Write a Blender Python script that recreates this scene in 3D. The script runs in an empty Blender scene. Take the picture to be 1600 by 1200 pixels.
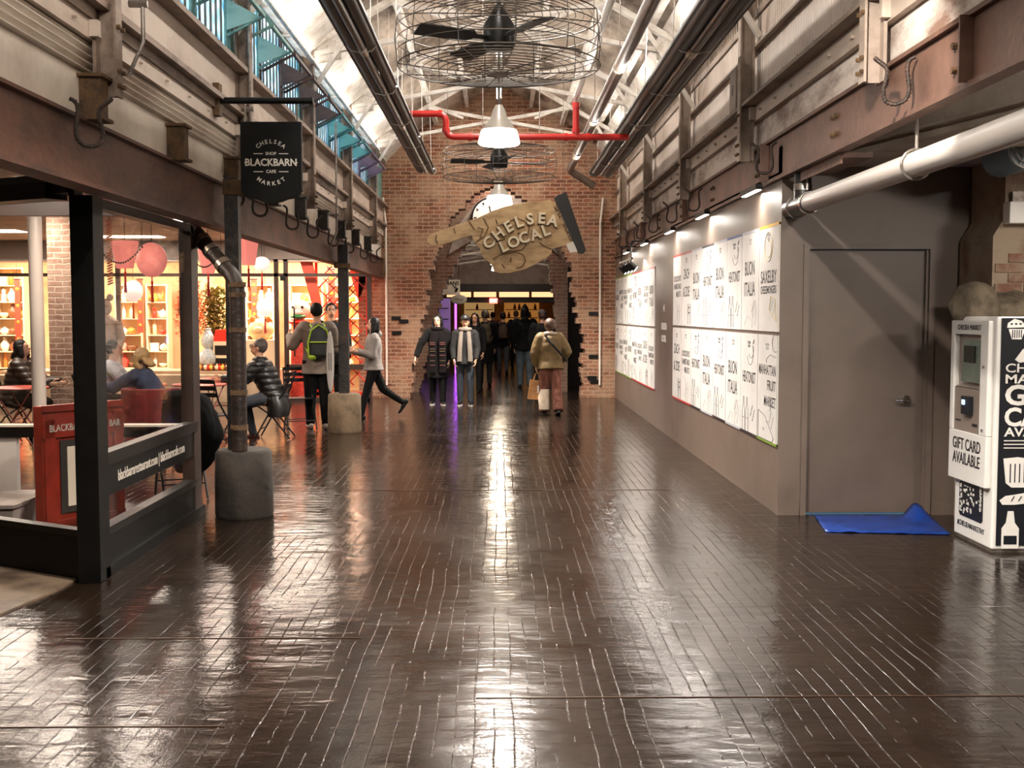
import bpy, bmesh, math, random
from mathutils import Vector, Matrix, noise
from mathutils.geometry import tessellate_polygon
PI = math.pi
R = math.radians
S = bpy.context.scene
COL = S.collection
random.seed(7)

# ---------------------------------------------------------------- camera
F = 1750.0
CAMZ = 1.65
cam_d = bpy.data.cameras.new('camera'); cam = bpy.data.objects.new('camera', cam_d); COL.objects.link(cam)
cam_d.lens = F / 1600 * 36; cam_d.sensor_width = 36; cam_d.clip_start = 0.05; cam_d.clip_end = 200
YAW = math.atan(20 / F); PITCH = math.atan(110 / F)
cam.location = (0, 0, CAMZ)
cam.rotation_euler = (PI / 2 - PITCH, 0, -YAW)
S.camera = cam
CR = cam.rotation_euler.to_matrix()
def ray(x, y): return CR @ Vector(((x - 800) / F, -(y - 600) / F, -1))
def P(x, y, Y):                     # point of the photograph at distance Y down the hall
    d = ray(x, y); return Vector((0, 0, CAMZ)) + d * (Y / d.y)
def G(x, y):                        # point of the photograph on the floor
    d = ray(x, y); return Vector((0, 0, CAMZ)) - d * (CAMZ / d.z)

# ---------------------------------------------------------------- world, exposure
S.view_settings.view_transform = 'Standard'; S.view_settings.look = 'None'
S.view_settings.gamma = 1; S.view_settings.use_curve_mapping = False
S.view_settings.exposure = 1.15
w = bpy.data.worlds.new('world'); S.world = w; w.use_nodes = True
w.node_tree.nodes['Background'].inputs[0].default_value = (0.20, 0.42, 0.62, 1)
w.node_tree.nodes['Background'].inputs[1].default_value = 0.35
S.cycles.max_bounces = 7; S.cycles.transparent_max_bounces = 12; S.cycles.caustics_reflective = False
S.cycles.caustics_refractive = False; S.cycles.sample_clamp_indirect = 6
S.cycles.use_denoising = True

def light(name, kind, loc, energy, color=(1, .94, .86), size=.2, size_y=None, target=None, spot=None, blend=.5, parent=None):
    d = bpy.data.lights.new(name, kind); d.energy = energy; d.color = color
    if kind == 'AREA':
        d.size = size
        if size_y: d.shape = 'RECTANGLE'; d.size_y = size_y
    else: d.shadow_soft_size = size
    if spot: d.spot_size = R(spot); d.spot_blend = blend
    o = bpy.data.objects.new(name, d); COL.objects.link(o); o.location = loc
    if target is not None:
        o.rotation_euler = (Vector(target) - Vector(loc)).to_track_quat('-Z', 'Y').to_euler()
    if parent: 
        o.parent = parent; o.location = Vector(loc) - parent.location
    return o
# room lamps and added fill lamps whose fixtures are built further down
WHITE = (1, .92, .83); WARM = (1, .78, .55)
UP_E = 26      # linear uplights on the tube heaters and sills, per fixture
WASH_E = 30    # wall washers over the posters
PEND_E = 80    # pendant lamps
SHOP_E = 125    # shop ceiling panels
RIDGE_E = 40    # added fill battens under the ridge
SPOT_E = 170    # track spots on the right
RECESS_E = 75   # flush lamps of the side recess
SEAT_E = 40    # cafe ceiling panels

# ---------------------------------------------------------------- materials
def lin(h):
    h = h.lstrip('#'); c = [int(h[i:i+2], 16) / 255 for i in (0, 2, 4)]
    return tuple((v / 12.92 if v <= .04045 else ((v + .055) / 1.055) ** 2.4) for v in c) + (1,)
MATS = {}
def mat(name, col, rough=.6, metal=0, col2=None, scale=6, amount=.5, bump=0, bscale=30, emit=0, stretch=None, coat=0, spec=None):
    if name in MATS: return MATS[name]
    m = bpy.data.materials.new(name); m.use_nodes = True; MATS[name] = m
    nt = m.node_tree; b = nt.nodes['Principled BSDF']; L = nt.links.new
    c = lin(col)
    b.inputs['Base Color'].default_value = c
    b.inputs['Roughness'].default_value = rough; b.inputs['Metallic'].default_value = metal
    if coat: b.inputs['Coat Weight'].default_value = coat
    if spec is not None: b.inputs['Specular IOR Level'].default_value = spec
    tc = nt.nodes.new('ShaderNodeTexCoord'); mp = nt.nodes.new('ShaderNodeMapping'); L(tc.outputs['Object'], mp.inputs[0])
    if stretch: mp.inputs['Scale'].default_value = stretch
    if col2:
        n = nt.nodes.new('ShaderNodeTexNoise'); n.inputs['Scale'].default_value = scale; n.inputs['Detail'].default_value = 8
        n.inputs['Roughness'].default_value = .65; L(mp.outputs[0], n.inputs['Vector'])
        r = nt.nodes.new('ShaderNodeValToRGB'); r.color_ramp.elements[0].position = .5 - .25 * (1 - amount) - .05 + (.5 - amount) * .3
        r.color_ramp.elements[1].position = r.color_ramp.elements[0].position + .22
        r.color_ramp.elements[0].color = lin(col2); r.color_ramp.elements[1].color = c
        L(n.outputs[0], r.inputs[0]); L(r.outputs[0], b.inputs['Base Color'])
    if bump:
        n2 = nt.nodes.new('ShaderNodeTexNoise'); n2.inputs['Scale'].default_value = bscale; n2.inputs['Detail'].default_value = 5
        L(mp.outputs[0], n2.inputs['Vector'])
        bp = nt.nodes.new('ShaderNodeBump'); bp.inputs['Strength'].default_value = bump; bp.inputs['Distance'].default_value = .02
        L(n2.outputs[0], bp.inputs['Height']); L(bp.outputs[0], b.inputs['Normal'])
    if emit:
        b.inputs['Emission Color'].default_value = c; b.inputs['Emission Strength'].default_value = emit
    return m
def glass_mat(name, tint='#ffffff', refl=.12):
    m = bpy.data.materials.new(name); m.use_nodes = True; MATS[name] = m
    nt = m.node_tree; nt.nodes.clear(); L = nt.links.new
    o = nt.nodes.new('ShaderNodeOutputMaterial'); mx = nt.nodes.new('ShaderNodeMixShader')
    t = nt.nodes.new('ShaderNodeBsdfTransparent'); t.inputs[0].default_value = lin(tint)
    g = nt.nodes.new('ShaderNodeBsdfGlossy'); g.inputs['Roughness'].default_value = .02
    lw = nt.nodes.new('ShaderNodeLayerWeight'); lw.inputs[0].default_value = .5
    pw = nt.nodes.new('ShaderNodeMath'); pw.operation = 'POWER'; pw.inputs[1].default_value = 4; L(lw.outputs['Facing'], pw.inputs[0])
    fr = nt.nodes.new('ShaderNodeMath'); fr.operation = 'MULTIPLY_ADD'; fr.inputs[1].default_value = .55; fr.inputs[2].default_value = .035; L(pw.outputs[0], fr.inputs[0])
    L(fr.outputs[0], mx.inputs[0]); L(t.outputs[0], mx.inputs[1]); L(g.outputs[0], mx.inputs[2]); L(mx.outputs[0], o.inputs[0])
    return m
def brick_mat(name, c1, c2, mortar, axis='XZ', scale=1.0, bump=.6):
    m = bpy.data.materials.new(name); m.use_nodes = True; MATS[name] = m
    nt = m.node_tree; b = nt.nodes['Principled BSDF']; L = nt.links.new
    tc = nt.nodes.new('ShaderNodeTexCoord'); sp = nt.nodes.new('ShaderNodeSeparateXYZ'); cb = nt.nodes.new('ShaderNodeCombineXYZ')
    L(tc.outputs['Object'], sp.inputs[0])
    ad = nt.nodes.new('ShaderNodeMath'); ad.operation = 'ADD'; L(sp.outputs[0], ad.inputs[0]); L(sp.outputs[1], ad.inputs[1])
    L(ad.outputs[0], cb.inputs[0]); L(sp.outputs[2], cb.inputs[1])
    nz = nt.nodes.new('ShaderNodeTexNoise'); nz.inputs['Scale'].default_value = 9; L(tc.outputs['Object'], nz.inputs['Vector'])
    vm = nt.nodes.new('ShaderNodeVectorMath'); vm.operation = 'MULTIPLY_ADD'
    vm.inputs[1].default_value = (.03, .03, 0); L(nz.outputs['Color'], vm.inputs[0]); L(cb.outputs[0], vm.inputs[2])
    br = nt.nodes.new('ShaderNodeTexBrick'); L(vm.outputs[0], br.inputs['Vector'])
    br.inputs['Color1'].default_value = lin(c1); br.inputs['Color2'].default_value = lin(c2); br.inputs['Mortar'].default_value = lin(mortar)
    br.inputs['Scale'].default_value = 1; br.inputs['Brick Width'].default_value = .215 * scale; br.inputs['Row Height'].default_value = .075 * scale
    br.inputs['Mortar Size'].default_value = .009; br.inputs['Mortar Smooth'].default_value = .3; br.inputs['Bias'].default_value = -.1
    n = nt.nodes.new('ShaderNodeTexNoise'); n.inputs['Scale'].default_value = 1.6; n.inputs['Detail'].default_value = 7; n.inputs['Roughness'].default_value = .7
    L(tc.outputs['Object'], n.inputs['Vector'])
    rp = nt.nodes.new('ShaderNodeValToRGB'); rp.color_ramp.elements[0].position = .42; rp.color_ramp.elements[1].position = .66
    L(n.outputs[0], rp.inputs[0])
    mx = nt.nodes.new('ShaderNodeMix'); mx.data_type = 'RGBA'
    mu = nt.nodes.new('ShaderNodeMath'); mu.operation = 'MULTIPLY'; mu.inputs[1].default_value = .8; L(rp.outputs[0], mu.inputs[0])
    L(mu.outputs[0], mx.inputs[0]); L(br.outputs['Color'], mx.inputs[6]); mx.inputs[7].default_value = lin(mortar)
    L(mx.outputs[2], b.inputs['Base Color']); b.inputs['Roughness'].default_value = .85
    bp = nt.nodes.new('ShaderNodeBump'); bp.inputs['Strength'].default_value = bump; bp.inputs['Distance'].default_value = .02
    iv = nt.nodes.new('ShaderNodeMath'); iv.operation = 'SUBTRACT'; iv.inputs[0].default_value = 1; L(br.outputs['Fac'], iv.inputs[1])
    n3 = nt.nodes.new('ShaderNodeTexNoise'); n3.inputs['Scale'].default_value = 40; L(tc.outputs['Object'], n3.inputs['Vector'])
    a2 = nt.nodes.new('ShaderNodeMath'); a2.operation = 'MULTIPLY_ADD'; a2.inputs[1].default_value = .7; L(n3.outputs[0], a2.inputs[0]); L(iv.outputs[0], a2.inputs[2])
    L(a2.outputs[0], bp.inputs['Height']); L(bp.outputs[0], b.inputs['Normal'])
    return m
def ribbed(name, col, col2, freq, axis='Y', rough=.55, bump=.8, scale=2.5, amount=.4, stretch=(1, 1, 1), dist=.02):
    m = mat(name, col, rough, 0, col2, scale, amount, stretch=stretch)
    nt = m.node_tree; b = nt.nodes['Principled BSDF']; L = nt.links.new
    tc = nt.nodes.new('ShaderNodeTexCoord'); wv = nt.nodes.new('ShaderNodeTexWave'); wv.bands_direction = axis
    wv.inputs['Scale'].default_value = freq; L(tc.outputs['Object'], wv.inputs[0])
    bp = nt.nodes.new('ShaderNodeBump'); bp.inputs['Strength'].default_value = bump; bp.inputs['Distance'].default_value = dist
    L(wv.outputs[0], bp.inputs['Height']); L(bp.outputs[0], b.inputs['Normal'])
    return m

# ---------------------------------------------------------------- mesh collector
GLYPHS = {}
def glyphs(txt, bold=0.0):
    k = (txt, bold)
    if k not in GLYPHS:
        cu = bpy.data.curves.new('t', 'FONT'); cu.body = txt; cu.size = 1; cu.offset = bold; cu.resolution_u = 3
        cu.align_x = 'CENTER'; cu.align_y = 'CENTER'; cu.extrude = .5
        o = bpy.data.objects.new('t', cu); COL.objects.link(o)
        dg = bpy.context.evaluated_depsgraph_get(); me = bpy.data.meshes.new_from_object(o.evaluated_get(dg))
        GLYPHS[k] = ([v.co.copy() for v in me.vertices], [tuple(p.vertices) for p in me.polygons])
        bpy.data.objects.remove(o); bpy.data.meshes.remove(me); bpy.data.curves.remove(cu)
    return GLYPHS[k]
def frame(d):
    d = Vector(d).normalized(); a = Vector((0, 0, 1)) if abs(d.z) < .95 else Vector((1, 0, 0))
    x = d.cross(a).normalized(); y = x.cross(d).normalized(); return x, y, d
class MB:
    def __init__(s): s.v = []; s.f = []; s.m = []; s.mi = 0
    def add(s, vs, fs):
        n = len(s.v); s.v += [Vector(v) for v in vs]; s.f += [tuple(i + n for i in f) for f in fs]; s.m += [s.mi] * len(fs); return s
    def box(s, x0, x1, y0, y1, z0, z1):
        return s.add([(x0,y0,z0),(x1,y0,z0),(x1,y1,z0),(x0,y1,z0),(x0,y0,z1),(x1,y0,z1),(x1,y1,z1),(x0,y1,z1)],
                     [(0,3,2,1),(4,5,6,7),(0,1,5,4),(1,2,6,5),(2,3,7,6),(3,0,4,7)])
    def cbox(s, c, sx, sy, sz, rot=None):
        vs = [Vector((a*sx/2, b*sy/2, d*sz/2)) for d in (-1,1) for a, b in ((-1,-1),(1,-1),(1,1),(-1,1))]
        if rot is not None: vs = [rot @ v for v in vs]
        c = Vector(c); return s.add([v + c for v in vs], [(0,3,2,1),(4,5,6,7),(0,1,5,4),(1,2,6,5),(2,3,7,6),(3,0,4,7)])
    def bar(s, p0, p1, w, h=None, up=(0, 0, 1)):          # rectangular bar from p0 to p1
        p0, p1 = Vector(p0), Vector(p1); d = (p1 - p0); 
        up = Vector(up); x = d.cross(up)
        if x.length < 1e-6: x = d.cross(Vector((0, 1, 0)))
        x.normalize(); y = x.cross(d).normalized(); h = h or w
        vs = [p + x*a*w/2 + y*b*h/2 for p in (p0, p1) for a, b in ((-1,-1),(1,-1),(1,1),(-1,1))]
        return s.add(vs, [(0,1,2,3),(7,6,5,4),(0,4,5,1),(1,5,6,2),(2,6,7,3),(3,7,4,0)])
    def cyl(s, p0, p1, r0, r1=None, n=12, caps=True):
        r1 = r0 if r1 is None else r1
        p0, p1 = Vector(p0), Vector(p1); x, y, d = frame(p1 - p0)
        vs = [p + (x*math.cos(2*PI*i/n) + y*math.sin(2*PI*i/n))*r for p, r in ((p0, r0), (p1, r1)) for i in range(n)]
        fs = [(i, (i+1)%n, n+(i+1)%n, n+i) for i in range(n)]
        if caps: fs += [tuple(range(n-1,-1,-1)), tuple(range(n, 2*n))]
        return s.add(vs, fs)
    def tube(s, pts, r, n=8, closed=False, rads=None):
        pts = [Vector(p) for p in pts]; N = len(pts); vs = []; px = None
        for i, p in enumerate(pts):
            if closed: d = pts[(i+1)%N] - pts[i-1]
            else: d = pts[min(i+1, N-1)] - pts[max(i-1, 0)]
            d.normalize()
            if px is None: x, y, _ = frame(d)
            else:
                x = (px - d*px.dot(d)); 
                x = x.normalized() if x.length > 1e-5 else frame(d)[0]
                y = d.cross(x)
            px = x; rr = rads[i] if rads else r
            y = d.cross(x)
            vs += [p + (x*math.cos(2*PI*k/n) + y*math.sin(2*PI*k/n))*rr for k in range(n)]
        fs = []
        for i in range(N if closed else N-1):
            j = (i+1) % N
            fs += [(i*n+k, i*n+(k+1)%n, j*n+(k+1)%n, j*n+k) for k in range(n)]
        if not closed: fs += [tuple(range(n-1,-1,-1)), tuple(range((N-1)*n, N*n))]
        return s.add(vs, fs)
    def lathe(s, prof, c, n=20, caps=True):      # prof: (r, z) from below upwards
        c = Vector(c); vs = []; fs = []
        for r, z in prof: vs += [c + Vector((r*math.cos(2*PI*k/n), r*math.sin(2*PI*k/n), z)) for k in range(n)]
        for i in range(len(prof)-1): fs += [(i*n+k, i*n+(k+1)%n, (i+1)*n+(k+1)%n, (i+1)*n+k) for k in range(n)]
        if caps and prof[0][0] > 1e-4: fs.append(tuple(range(n-1,-1,-1)))
        if caps and prof[-1][0] > 1e-4: fs.append(tuple(range((len(prof)-1)*n, len(prof)*n)))
        return s.add(vs, fs)
    def ball(s, c, r, n=12, rot=None):
        if not hasattr(r, '__len__'): r = (r, r, r)
        c = Vector(c); vs = []; fs = []; m = max(6, n*2//3)
        for i in range(m+1):
            t = PI*i/m
            for k in range(n):
                v = Vector((r[0]*math.sin(t)*math.cos(2*PI*k/n), r[1]*math.sin(t)*math.sin(2*PI*k/n), -r[2]*math.cos(t)))
                vs.append(c + (rot @ v if rot is not None else v))
        for i in range(m): fs += [(i*n+k, i*n+(k+1)%n, (i+1)*n+(k+1)%n, (i+1)*n+k) for k in range(n)]
        return s.add(vs, fs)
    def prism(s, poly, o, u, v, d):              # 2D polygon in the plane (o,u,v), thickness vector d
        o, u, v, d = Vector(o), Vector(u), Vector(v), Vector(d); n = len(poly)
        a = [o + u*p[0] + v*p[1] for p in poly]; b = [p + d for p in a]
        tri = tessellate_polygon([[Vector((p[0], p[1], 0)) for p in poly]])
        fs = [tuple(t) for t in tri] + [tuple(i + n for i in reversed(t)) for t in tri]
        fs += [(i, (i+1)%n, n+(i+1)%n, n+i) for i in range(n)]
        return s.add(a + b, fs)
    def loft(s, rings, n=16):                    # rings: (center, xvec, yvec)
        vs = []; fs = []
        for c, x, y in rings:
            vs += [Vector(c) + Vector(x)*math.cos(2*PI*k/n) + Vector(y)*math.sin(2*PI*k/n) for k in range(n)]
        for i in range(len(rings)-1): fs += [(i*n+k, i*n+(k+1)%n, (i+1)*n+(k+1)%n, (i+1)*n+k) for k in range(n)]
        fs += [tuple(range(n-1,-1,-1)), tuple(range((len(rings)-1)*n, len(rings)*n))]
        return s.add(vs, fs)
    def text(s, txt, c, u, v, size, depth=.004, bold=0.01, sx=1.0):   # centred lettering in the plane (u,v)
        vs, fs = glyphs(txt, bold); c, u, v = Vector(c), Vector(u).normalized(), Vector(v).normalized(); n = u.cross(v)
        return s.add([c + u*p.x*size*sx + v*p.y*size + n*p.z*depth for p in vs], fs)
    def grid_tri(s): return s
    def mesh(s, name):
        me = bpy.data.meshes.new(name); me.from_pydata([tuple(v) for v in s.v], [], s.f); me.update(); return me
    def build(s, name, m, parent=None, smooth=False, origin=None, bevel=0):
        me = s.mesh(name); bm = bmesh.new(); bm.from_mesh(me); bmesh.ops.recalc_face_normals(bm, faces=bm.faces); bm.to_mesh(me); bm.free()
        ms = m if isinstance(m, (list, tuple)) else [m]
        for x in ms: me.materials.append(x)
        if len(ms) > 1: me.polygons.foreach_set('material_index', s.m)
        if smooth:
            me.polygons.foreach_set('use_smooth', [True]*len(me.polygons))
            me.set_sharp_from_angle(angle=R(40))
        return link(me, name, parent, origin, bevel)
def build_split(mb, name, m, parent, smooth=False):      # each loose piece its own part
    par = list(range(len(mb.v)))
    def find(i):
        while par[i] != i: par[i] = par[par[i]]; i = par[i]
        return i
    for f in mb.f:
        for i in f[1:]: par[find(i)] = find(f[0])
    groups = {}
    for f in mb.f: groups.setdefault(find(f[0]), []).append(f)
    for fs in groups.values():
        ids = sorted({i for f in fs for i in f}); mp = {i: k for k, i in enumerate(ids)}
        q = MB(); q.add([mb.v[i] for i in ids], [tuple(mp[i] for i in f) for f in fs]); q.build(name, m, parent, smooth)
def link(me, name, parent=None, origin=None, bevel=0):
    o = bpy.data.objects.new(name, me); COL.objects.link(o)
    if parent:
        o.parent = parent; w0 = world_loc(parent)
        me.transform(Matrix.Translation(-w0))
    elif origin is not None:
        me.transform(Matrix.Translation(-Vector(origin))); o.location = origin
    if bevel:
        b = o.modifiers.new('bevel', 'BEVEL'); b.width = bevel; b.segments = 2; b.limit_method = 'ANGLE'
    return o
def world_loc(o):
    v = Vector(o.location)
    while o.parent: o = o.parent; v = v + Vector(o.location)
    return v
def tag(o, label=None, cat=None, group=None, kind=None):
    if label: o['label'] = label
    if cat: o['category'] = cat
    if group: o['group'] = group
    if kind: o['kind'] = kind
    return o
def thing(name, label, cat, loc=(0, 0, 0), group=None):
    o = bpy.data.objects.new(name, None); COL.objects.link(o); o.location = loc; o.empty_display_size = .1
    return tag(o, label, cat, group)
def struct(o): o['kind'] = 'structure'; return o
def copy_tree(o, parent=None):
    c = o.copy(); COL.objects.link(c); c.parent = parent
    for ch in [x for x in COL.objects if x.parent == o]: copy_tree(ch, c)
    return c
ORD = ['nearest', 'second', 'third', 'fourth', 'fifth', 'sixth', 'seventh', 'eighth', 'ninth', 'tenth', 'eleventh', 'twelfth', 'thirteenth', 'fourteenth', 'fifteenth', 'sixteenth', 'seventeenth', 'eighteenth', 'nineteenth', 'twentieth']
NTH = ['first'] + ORD[1:]

black = mat('black_steel', '#0b0a09', .4, 0, '#110f0d', 8, .5, .05, spec=.25)
dark = mat('dark_bronze', '#15110f', .35, .2)
white = mat('white_paint', '#d8d2ca', .5, 0, '#b3a698', 5, .25, .1, 40)
chipped = mat('chipped_paint', '#d6cbc0', .6, 0, '#7a6052', 4.5, .20, .2, 30, stretch=(1, .35, 1))
oldwhite = mat('aged_white', '#b9aa9c', .6, 0, '#9d8b7c', 3, .25, .15, 25, stretch=(1, .4, 1))
putty = mat('putty_paint', '#9d8d80', .55, 0, '#7d6d61', 4, .3, .15, 30, stretch=(1, .4, 1))
rust = mat('rusty_steel', '#5e3c2c', .6, .1, '#35221a', 3.0, .42, .3, 22, stretch=(1, .6, 1.6))
rust_box = mat('rust_stub', '#5c4327', .75, 0, '#2b1d12', 9, .5, .5, 30)
rebar = mat('rebar', '#2c221c', .55, .3, '#4c382c', 30, .4, .4, 90)
chrome = mat('chrome', '#c9c5c0', .18, 1)
galv = mat('galvanised', '#8f867e', .35, .6, '#5e544d', 12, .4)
red_pipe = mat('red_pipe', '#b5201a', .35)
# ================================================================ FLOOR
def floor_material():
    m = bpy.data.materials.new('varnished_boards'); m.use_nodes = True; nt = m.node_tree; b = nt.nodes['Principled BSDF']; L = nt.links.new
    N = nt.nodes.new
    tc = N('ShaderNodeTexCoord'); mp = N('ShaderNodeMapping'); L(tc.outputs['Object'], mp.inputs[0])
    sep = N('ShaderNodeSeparateXYZ')
    nz = N('ShaderNodeTexNoise'); nz.inputs['Scale'].default_value = 1.3; nz.inputs['Detail'].default_value = 4; L(mp.outputs[0], nz.inputs['Vector'])
    vm = N('ShaderNodeVectorMath'); vm.operation = 'MULTIPLY_ADD'; vm.inputs[1].default_value = (.05, 0, 0)
    L(nz.outputs['Color'], vm.inputs[0]); L(mp.outputs[0], vm.inputs[2]); 
    # boards run down the hall: swap x and y for the brick texture
    L(vm.outputs[0], sep.inputs[0]); cb = N('ShaderNodeCombineXYZ'); L(sep.outputs[1], cb.inputs[0]); L(sep.outputs[0], cb.inputs[1])
    br = N('ShaderNodeTexBrick'); L(cb.outputs[0], br.inputs['Vector'])
    br.inputs['Scale'].default_value = 1; br.inputs['Brick Width'].default_value = 3.1; br.inputs['Row Height'].default_value = .078
    br.inputs['Mortar Size'].default_value = .0042; br.inputs['Mortar Smooth'].default_value = .5; br.offset = 0.0
    br.inputs['Color1'].default_value = lin('#21170f'); br.inputs['Color2'].default_value = lin('#17100b'); br.inputs['Mortar'].default_value = lin('#0a0705')
    # broken grooves: where worn the gap is filled with varnish
    wn = N('ShaderNodeTexNoise'); wn.inputs['Scale'].default_value = 1.1; wn.inputs['Detail'].default_value = 6; wn.inputs['Roughness'].default_value = .75
    mp2 = N('ShaderNodeMapping'); mp2.inputs['Scale'].default_value = (3.0, .8, 1); L(tc.outputs['Object'], mp2.inputs[0]); L(mp2.outputs[0], wn.inputs['Vector'])
    rw = N('ShaderNodeValToRGB'); rw.color_ramp.elements[0].position = .46; rw.color_ramp.elements[1].position = .58; L(wn.outputs[0], rw.inputs[0])
    gr = N('ShaderNodeMath'); gr.operation = 'MULTIPLY'; L(br.outputs['Fac'], gr.inputs[0]); L(rw.outputs[0], gr.inputs[1])
    # colour: board tone + stains
    st = N('ShaderNodeTexNoise'); st.inputs['Scale'].default_value = .8; st.inputs['Detail'].default_value = 9; st.inputs['Roughness'].default_value = .7; L(mp.outputs[0], st.inputs['Vector'])
    rs = N('ShaderNodeValToRGB'); rs.color_ramp.elements[0].position = .35; rs.color_ramp.elements[1].position = .7
    rs.color_ramp.elements[0].color = lin('#100b08'); rs.color_ramp.elements[1].color = lin('#2a1d15'); L(st.outputs[0], rs.inputs[0])
    mx = N('ShaderNodeMix'); mx.data_type = 'RGBA'; mx.inputs[0].default_value = .5; L(br.outputs['Color'], mx.inputs[6]); L(rs.outputs[0], mx.inputs[7])
    L(mx.outputs[2], b.inputs['Base Color'])
    b.inputs['Specular IOR Level'].default_value = .62
    rr = N('ShaderNodeMapRange'); rr.inputs['To Min'].default_value = .02; rr.inputs['To Max'].default_value = .30; L(st.outputs[0], rr.inputs[0]); L(rr.outputs[0], b.inputs['Roughness'])
    # relief: grooves, board cupping, ripples of varnish, pits
    rp = N('ShaderNodeTexNoise'); rp.inputs['Scale'].default_value = 6.5; rp.inputs['Detail'].default_value = 3; 
    mp3 = N('ShaderNodeMapping'); mp3.inputs['Scale'].default_value = (.55, 1.6, 1); L(tc.outputs['Object'], mp3.inputs[0]); L(mp3.outputs[0], rp.inputs['Vector'])
    wv = N('ShaderNodeTexNoise'); wv.inputs['Scale'].default_value = 2.2; wv.inputs['Detail'].default_value = 2; L(mp.outputs[0], wv.inputs['Vector'])
    fi = N('ShaderNodeTexNoise'); fi.inputs['Scale'].default_value = 48; fi.inputs['Detail'].default_value = 3; L(mp.outputs[0], fi.inputs['Vector'])
    h1 = N('ShaderNodeMath'); h1.operation = 'MULTIPLY'; h1.inputs[1].default_value = -.8; L(gr.outputs[0], h1.inputs[0])
    h2 = N('ShaderNodeMath'); h2.operation = 'MULTIPLY_ADD'; h2.inputs[1].default_value = .5; L(rp.outputs[0], h2.inputs[0]); L(h1.outputs[0], h2.inputs[2])
    h3 = N('ShaderNodeMath'); h3.operation = 'MULTIPLY_ADD'; h3.inputs[1].default_value = .06; L(fi.outputs[0], h3.inputs[0]); L(h2.outputs[0], h3.inputs[2])
    h4 = N('ShaderNodeMath'); h4.operation = 'MULTIPLY_ADD'; h4.inputs[1].default_value = 1.0; L(wv.outputs[0], h4.inputs[0]); L(h3.outputs[0], h4.inputs[2])
    bp = N('ShaderNodeBump'); bp.inputs['Strength'].default_value = .45; bp.inputs['Distance'].default_value = .02
    L(h4.outputs[0], bp.inputs['Height']); L(bp.outputs[0], b.inputs['Normal'])
    return m
FL = floor_material()
WX = 2.3           # half width of the hall between the upper walls
struct(MB().box(-16, 16, -4, 60, -.12, 0).build('floor', FL))
# plates of the floor: thin cross seams between board fields
seam = mat('seam_metal', '#4a3426', .3, .3)
m = MB()
for (x0, x1, y) in ((-2.2, -.7, 5.62), (-.1, 2.6, 4.72), (-2.6, -1.1, 4.4), (-1.4, 1.6, 10.4), (-2.1, .2, 15.2)): m.box(x0, x1, y, y+.008, -.01, .003)
struct(m.build('trim_1', seam))
# concrete threshold in front of the cafe vestibule
struct(MB().prism([(-6, 4.6), (-3.0, 4.6), (-2.62, 6.66), (-2.62, 7.0), (-6, 9.0)], (0, 0, .0), (1, 0, 0), (0, 1, 0), (0, 0, .012)).build('trim_2', mat('worn_concrete', '#6b5a49', .45, 0, '#3f3228', 2.5, .4, .15, 20)))

# ================================================================ ROOF
EZ, RZ = 4.78, 6.10
roof_m = ribbed('weathered_corrugated_roof', '#b5a695', '#4a3728', 4.6, 'Y', .55, .9, 1.5, .46, (1.6, .55, 1.6), .015)
for sgn, nm in ((-1, 'ceiling'), (1, 'ceiling')):
    struct(MB().add([(0,-3,RZ),(sgn*(WX+.3),-3,EZ-.17),(sgn*(WX+.3),22.3,EZ-.17),(0,22.3,RZ),(0,-3,RZ+.08),(sgn*(WX+.3),-3,EZ-.09),(sgn*(WX+.3),22.3,EZ-.09),(0,22.3,RZ+.08)],
                    [(0,1,2,3),(7,6,5,4),(0,4,5,1),(2,6,7,3),(1,5,6,2)]).build(nm, roof_m))
struct(MB().box(-8, 8, -4.1, -4, 0, 7).build('wall_rear', putty))
SL = (RZ-EZ)/WX
def roofz(x): return RZ - abs(x)*SL
# purlins and wall plates
m = MB()
for sgn in (-1, 1):
    for x in (.02, .62, 1.22, 1.78): m.bar((sgn*x, -3, roofz(x)-.06), (sgn*x, 22, roofz(x)-.06), .07, .10)
    m.box(sgn*WX-.12, sgn*WX+.12, -3, 22, EZ-.2, EZ+.02)
    m.add([(sgn*(WX-.12), -3, EZ-.17), (sgn*(WX-.42), -3, EZ+.13), (sgn*(WX-.42), 22, EZ+.13), (sgn*(WX-.12), 22, EZ-.17),
           (sgn*(WX-.12), -3, EZ-.13), (sgn*(WX-.40), -3, EZ+.17), (sgn*(WX-.40), 22, EZ+.17), (sgn*(WX-.12), 22, EZ-.13)], [(0,1,2,3),(7,6,5,4),(0,4,5,1),(1,5,6,2),(2,6,7,3),(3,7,4,0)])
struct(m.build('trim_3', white))
POSTY = [3.1, 6.4, 9.8, 13.1, 16.4, 19.7]
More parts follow.
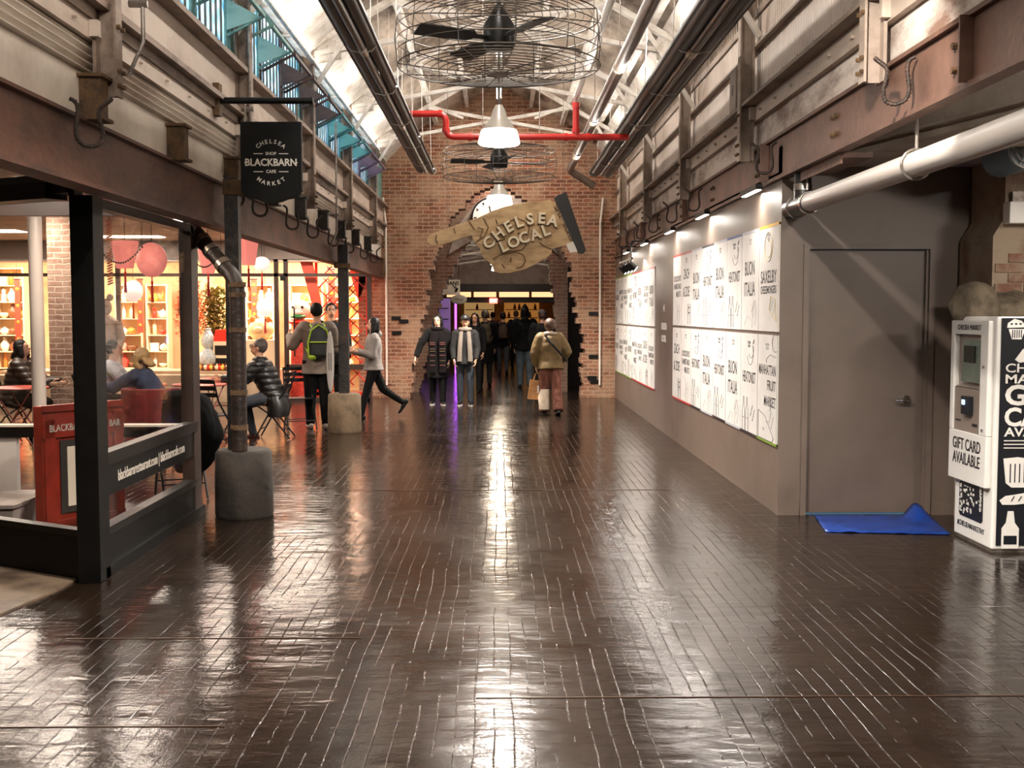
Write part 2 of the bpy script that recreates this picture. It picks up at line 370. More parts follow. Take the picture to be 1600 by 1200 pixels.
def make_truss():
    t = thing('roof_truss', 'x', 'truss')
    for s in (-1, 1):
        MB().bar((s*(WX-.1), 0, roofz(WX-.1)-.16), (0, 0, RZ-.16), .06, .11, (0, 1, 0)).build('rafter', white, t)
        x = 1.25
        MB().bar((s*(WX-.1), .04, EZ-.16), (-s*x, .04, roofz(x)-.16), .05, .08, (0, 1, 0)).build('tie_bar', white, t)
        g = MB(); g.prism([(0, 0), (.42, .08), (.42, .26), (.2, .34), (0, .2)], (s*(WX-.06), .05, EZ-.28), (-s, 0, 0), (0, 0, 1), (0, .015, 0))
        for i in range(4): g.cyl((s*(WX-.14-.09*i), .04, EZ-.14+.045*i), (s*(WX-.14-.09*i), .01, EZ-.14+.045*i), .013, n=6)
        g.build('gusset_plate', white, t)
        MB().bar((s*1.15, .02, roofz(1.15)-.2), (s*.62, .02, EZ+.26), .04, .05, (0, 1, 0)).build('web_strut', white, t)
        MB().bar((s*(WX-.05), .0, EZ-.75), (s*(WX-.62), .0, roofz(WX-.62)-.2), .045, .05, (0, 1, 0)).build('knee_brace', white, t)
    MB().bar((0, .03, EZ+.55), (0, .03, RZ-.1), .05, .06, (0, 1, 0)).build('king_post', white, t)
    return t
tr0 = make_truss()
for i, y in enumerate(POSTY):
    o = tr0 if i == 0 else copy_tree(tr0); o.location = (0, y, 0)
    o['label'] = 'white steel scissor truss under the corrugated roof, %s from the camera' % (ORD[i] if i else 'nearest and mostly overhead'); o['group'] = 'roof trusses'

# ================================================================ SIDE WALLS
def zleft(s, X=WX): return CAMZ + s*X
white_wall = mat('cream_wall', '#d9cfc2', .6, 0, '#c2b5a6', 2, .2)
corr = ribbed('corrugated_band', '#cfc6b9', '#8a7767', 21, 'Z', .5, .8, 3, .3, (1, .5, 1), .03)
ribp = ribbed('fine_ribbed_panel', '#d6c7bb', '#bba99b', 4.4, 'Y', .5, .6, 1.5, .3)
YB, YE = -3, 22
# left
struct(MB().box(-WX-.1, -WX, YB, YE, 2.72, 2.98).build('wall_left', white_wall))
struct(MB().box(-WX-.1, -WX+.05, YB, YE, 3.38, 3.70).build('wall_left', oldwhite))
n_ = 48; pr = [(-WX-.1, 2.98)] + [(-WX+.018+.014*math.sin(2*PI*k/12), 2.98+.17*k/n_) for k in range(n_+1)] + [(-WX-.1, 3.15)]
struct(MB().prism(pr, (0, YB, 0), (1, 0, 0), (0, 0, 1), (0, YE-YB, 0)).build('trim_4', mat('corrugated_paint', '#cbc1b4', .45, 0, '#8f7c6c', 1.4, .3, stretch=(1, .5, 1)), smooth=True))
m = MB(); m.box(-WX-.1, -WX+.05, YB, YE, 3.16, 3.27)
y = 0.0
while y < 21.5:
    m.cyl((-WX+.05, y, 3.22), (-WX+.075, y, 3.22), .012, n=6); y += .55
struct(m.build('trim_5', oldwhite))
flange = mat('flange_brown', '#8a786a', .6, 0, '#5a483c', 5, .35, .2, stretch=(1, .4, 1))
struct(MB().box(-WX-.1, -WX+.13, YB, YE, 3.335, 3.375).box(-WX+.05, -WX+.07, YB, YE, 3.27, 3.335).build('trim_6', flange))
struct(MB().box(-WX-.1, -WX+.16, YB, YE, 3.70, 3.74).box(-WX+.0, -WX+.10, YB, YE, 3.74, 3.80).build('trim_7', flange))
# right
struct(MB().box(WX, WX+.1, YB, YE, 3.10, 3.34).build('wall_right', chipped))
struct(MB().box(WX, WX+.1, YB, YE, 3.48, 4.30).build('wall_right', ribp))
m = MB(); m.box(WX-.05, WX, YB, YE, 3.335, 3.47)
y = 0.2
while y < 21.5: m.cyl((WX-.05, y, 3.40), (WX-.075, y, 3.40), .012, n=6); y += .5
struct(m.build('trim_8', oldwhite))
m = MB(); m.box(WX-.16, WX+.02, YB, YE, 3.47, 3.50)
y = 0.3
while y < 21.5: m.cyl((WX-.12, y, 3.50), (WX-.12, y, 3.535), .01, n=6); y += .42
struct(m.build('trim_9', flange))
struct(MB().box(WX-.02, WX+.06, YB, YE, 4.28, 4.34).box(WX-.06, WX, YB, YE, 3.98, 4.0).build('trim_10', putty))
# pierced top strip that lets the lit loft beyond shine through
m = MB(); y = YB
while y < 21.9:
    m.box(WX, WX+.02, y, y+.045, 4.34, 4.46); y += .10
m.box(WX-.02, WX+.05, YB, YE, 4.46, 4.62)
struct(m.build('trim_11', putty))
struct(MB().box(WX+.4, WX+.5, YB, YE, 4.0, 4.75).build('wall_right', white))

# wall posts, both sides
def make_post(s):
    t = thing('wall_post', 'x', 'post'); X = s*WX; q = -s
    z0, z1 = (2.86, 4.7) if s < 0 else (3.0, 4.7)
    MB().box(*sorted((X+q*.05, X+q*.07)), -.07, .07, z0, z1).build('flange', flange if s < 0 else putty, t)
    MB().box(*sorted((X+q*.07, X+q*.17)), -.008, .008, z0, z1).build('web', flange if s < 0 else putty, t)
    MB().box(*sorted((X+q*.16, X+q*.175)), -.05, .05, z0, z1).build('face_plate', flange if s < 0 else putty, t)
    b = MB()
    for zz in (z0+.06, z0+.14, 3.24 if s < 0 else 3.4):
        for yy in (-.035, .035): b.cyl((X+q*.175, yy, zz), (X+q*.195, yy, zz), .014, n=6)
    build_split(b, 'bolt', rust_box, t)
    MB().box(*sorted((X+q*.03, X+q*.1)), -.12, -.07, 3.17 if s < 0 else 3.35, 3.26 if s < 0 else 3.46).build('splice_plate', oldwhite, t)
    return t
for s, side in ((-1, 'left'), (1, 'right')):
    p0 = make_post(s)
    for i, y in enumerate(POSTY[1:]):
        o = p0 if i == 0 else copy_tree(p0); o.location = (0, y + (.25 if s > 0 else 0), 0)
        o['label'] = 'steel channel post on the upper %s wall, %s from the camera' % (side, ORD[i]); o['group'] = 'posts of the upper %s wall' % side
# long riveted girders
t = thing('steel_girder', 'long brown rusty steel girder running over the cafe windows on the left', 'girder', (-WX, 9, 2.5))
MB().box(-WX-.01, -WX+.01, YB, YE, 2.36, 2.72).build('web', rust, t)
MB().box(-WX-.09, -WX+.06, YB, YE, 2.345, 2.37).build('lower_flange', rust, t)
MB().box(-WX-.09, -WX+.045, YB, YE, 2.70, 2.72).build('upper_flange', rust, t)
rustr = mat('brown_painted_girder', '#6e5042', .55, .1, '#523a2f', 2.5, .3, .25, 25)
t = thing('steel_girder', 'long brown bolted steel girder running above the poster wall on the right', 'girder', (WX, 9, 2.9))
MB().box(WX-.02, WX, YB, YE, 2.76, 3.08).build('web', rustr, t)
MB().box(WX-.05, WX+.04, YB, YE, 2.735, 2.765).build('lower_flange', rustr, t)
MB().box(WX-.05, WX+.12, YB, YE, 3.075, 3.10).build('upper_flange', rustr, t)
for y in (5.6, 7.65, 9.9, 12, 14, 16, 18, 20):
    for dy in (-.05, .05):
        for z in (2.86, 2.98): MB().cyl((WX-.02, y+dy, z), (WX-.045, y+dy, z), .018, n=6).build('bolt', rust_box, t)
for y in (5.45, 9.55, 13.6, 17.6): MB().box(WX-.09, WX-.02, y-.008, y+.008, 2.76, 3.08).build('stiffener', rustr, t)
# rusty stub beams standing on the left girder
def make_stub(m_):
    t = thing('beam_stub', 'x', 'beam stub')
    z0, z1 = 2.71, 2.96; x0, x1 = -WX-.02, -WX+.14
    MB().box(x0, x1, -.085, .085, z1-.018, z1).build('top_flange', m_, t)
    MB().box(x0, x1, -.085, .085, z0, z0+.018).build('bottom_flange', m_, t)
    MB().box(x0, x1-.02, -.055, .055, z0+.01, z1-.01).build('body', m_, t)
    return t
s0 = make_stub(rust_box); s1 = make_stub(mat('black_stub', '#17120f', .5))
for i in range(9):
    y = 6.3 + 1.62*i; src = s0 if i < 3 else s1
    o = src if i in (0, 3) else copy_tree(src); o.location = (0, y, 0)
    o['label'] = '%s steel beam stub on top of the left girder, %s from the camera' % ('rusty ochre' if i < 3 else 'blackened', ORD[i]); o['group'] = 'beam stubs on the left girder'
# rebar hooks
def make_hook(s):
    t = thing('rebar_hook', 'x', 'hook'); q = -s; X = s*WX
    zt = 2.74 if s < 0 else 3.0
    pts = []
    for (a, b_) in ((-.10, .10), (-.055, .085), (-.06, .0), (-.075, -.07), (-.06, -.13), (0, -.15), (.06, -.13), (.075, -.07), (.05, 0), (.045, .06), (.09, .09), (.12, .12)):
        pts.append(Vector((X+q*(.125+a*.85), a*.5, zt-.06+b_)))
    # smooth
    P2 = []
    for i in range(len(pts)-1):
        for k in range(3): P2.append(pts[i].lerp(pts[i+1], k/3))
    P2.append(pts[-1])
    for _ in range(3): P2 = [P2[0]] + [(P2[i-1]+P2[i]*2+P2[i+1])/4 for i in range(1, len(P2)-1)] + [P2[-1]]
    h = MB().tube(P2, .011, 7).build('bar', rebar, t, smooth=True)
    g = MB()
    for i in range(2, len(P2)-1, 1): 
        d = (P2[min(i+1,len(P2)-1)]-P2[i]).normalized()*.004; g.tube([P2[i]-d, P2[i]+d], .0135, 7)
    g.build('ribs', rebar, t)
    return t
for s, side, ys in ((-1, 'left', [6.05, 9.35, 10.3, 11.9, 13.2, 14.8, 16.4, 18.2, 19.6]), (1, 'right', [3.0, 6.2, 9.25, 12.6, 14.2, 15.9, 17.3, 18.6, 19.8])):
    h0 = make_hook(s)
    for i, y in enumerate(ys):
        o = h0 if i == 0 else copy_tree(h0); o.location = (0, y, 0)
        o['label'] = 'bent U-shaped rebar hook on the %s girder, %s from the camera' % (side, ORD[i]); o['group'] = 'rebar hooks on the %s girder' % side
# thin conduit up the left wall
for i, (y, z0, z1) in enumerate(((6.75, 3.05, 4.2), (9.6, 2.95, 4.1), (14.6, 2.5, 4.1))):
    m = MB().tube([(-WX+.2, y, z1), (-WX+.2, y, z0+.2), (-WX+.1, y+.02, z0)], .013, 8).cyl((-WX+.12, y, z0+.42), (-WX+.23, y, z0+.42), .022, n=6)
    tag(m.build('conduit', galv, origin=(-WX+.2, y, z0), smooth=True), 'thin metal conduit running down the upper left wall, %s from the camera' % ORD[i], 'conduit', 'conduits on the left wall')

# ---- clerestory windows with tilting sashes (left)
def pane_material():
    m = bpy.data.materials.new('blue_daylight_pane'); m.use_nodes = True; nt = m.node_tree; b = nt.nodes['Principled BSDF']; L = nt.links.new
    tc = nt.nodes.new('ShaderNodeTexCoord'); n = nt.nodes.new('ShaderNodeTexNoise'); n.inputs['Scale'].default_value = 2.6; n.inputs['Detail'].default_value = 4; n.inputs['Distortion'].default_value = 1.5
    L(tc.outputs['Object'], n.inputs['Vector']); r = nt.nodes.new('ShaderNodeValToRGB')
    r.color_ramp.elements[0].position = .35; r.color_ramp.elements[0].color = lin('#3f80a8'); r.color_ramp.elements[1].position = .62; r.color_ramp.elements[1].color = lin('#b9dcf2')
    L(n.outputs[0], r.inputs[0]); L(r.outputs[0], b.inputs['Base Color']); L(r.outputs[0], b.inputs['Emission Color']); b.inputs['Emission Strength'].default_value = .95  # sky light behind the glass is put into the pane as emission
    b.inputs['Roughness'].default_value = .15
    return m
pane = pane_material()
teal = mat('teal_paint', '#6f9a92', .55, 0, '#4a6b64', 6, .4, .2, 30)
brownw = mat('brown_sash', '#4f3b35', .55, 0, '#33241f', 6, .4, .2, 30)
purple = mat('mauve_sash', '#6a5568', .55, 0, '#4b3b4a', 6, .4)
frame_m = mat('window_frame_olive', '#5a564a', .55, 0, '#3d3a30', 6, .4)
def make_window(col, cheek):
    t = bpy.data.objects.new('window', None); COL.objects.link(t); t['kind'] = 'structure'
    X = -WX; w2 = .5
    MB().box(X-.03, X-.004, -w2, w2, 3.80, 4.62).build('pane', pane, t)
    f = MB(); f.box(X-.03, X+.03, -w2, w2, 3.78, 3.83).box(X-.03, X+.03, -w2, w2, 4.58, 4.64)
    for yy in (-w2, w2-.04): f.box(X-.03, X+.015, yy, yy+.04, 3.8, 4.62)
    f.build('window_frame', col, t)
    b = MB()
    for k in range(1, 6): yy = -w2+k*(2*w2/6); b.box(X-.005, X+.008, yy-.016, yy+.016, 3.82, 4.6)
    b.build('glazing_bars', frame_m, t)
    s = MB(); xt, zt = X+.33, 4.14
    s.bar((xt, -w2+.03, zt), (xt, w2-.03, zt), .03, .03)
    for yy in (-w2+.03, w2-.03):
        s.bar((X, yy, 4.60), (xt, yy, zt), .03, .025); s.bar((X+.02, yy, 3.98), (xt, yy, zt), .022, .022)
    s.build('sash_frame', col, t)
    for yy in (w2-.05,):
        MB().prism([(0, 0), (.30, .10), (0, .26)], (X+.02, yy, 4.02), (1, 0, 0), (0, 0, 1), (0, .012, 0)).build('cheek_plate', cheek, t)
    return t
wins = {}
n_ = 0
for bi in range(5):
    y0 = POSTY[bi]; 
    for k in range(3):
        y = y0 + .58 + k*1.07; key = 0 if y < 11 else 1 if y < 14.6 else 2 if y < 18 else 3
        n_ += 1
        if key not in wins:
            wins[key] = make_window([teal, brownw, mat('teal_dark', '#3f7f86', .5, 0, '#2f5f66', 6, .4), purple][key], [mat('mint_cheek', '#86aaa2', .5, 0, '#5f8a80', 5, .4), brownw, mat('sea_cheek', '#5a9a9a', .5, 0, '#3f7a7a', 5, .4), purple][key]); o = wins[key]
        else: o = copy_tree(wins[key])
        o.name = 'window_%d' % n_; o.location = (0, y, 0)
        o['label'] = '%s-framed clerestory window with open tilting sash on the left wall, %s from the camera' % (['green', 'brown', 'teal', 'mauve'][key], ORD[n_-1])
struct(MB().box(-WX-.08, -WX+.0, YB, YE, 4.63, 4.8).build('trim_12', white))
m = MB()
for bi in range(6): m.box(-WX-.06, -WX+.02, POSTY[bi]-.12, POSTY[bi]+.08, 3.78, 4.65)
m.box(-WX-.06, -WX+.02, YB, POSTY[0], 3.74, 4.65); m.box(-WX-.06, -WX+.02, 19.8, 22, 3.74, 4.65)
struct(m.build('trim_13', teal))

# ================================================================ BRICK END WALL WITH THE BROKEN ARCH
brick = brick_mat('old_brick', '#87523a', '#5f3726', '#a98c72')
BY = 22.0
def jag(pts, step=.075, amp=.07, seed=1):
    rnd = random.Random(seed); out = []
    for (a, b) in zip(pts, pts[1:]):
        a, b = Vector(a), Vector(b); n = max(1, int((b-a).length/step))
        for k in range(n):
            p = a.lerp(b, k/n); q = a.lerp(b, (k+1)/n); off = (rnd.random()-.5)*amp
            out += [(p.x+off, p.y), (p.x+off, q.y)] if abs(b.y-a.y) > .02 else [(p.x, p.y)]
    out.append(tuple(pts[-1])); return out
def px2(lst, Y): return [(P(x, y, Y).x, P(x, y, Y).z) for x, y in lst]
hole = px2([(643,622),(649,560),(657,520),(668,470),(672,436),(680,400),(690,380),(700,350),(714,338),(728,320),(742,306),(758,297),(776,291),(795,295),(812,306),(830,318),(846,336),(862,356),(878,385),(890,402),(893,440),(900,480),(909,514),(910,560),(911,624)], BY)
hole[0] = (hole[0][0], 0); hole[-1] = (hole[-1][0], 0)
hj = jag(hole, .09, .10, 3)
RX = 2.45
outline = [(-2.75, 0)] + hj + [(RX, 0), (RX, EZ-.1), (0, RZ+.05), (-2.75, roofz(2.75)-.0)]
outline = [(-2.75, 0)] + [(x, max(z, 0)) for x, z in hj] + [(RX, 0), (RX, EZ), (0, RZ+.05), (-2.75, EZ)]
o = MB().prism(outline, (0, BY, 0), (1, 0, 0), (0, 0, 1), (0, .5, 0)).build('wall_back', brick); struct(o)
# black iron anchor plates and vents in the brick
for i, (x, y) in enumerate(((619, 497), (631, 502), (620, 520), (927, 490), (927, 557), (925, 590), (929, 596))):
    p = P(x, y, BY); tag(MB().box(p.x-.09, p.x+.09, BY-.03, BY+.02, p.z-.035, p.z+.035).build('wall_vent', black, origin=(p.x, BY, p.z)), 'black iron slot in the %s brick pier, %s from the top' % ('left' if x < 700 else 'right', ORD[(i if x < 700 else i-3)].replace('nearest', 'first')), 'vent', 'black slots in the %s brick pier' % ('left' if x < 700 else 'right'))
# inner wall, a little further on
IY = 23.5
plaster = mat('grey_plaster', '#8d8074', .8, 0, '#5f5046', 1.6, .4, .3, 12)
ih = px2([(654,612),(668,560),(683,500),(693,457),(712,414),(722,396),(735,374),(748,366),(800,362),(846,378),(856,400),(860,420),(866,470),(868,540),(869,612)], IY)
ih[0] = (ih[0][0], 0); ih[-1] = (ih[-1][0], 0)
xr = P(887, 500, IY).x
outl = [(-2.6, 0)] + [(x, max(z, 0)) for x, z in jag(ih, .08, .07, 5)] + [(xr, 0), (xr, 2.62), (3.2, 2.62), (3.2, 4.9), (-2.6, 4.9)]
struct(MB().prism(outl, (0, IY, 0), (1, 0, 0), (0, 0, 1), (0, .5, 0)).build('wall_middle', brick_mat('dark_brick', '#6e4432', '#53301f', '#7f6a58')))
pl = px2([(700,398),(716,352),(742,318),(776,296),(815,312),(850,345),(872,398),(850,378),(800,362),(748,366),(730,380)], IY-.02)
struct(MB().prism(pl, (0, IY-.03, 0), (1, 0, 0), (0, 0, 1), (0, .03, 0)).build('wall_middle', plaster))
struct(MB().box(-2.75, 3.2, BY+.5, IY, 4.85, 4.95).build('ceiling', plaster))
struct(MB().box(-2.75, -2.6, BY+.5, IY+.5, 0, 4.9).build('wall_left', brick))
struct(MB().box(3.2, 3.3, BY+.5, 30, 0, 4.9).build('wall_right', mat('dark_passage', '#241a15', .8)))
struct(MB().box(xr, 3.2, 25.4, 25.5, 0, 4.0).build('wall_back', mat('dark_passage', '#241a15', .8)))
# blue screen in the side passage
p = P(909, 540, 23.1)
t = thing('blue_screen', 'glowing blue screen in the dark passage beside the right brick pier', 'screen', (p.x+.32, 23.1, 0))
MB().box(p.x+.1, p.x+.75, 23.1, 23.2, .9, 1.75).build('housing', black, t)
MB().box(p.x+.12, p.x+.73, 23.08, 23.1, .94, 1.7).build('display', mat('blue_screen_face', '#2c6cff', .3, emit=5), t)
MB().box(p.x+.3, p.x+.5, 23.12, 23.2, 0, .9).build('stand', black, t)
# clock
c = P(768, 340, 23.38)
t = thing('wall_clock', 'round white wall clock half hidden behind the wooden hand', 'clock', (c.x, 23.4, c.z))
rr = .42
MB().cyl((c.x, 23.47, c.z), (c.x, 23.38, c.z), rr, n=40).build('rim', black, t)
MB().cyl((c.x, 23.38, c.z), (c.x, 23.37, c.z), rr-.035, n=40).build('face', mat('clock_face', '#efeae0', .5), t)
m = MB()
for k in range(12):
    a = k*PI/6; d = Vector((math.sin(a), 0, math.cos(a))); m.bar(Vector((c.x, 23.365, c.z))+d*.31, Vector((c.x, 23.365, c.z))+d*.36, .02, .01, (0, 1, 0))
m.build('hour_marks', black, t)
MB().bar((c.x, 23.36, c.z), (c.x-.05, 23.36, c.z+.28), .018, .01, (0, 1, 0)).build('minute_hand', black, t)
MB().bar((c.x, 23.36, c.z), (c.x+.15, 23.36, c.z+.11), .022, .01, (0, 1, 0)).build('hour_hand', black, t)

# ================================================================ THE NEXT HALL
struct(MB().box(-2.7, -2.5, 24, 46, 0, 2.7).build('wall_left', brick))
struct(MB().box(2.5, 2.7, 25.6, 46, 0, 4.2).build('wall_right', brick))
grey_roof = ribbed('grey_roof', '#b5aaa0', '#6a5c50', 4, 'Y', .6, .5, 1.5, .35, (1, .5, 1))
for s in (-1, 1):
    struct(MB().add([(0,24,4.0),(s*2.7,24,3.1),(s*2.7,46,3.1),(0,46,4.0),(0,24,4.1),(s*2.7,24,3.2),(s*2.7,46,3.2),(0,46,4.1)],[(0,1,2,3),(7,6,5,4),(0,4,5,1),(2,6,7,3),(1,5,6,2)]).build('ceiling', grey_roof))
struct(MB().box(-2.7, -2.6, 24, 46, 2.7, 3.3).build('wall_left', oldwhite))
far_tr = None
for i, y in enumerate((25.4, 27.6, 29.8, 32, 34.4)):
    if far_tr is None:
        far_tr = thing('far_truss', 'x', 'truss')
        for s in (-1, 1):
            MB().bar((s*2.52, 0, 3.06), (0, 0, 3.9), .07, .12, (0, 1, 0)).build('rafter', white, far_tr)
            MB().bar((s*2.52, .05, 2.98), (-s*1.0, .05, 3.5), .06, .09, (0, 1, 0)).build('tie_bar', white, far_tr)
        o = far_tr
    else: o = copy_tree(far_tr)
    o.location = (0, y, 0); o['label'] = 'pale truss beyond the brick arch, %s after the arch' % ORD[i].replace('nearest', 'first'); o['group'] = 'trusses of the far hall'
darkbeam = mat('dark_lintel', '#3a2e26', .5, 0, '#241a14', 4, .4)
o = MB().box(-2.5, 2.5, 36, 36.4, 2.35, 2.60).box(-2.5, 2.5, 35.98, 36, 2.57, 2.59).build('crossing_lintel', darkbeam, origin=(0, 36, 2.6)); tag(o, 'wide dark lintel crossing the far hall above the exit sign', 'beam')
o = MB().box(-2.5, 2.5, 36.2, 36.35, 2.6, 3.6).build('wall_back', oldwhite); struct(o)
# glowing shop zone at the very end
amber = mat('amber_panel', '#f0b670', .6, 0, '#b9742e', 1.2, .5, emit=1.4)
struct(MB().box(-5, 5, 45.8, 46, 0, 3.4).build('wall_back', mat('tan_far_wall', '#b08a5c', .7, 0, '#5d3f25', 1.1, .45)))
m = MB()
for k, (a, b) in enumerate(((-1.75, -.95), (-.85, -.1), (.0, 1.0), (1.1, 1.9))):
    o = MB().box(a, b, 37.6, 37.9, 2.2, 2.42).build('light_box', mat('warm_lightbox', '#f4bd86', .5, emit=.75), origin=((a+b)/2, 37.7, 2.2)); tag(o, 'long warm light box under the far lintel, %s from the left' % NTH[k], 'light', 'warm light boxes at the end of the hall')
o = MB().box(-2.5, 2.5, 37.5, 38, 2.02, 2.2).box(-2.5, 2.5, 37.7, 38, 2.42, 2.5).build('crossing_lintel', darkbeam, origin=(0, 37.6, 2.0)); tag(o, 'low black beam carrying the red exit sign at the end of the hall', 'beam')
e = P(771, 470, 37.3)
t = thing('exit_sign', 'small glowing red exit sign hanging from the black beam', 'sign', (e.x, 37.4, e.z))
MB().box(e.x-.13, e.x+.13, 37.38, 37.5, e.z-.09, e.z+.09).build('housing', mat('exit_face', '#ff5a48', .4, emit=2.6), t)
MB().text('EXIT', (e.x, 37.375, e.z), (1, 0, 0), (0, 0, 1), .13, .01).build('lettering', mat('exit_white', '#fff0e8', .4, emit=3), t)
# shopfronts down the far hall
for i, (x0, x1, y, col, nm) in enumerate(((-2.5, -1.45, 33, '#84649a', 'purple'), (-1.4, -.2, 44.6, '#d9a86a', 'cream'), (.2, 1.6, 44.6, '#c8843f', 'amber'), (1.75, 2.45, 33, '#bfae9c', 'pale'))):
    t = thing('far_stall', '%s-lit stall front at the end of the far hall' % nm, 'stall', ((x0+x1)/2, y, 0))
    MB().box(x0, x1, y, y+.4, 0, .95).build('counter', mat('stall_counter_'+nm, '#3a2418', .5), t)
    MB().box(x0, x1, y+.35, y+.45, .95, 2.1).build('back_panel', mat('stall_glow_'+nm, col, .6, emit=.22), t)
    for k in range(3): 
        zz = 1.15+.32*k; MB().box(x0+.05, x1-.05, y+.15, y+.35, zz, zz+.03).build('shelf', darkbeam, t)
rn = random.Random(4)
for i in range(14):
    x = -1.3+i*.21 + rn.random()*.05; z = 1.18+.32*rn.randint(0, 2)
    if -.2 < x < .2: continue
    c_ = rn.choice(['#e8dcc0', '#c8452b', '#e9a03c', '#6f3b24'])
    o = MB().lathe([(.05, 0), (.06, .1), (.03, .16), (.03, .22)], (x, 44.8, z), 8).build('far_jar', mat('far_jar'+c_, c_, .4), origin=(x, 44.8, z)); tag(o, 'tiny jar on the shelves of the stalls at the far end', 'jar', 'jars on the far stalls')
o = MB().box(-2.42, -2.36, 31.5, 31.56, 0, 2.2).build('neon_tube', mat('violet_neon', '#a04be0', .4, emit=2.0), origin=(-2.4, 31.5, .4)); tag(o, 'upright violet neon tube on the left of the far hall', 'lamp')
q = P(712, 505, 31)
o = MB().cyl((q.x, 31, 0), (q.x, 31, 2.1), .03, n=8).build('neon_tube', mat('violet_neon', '#a04be0', .4, emit=2.0), origin=(q.x, 31, .6)); tag(o, 'bright violet neon tube standing behind the couple walking', 'lamp')
# hanging boards past the arch
p = P(705, 449, 25.6)
t = thing('hanging_board', 'square white shop board with a black lobster past the arch', 'sign', (p.x, 25.6, p.z))
MB().box(p.x-.28, p.x+.2, 25.6, 25.64, p.z-.17, p.z+.17).build('board', mat('sign_white', '#cfc8bb', .5), t)
MB().text('MANS', (p.x+.02, 25.598, p.z+.09), (1, 0, 0), (0, 0, 1), .12, .004, .02).build('lettering', black, t)
m = MB(); m.ball((p.x+.12, 25.595, p.z-.06), (.03, .008, .06), 8, Matrix.Rotation(.5, 3, 'Y'))
for s in (-1, 1): m.tube([(p.x+.1, 25.595, p.z-.02), (p.x+.08+s*.03, 25.595, p.z+.03), (p.x+.07+s*.02, 25.595, p.z+.05)], .008, 6)
m.build('lobster_emblem', black, t)
MB().cyl((p.x-.1, 25.62, p.z+.17), (p.x-.1, 25.62, 4.0), .01, n=6).build('hanger', black, t)
p = P(717, 468, 26.2)
t = thing('oval_sign', 'small grey oval hanging sign beneath the white lobster board', 'sign', (p.x, 26.2, p.z))
MB().ball((p.x, 26.2, p.z), (.19, .02, .11), 24).build('board', mat('sign_grey', '#a79f96', .5), t)
MB().tube([(p.x-.1, 26.17, p.z), (p.x-.03, 26.17, p.z+.02), (p.x+.03, 26.17, p.z-.01), (p.x+.1, 26.17, p.z+.01)], .006, 5).build('script_line', black, t)
MB().cyl((p.x, 26.2, p.z+.1), (p.x, 26.2, 4.0), .008, n=6).build('hanger', black, t)
# ================================================================ POSTER WALL (right)
PX = 2.28; PY0 = 9.08
taupe = mat('taupe_wall', '#6b5d53', .45, 0, '#5f5249', 1.5, .3, .04, 12)
struct(MB().box(PX, PX+.12, PY0+.12, BY, 0, 2.8).build('wall_right', taupe))
door_y = PY0
# recessed door wall facing the camera, with the door opening cut out
dl, dr = P(1262, 600, door_y).x, P(1447, 600, door_y).x
dt = P(1350, 390, door_y).z
wall_m = mat('taupe_wall', '#6b5d53')
m = MB(); m.box(PX, dl-.045, door_y, door_y+.12, 0, 3.0).box(dl-.045, dr+.045, door_y, door_y+.12, dt+.05, 3.0).box(dr+.045, 5.2, door_y, door_y+.12, 0, 3.0)
struct(m.build('wall_right', wall_m))
t = bpy.data.objects.new('door_1', None); COL.objects.link(t); t.location = (dl, door_y, 0); struct(t)
MB().box(dl, dr, door_y+.045, door_y+.085, .012, dt).build('door_leaf', mat('taupe_door', '#665950', .42, 0, '#5b4f47', 1.2, .3), t, bevel=.003)
f = MB(); f.box(dl-.05, dl-.004, door_y-.018, door_y+.12, 0, dt+.004).box(dr+.004, dr+.05, door_y-.018, door_y+.12, 0, dt+.004).box(dl-.05, dr+.05, door_y-.018, door_y+.12, dt+.004, dt+.05)
f.box(dr-.015, dr+.004, door_y+.01, door_y+.045, 0, dt)
f.build('door_frame', wall_m, t)
h = P(1418, 624, door_y)
k = MB().cyl((h.x, door_y+.045, h.z), (h.x, door_y+.02, h.z), .032, n=20).cyl((h.x, door_y+.02, h.z), (h.x, door_y-.03, h.z), .012, n=10)
k.tube([(h.x, door_y-.03, h.z), (h.x-.03, door_y-.035, h.z), (h.x-.075, door_y-.03, h.z-.004), (h.x-.11, door_y-.026, h.z-.002)], .012, 10, rads=[.014, .014, .011, .009])
k.build('door_handle', chrome, t, smooth=True)
struct(MB().box(dr+.06, 5.2, door_y-.012, door_y, 0, .09).box(PX, dl-.06, door_y-.012, door_y, 0, .09).build('baseboard_right', wall_m))
struct(MB().box(5.1, 5.2, -3, PY0, 0, 3.3).build('wall_right', putty))
# blue protective sheet by the door
bl = [G(1272, 806), G(1290, 832), G(1485, 836), G(1452, 806)]
rnd = random.Random(3); m = MB(); NX, NY = 26, 10; vs = []
for j in range(NY+1):
    for i in range(NX+1):
        a, b = i/NX, j/NY
        p = (bl[0].lerp(bl[3], a)).lerp(bl[1].lerp(bl[2], a), b)
        z = .006 + .012*abs(noise.noise(Vector((p.x*7, p.y*9, 0)))) + (.10*max(0, 1-((a-.88)/.10)**2) * max(0, 1-(b/.35)**2) if abs(a-.88) < .10 else 0)
        vs.append((p.x, min(p.y, door_y-.03), z))
fs = [(j*(NX+1)+i, j*(NX+1)+i+1, (j+1)*(NX+1)+i+1, (j+1)*(NX+1)+i) for j in range(NY) for i in range(NX)]
m.add(vs, fs); o = m.build('floor_film', mat('blue_film', '#10398a', .35, 0, '#0b2a63', 6, .4), origin=(bl[0].x, bl[0].y, 0), smooth=True)
sm = o.modifiers.new('thick', 'SOLIDIFY'); sm.thickness = .004; tag(o, 'crumpled blue plastic sheet on the floor at the foot of the door', 'sheet')

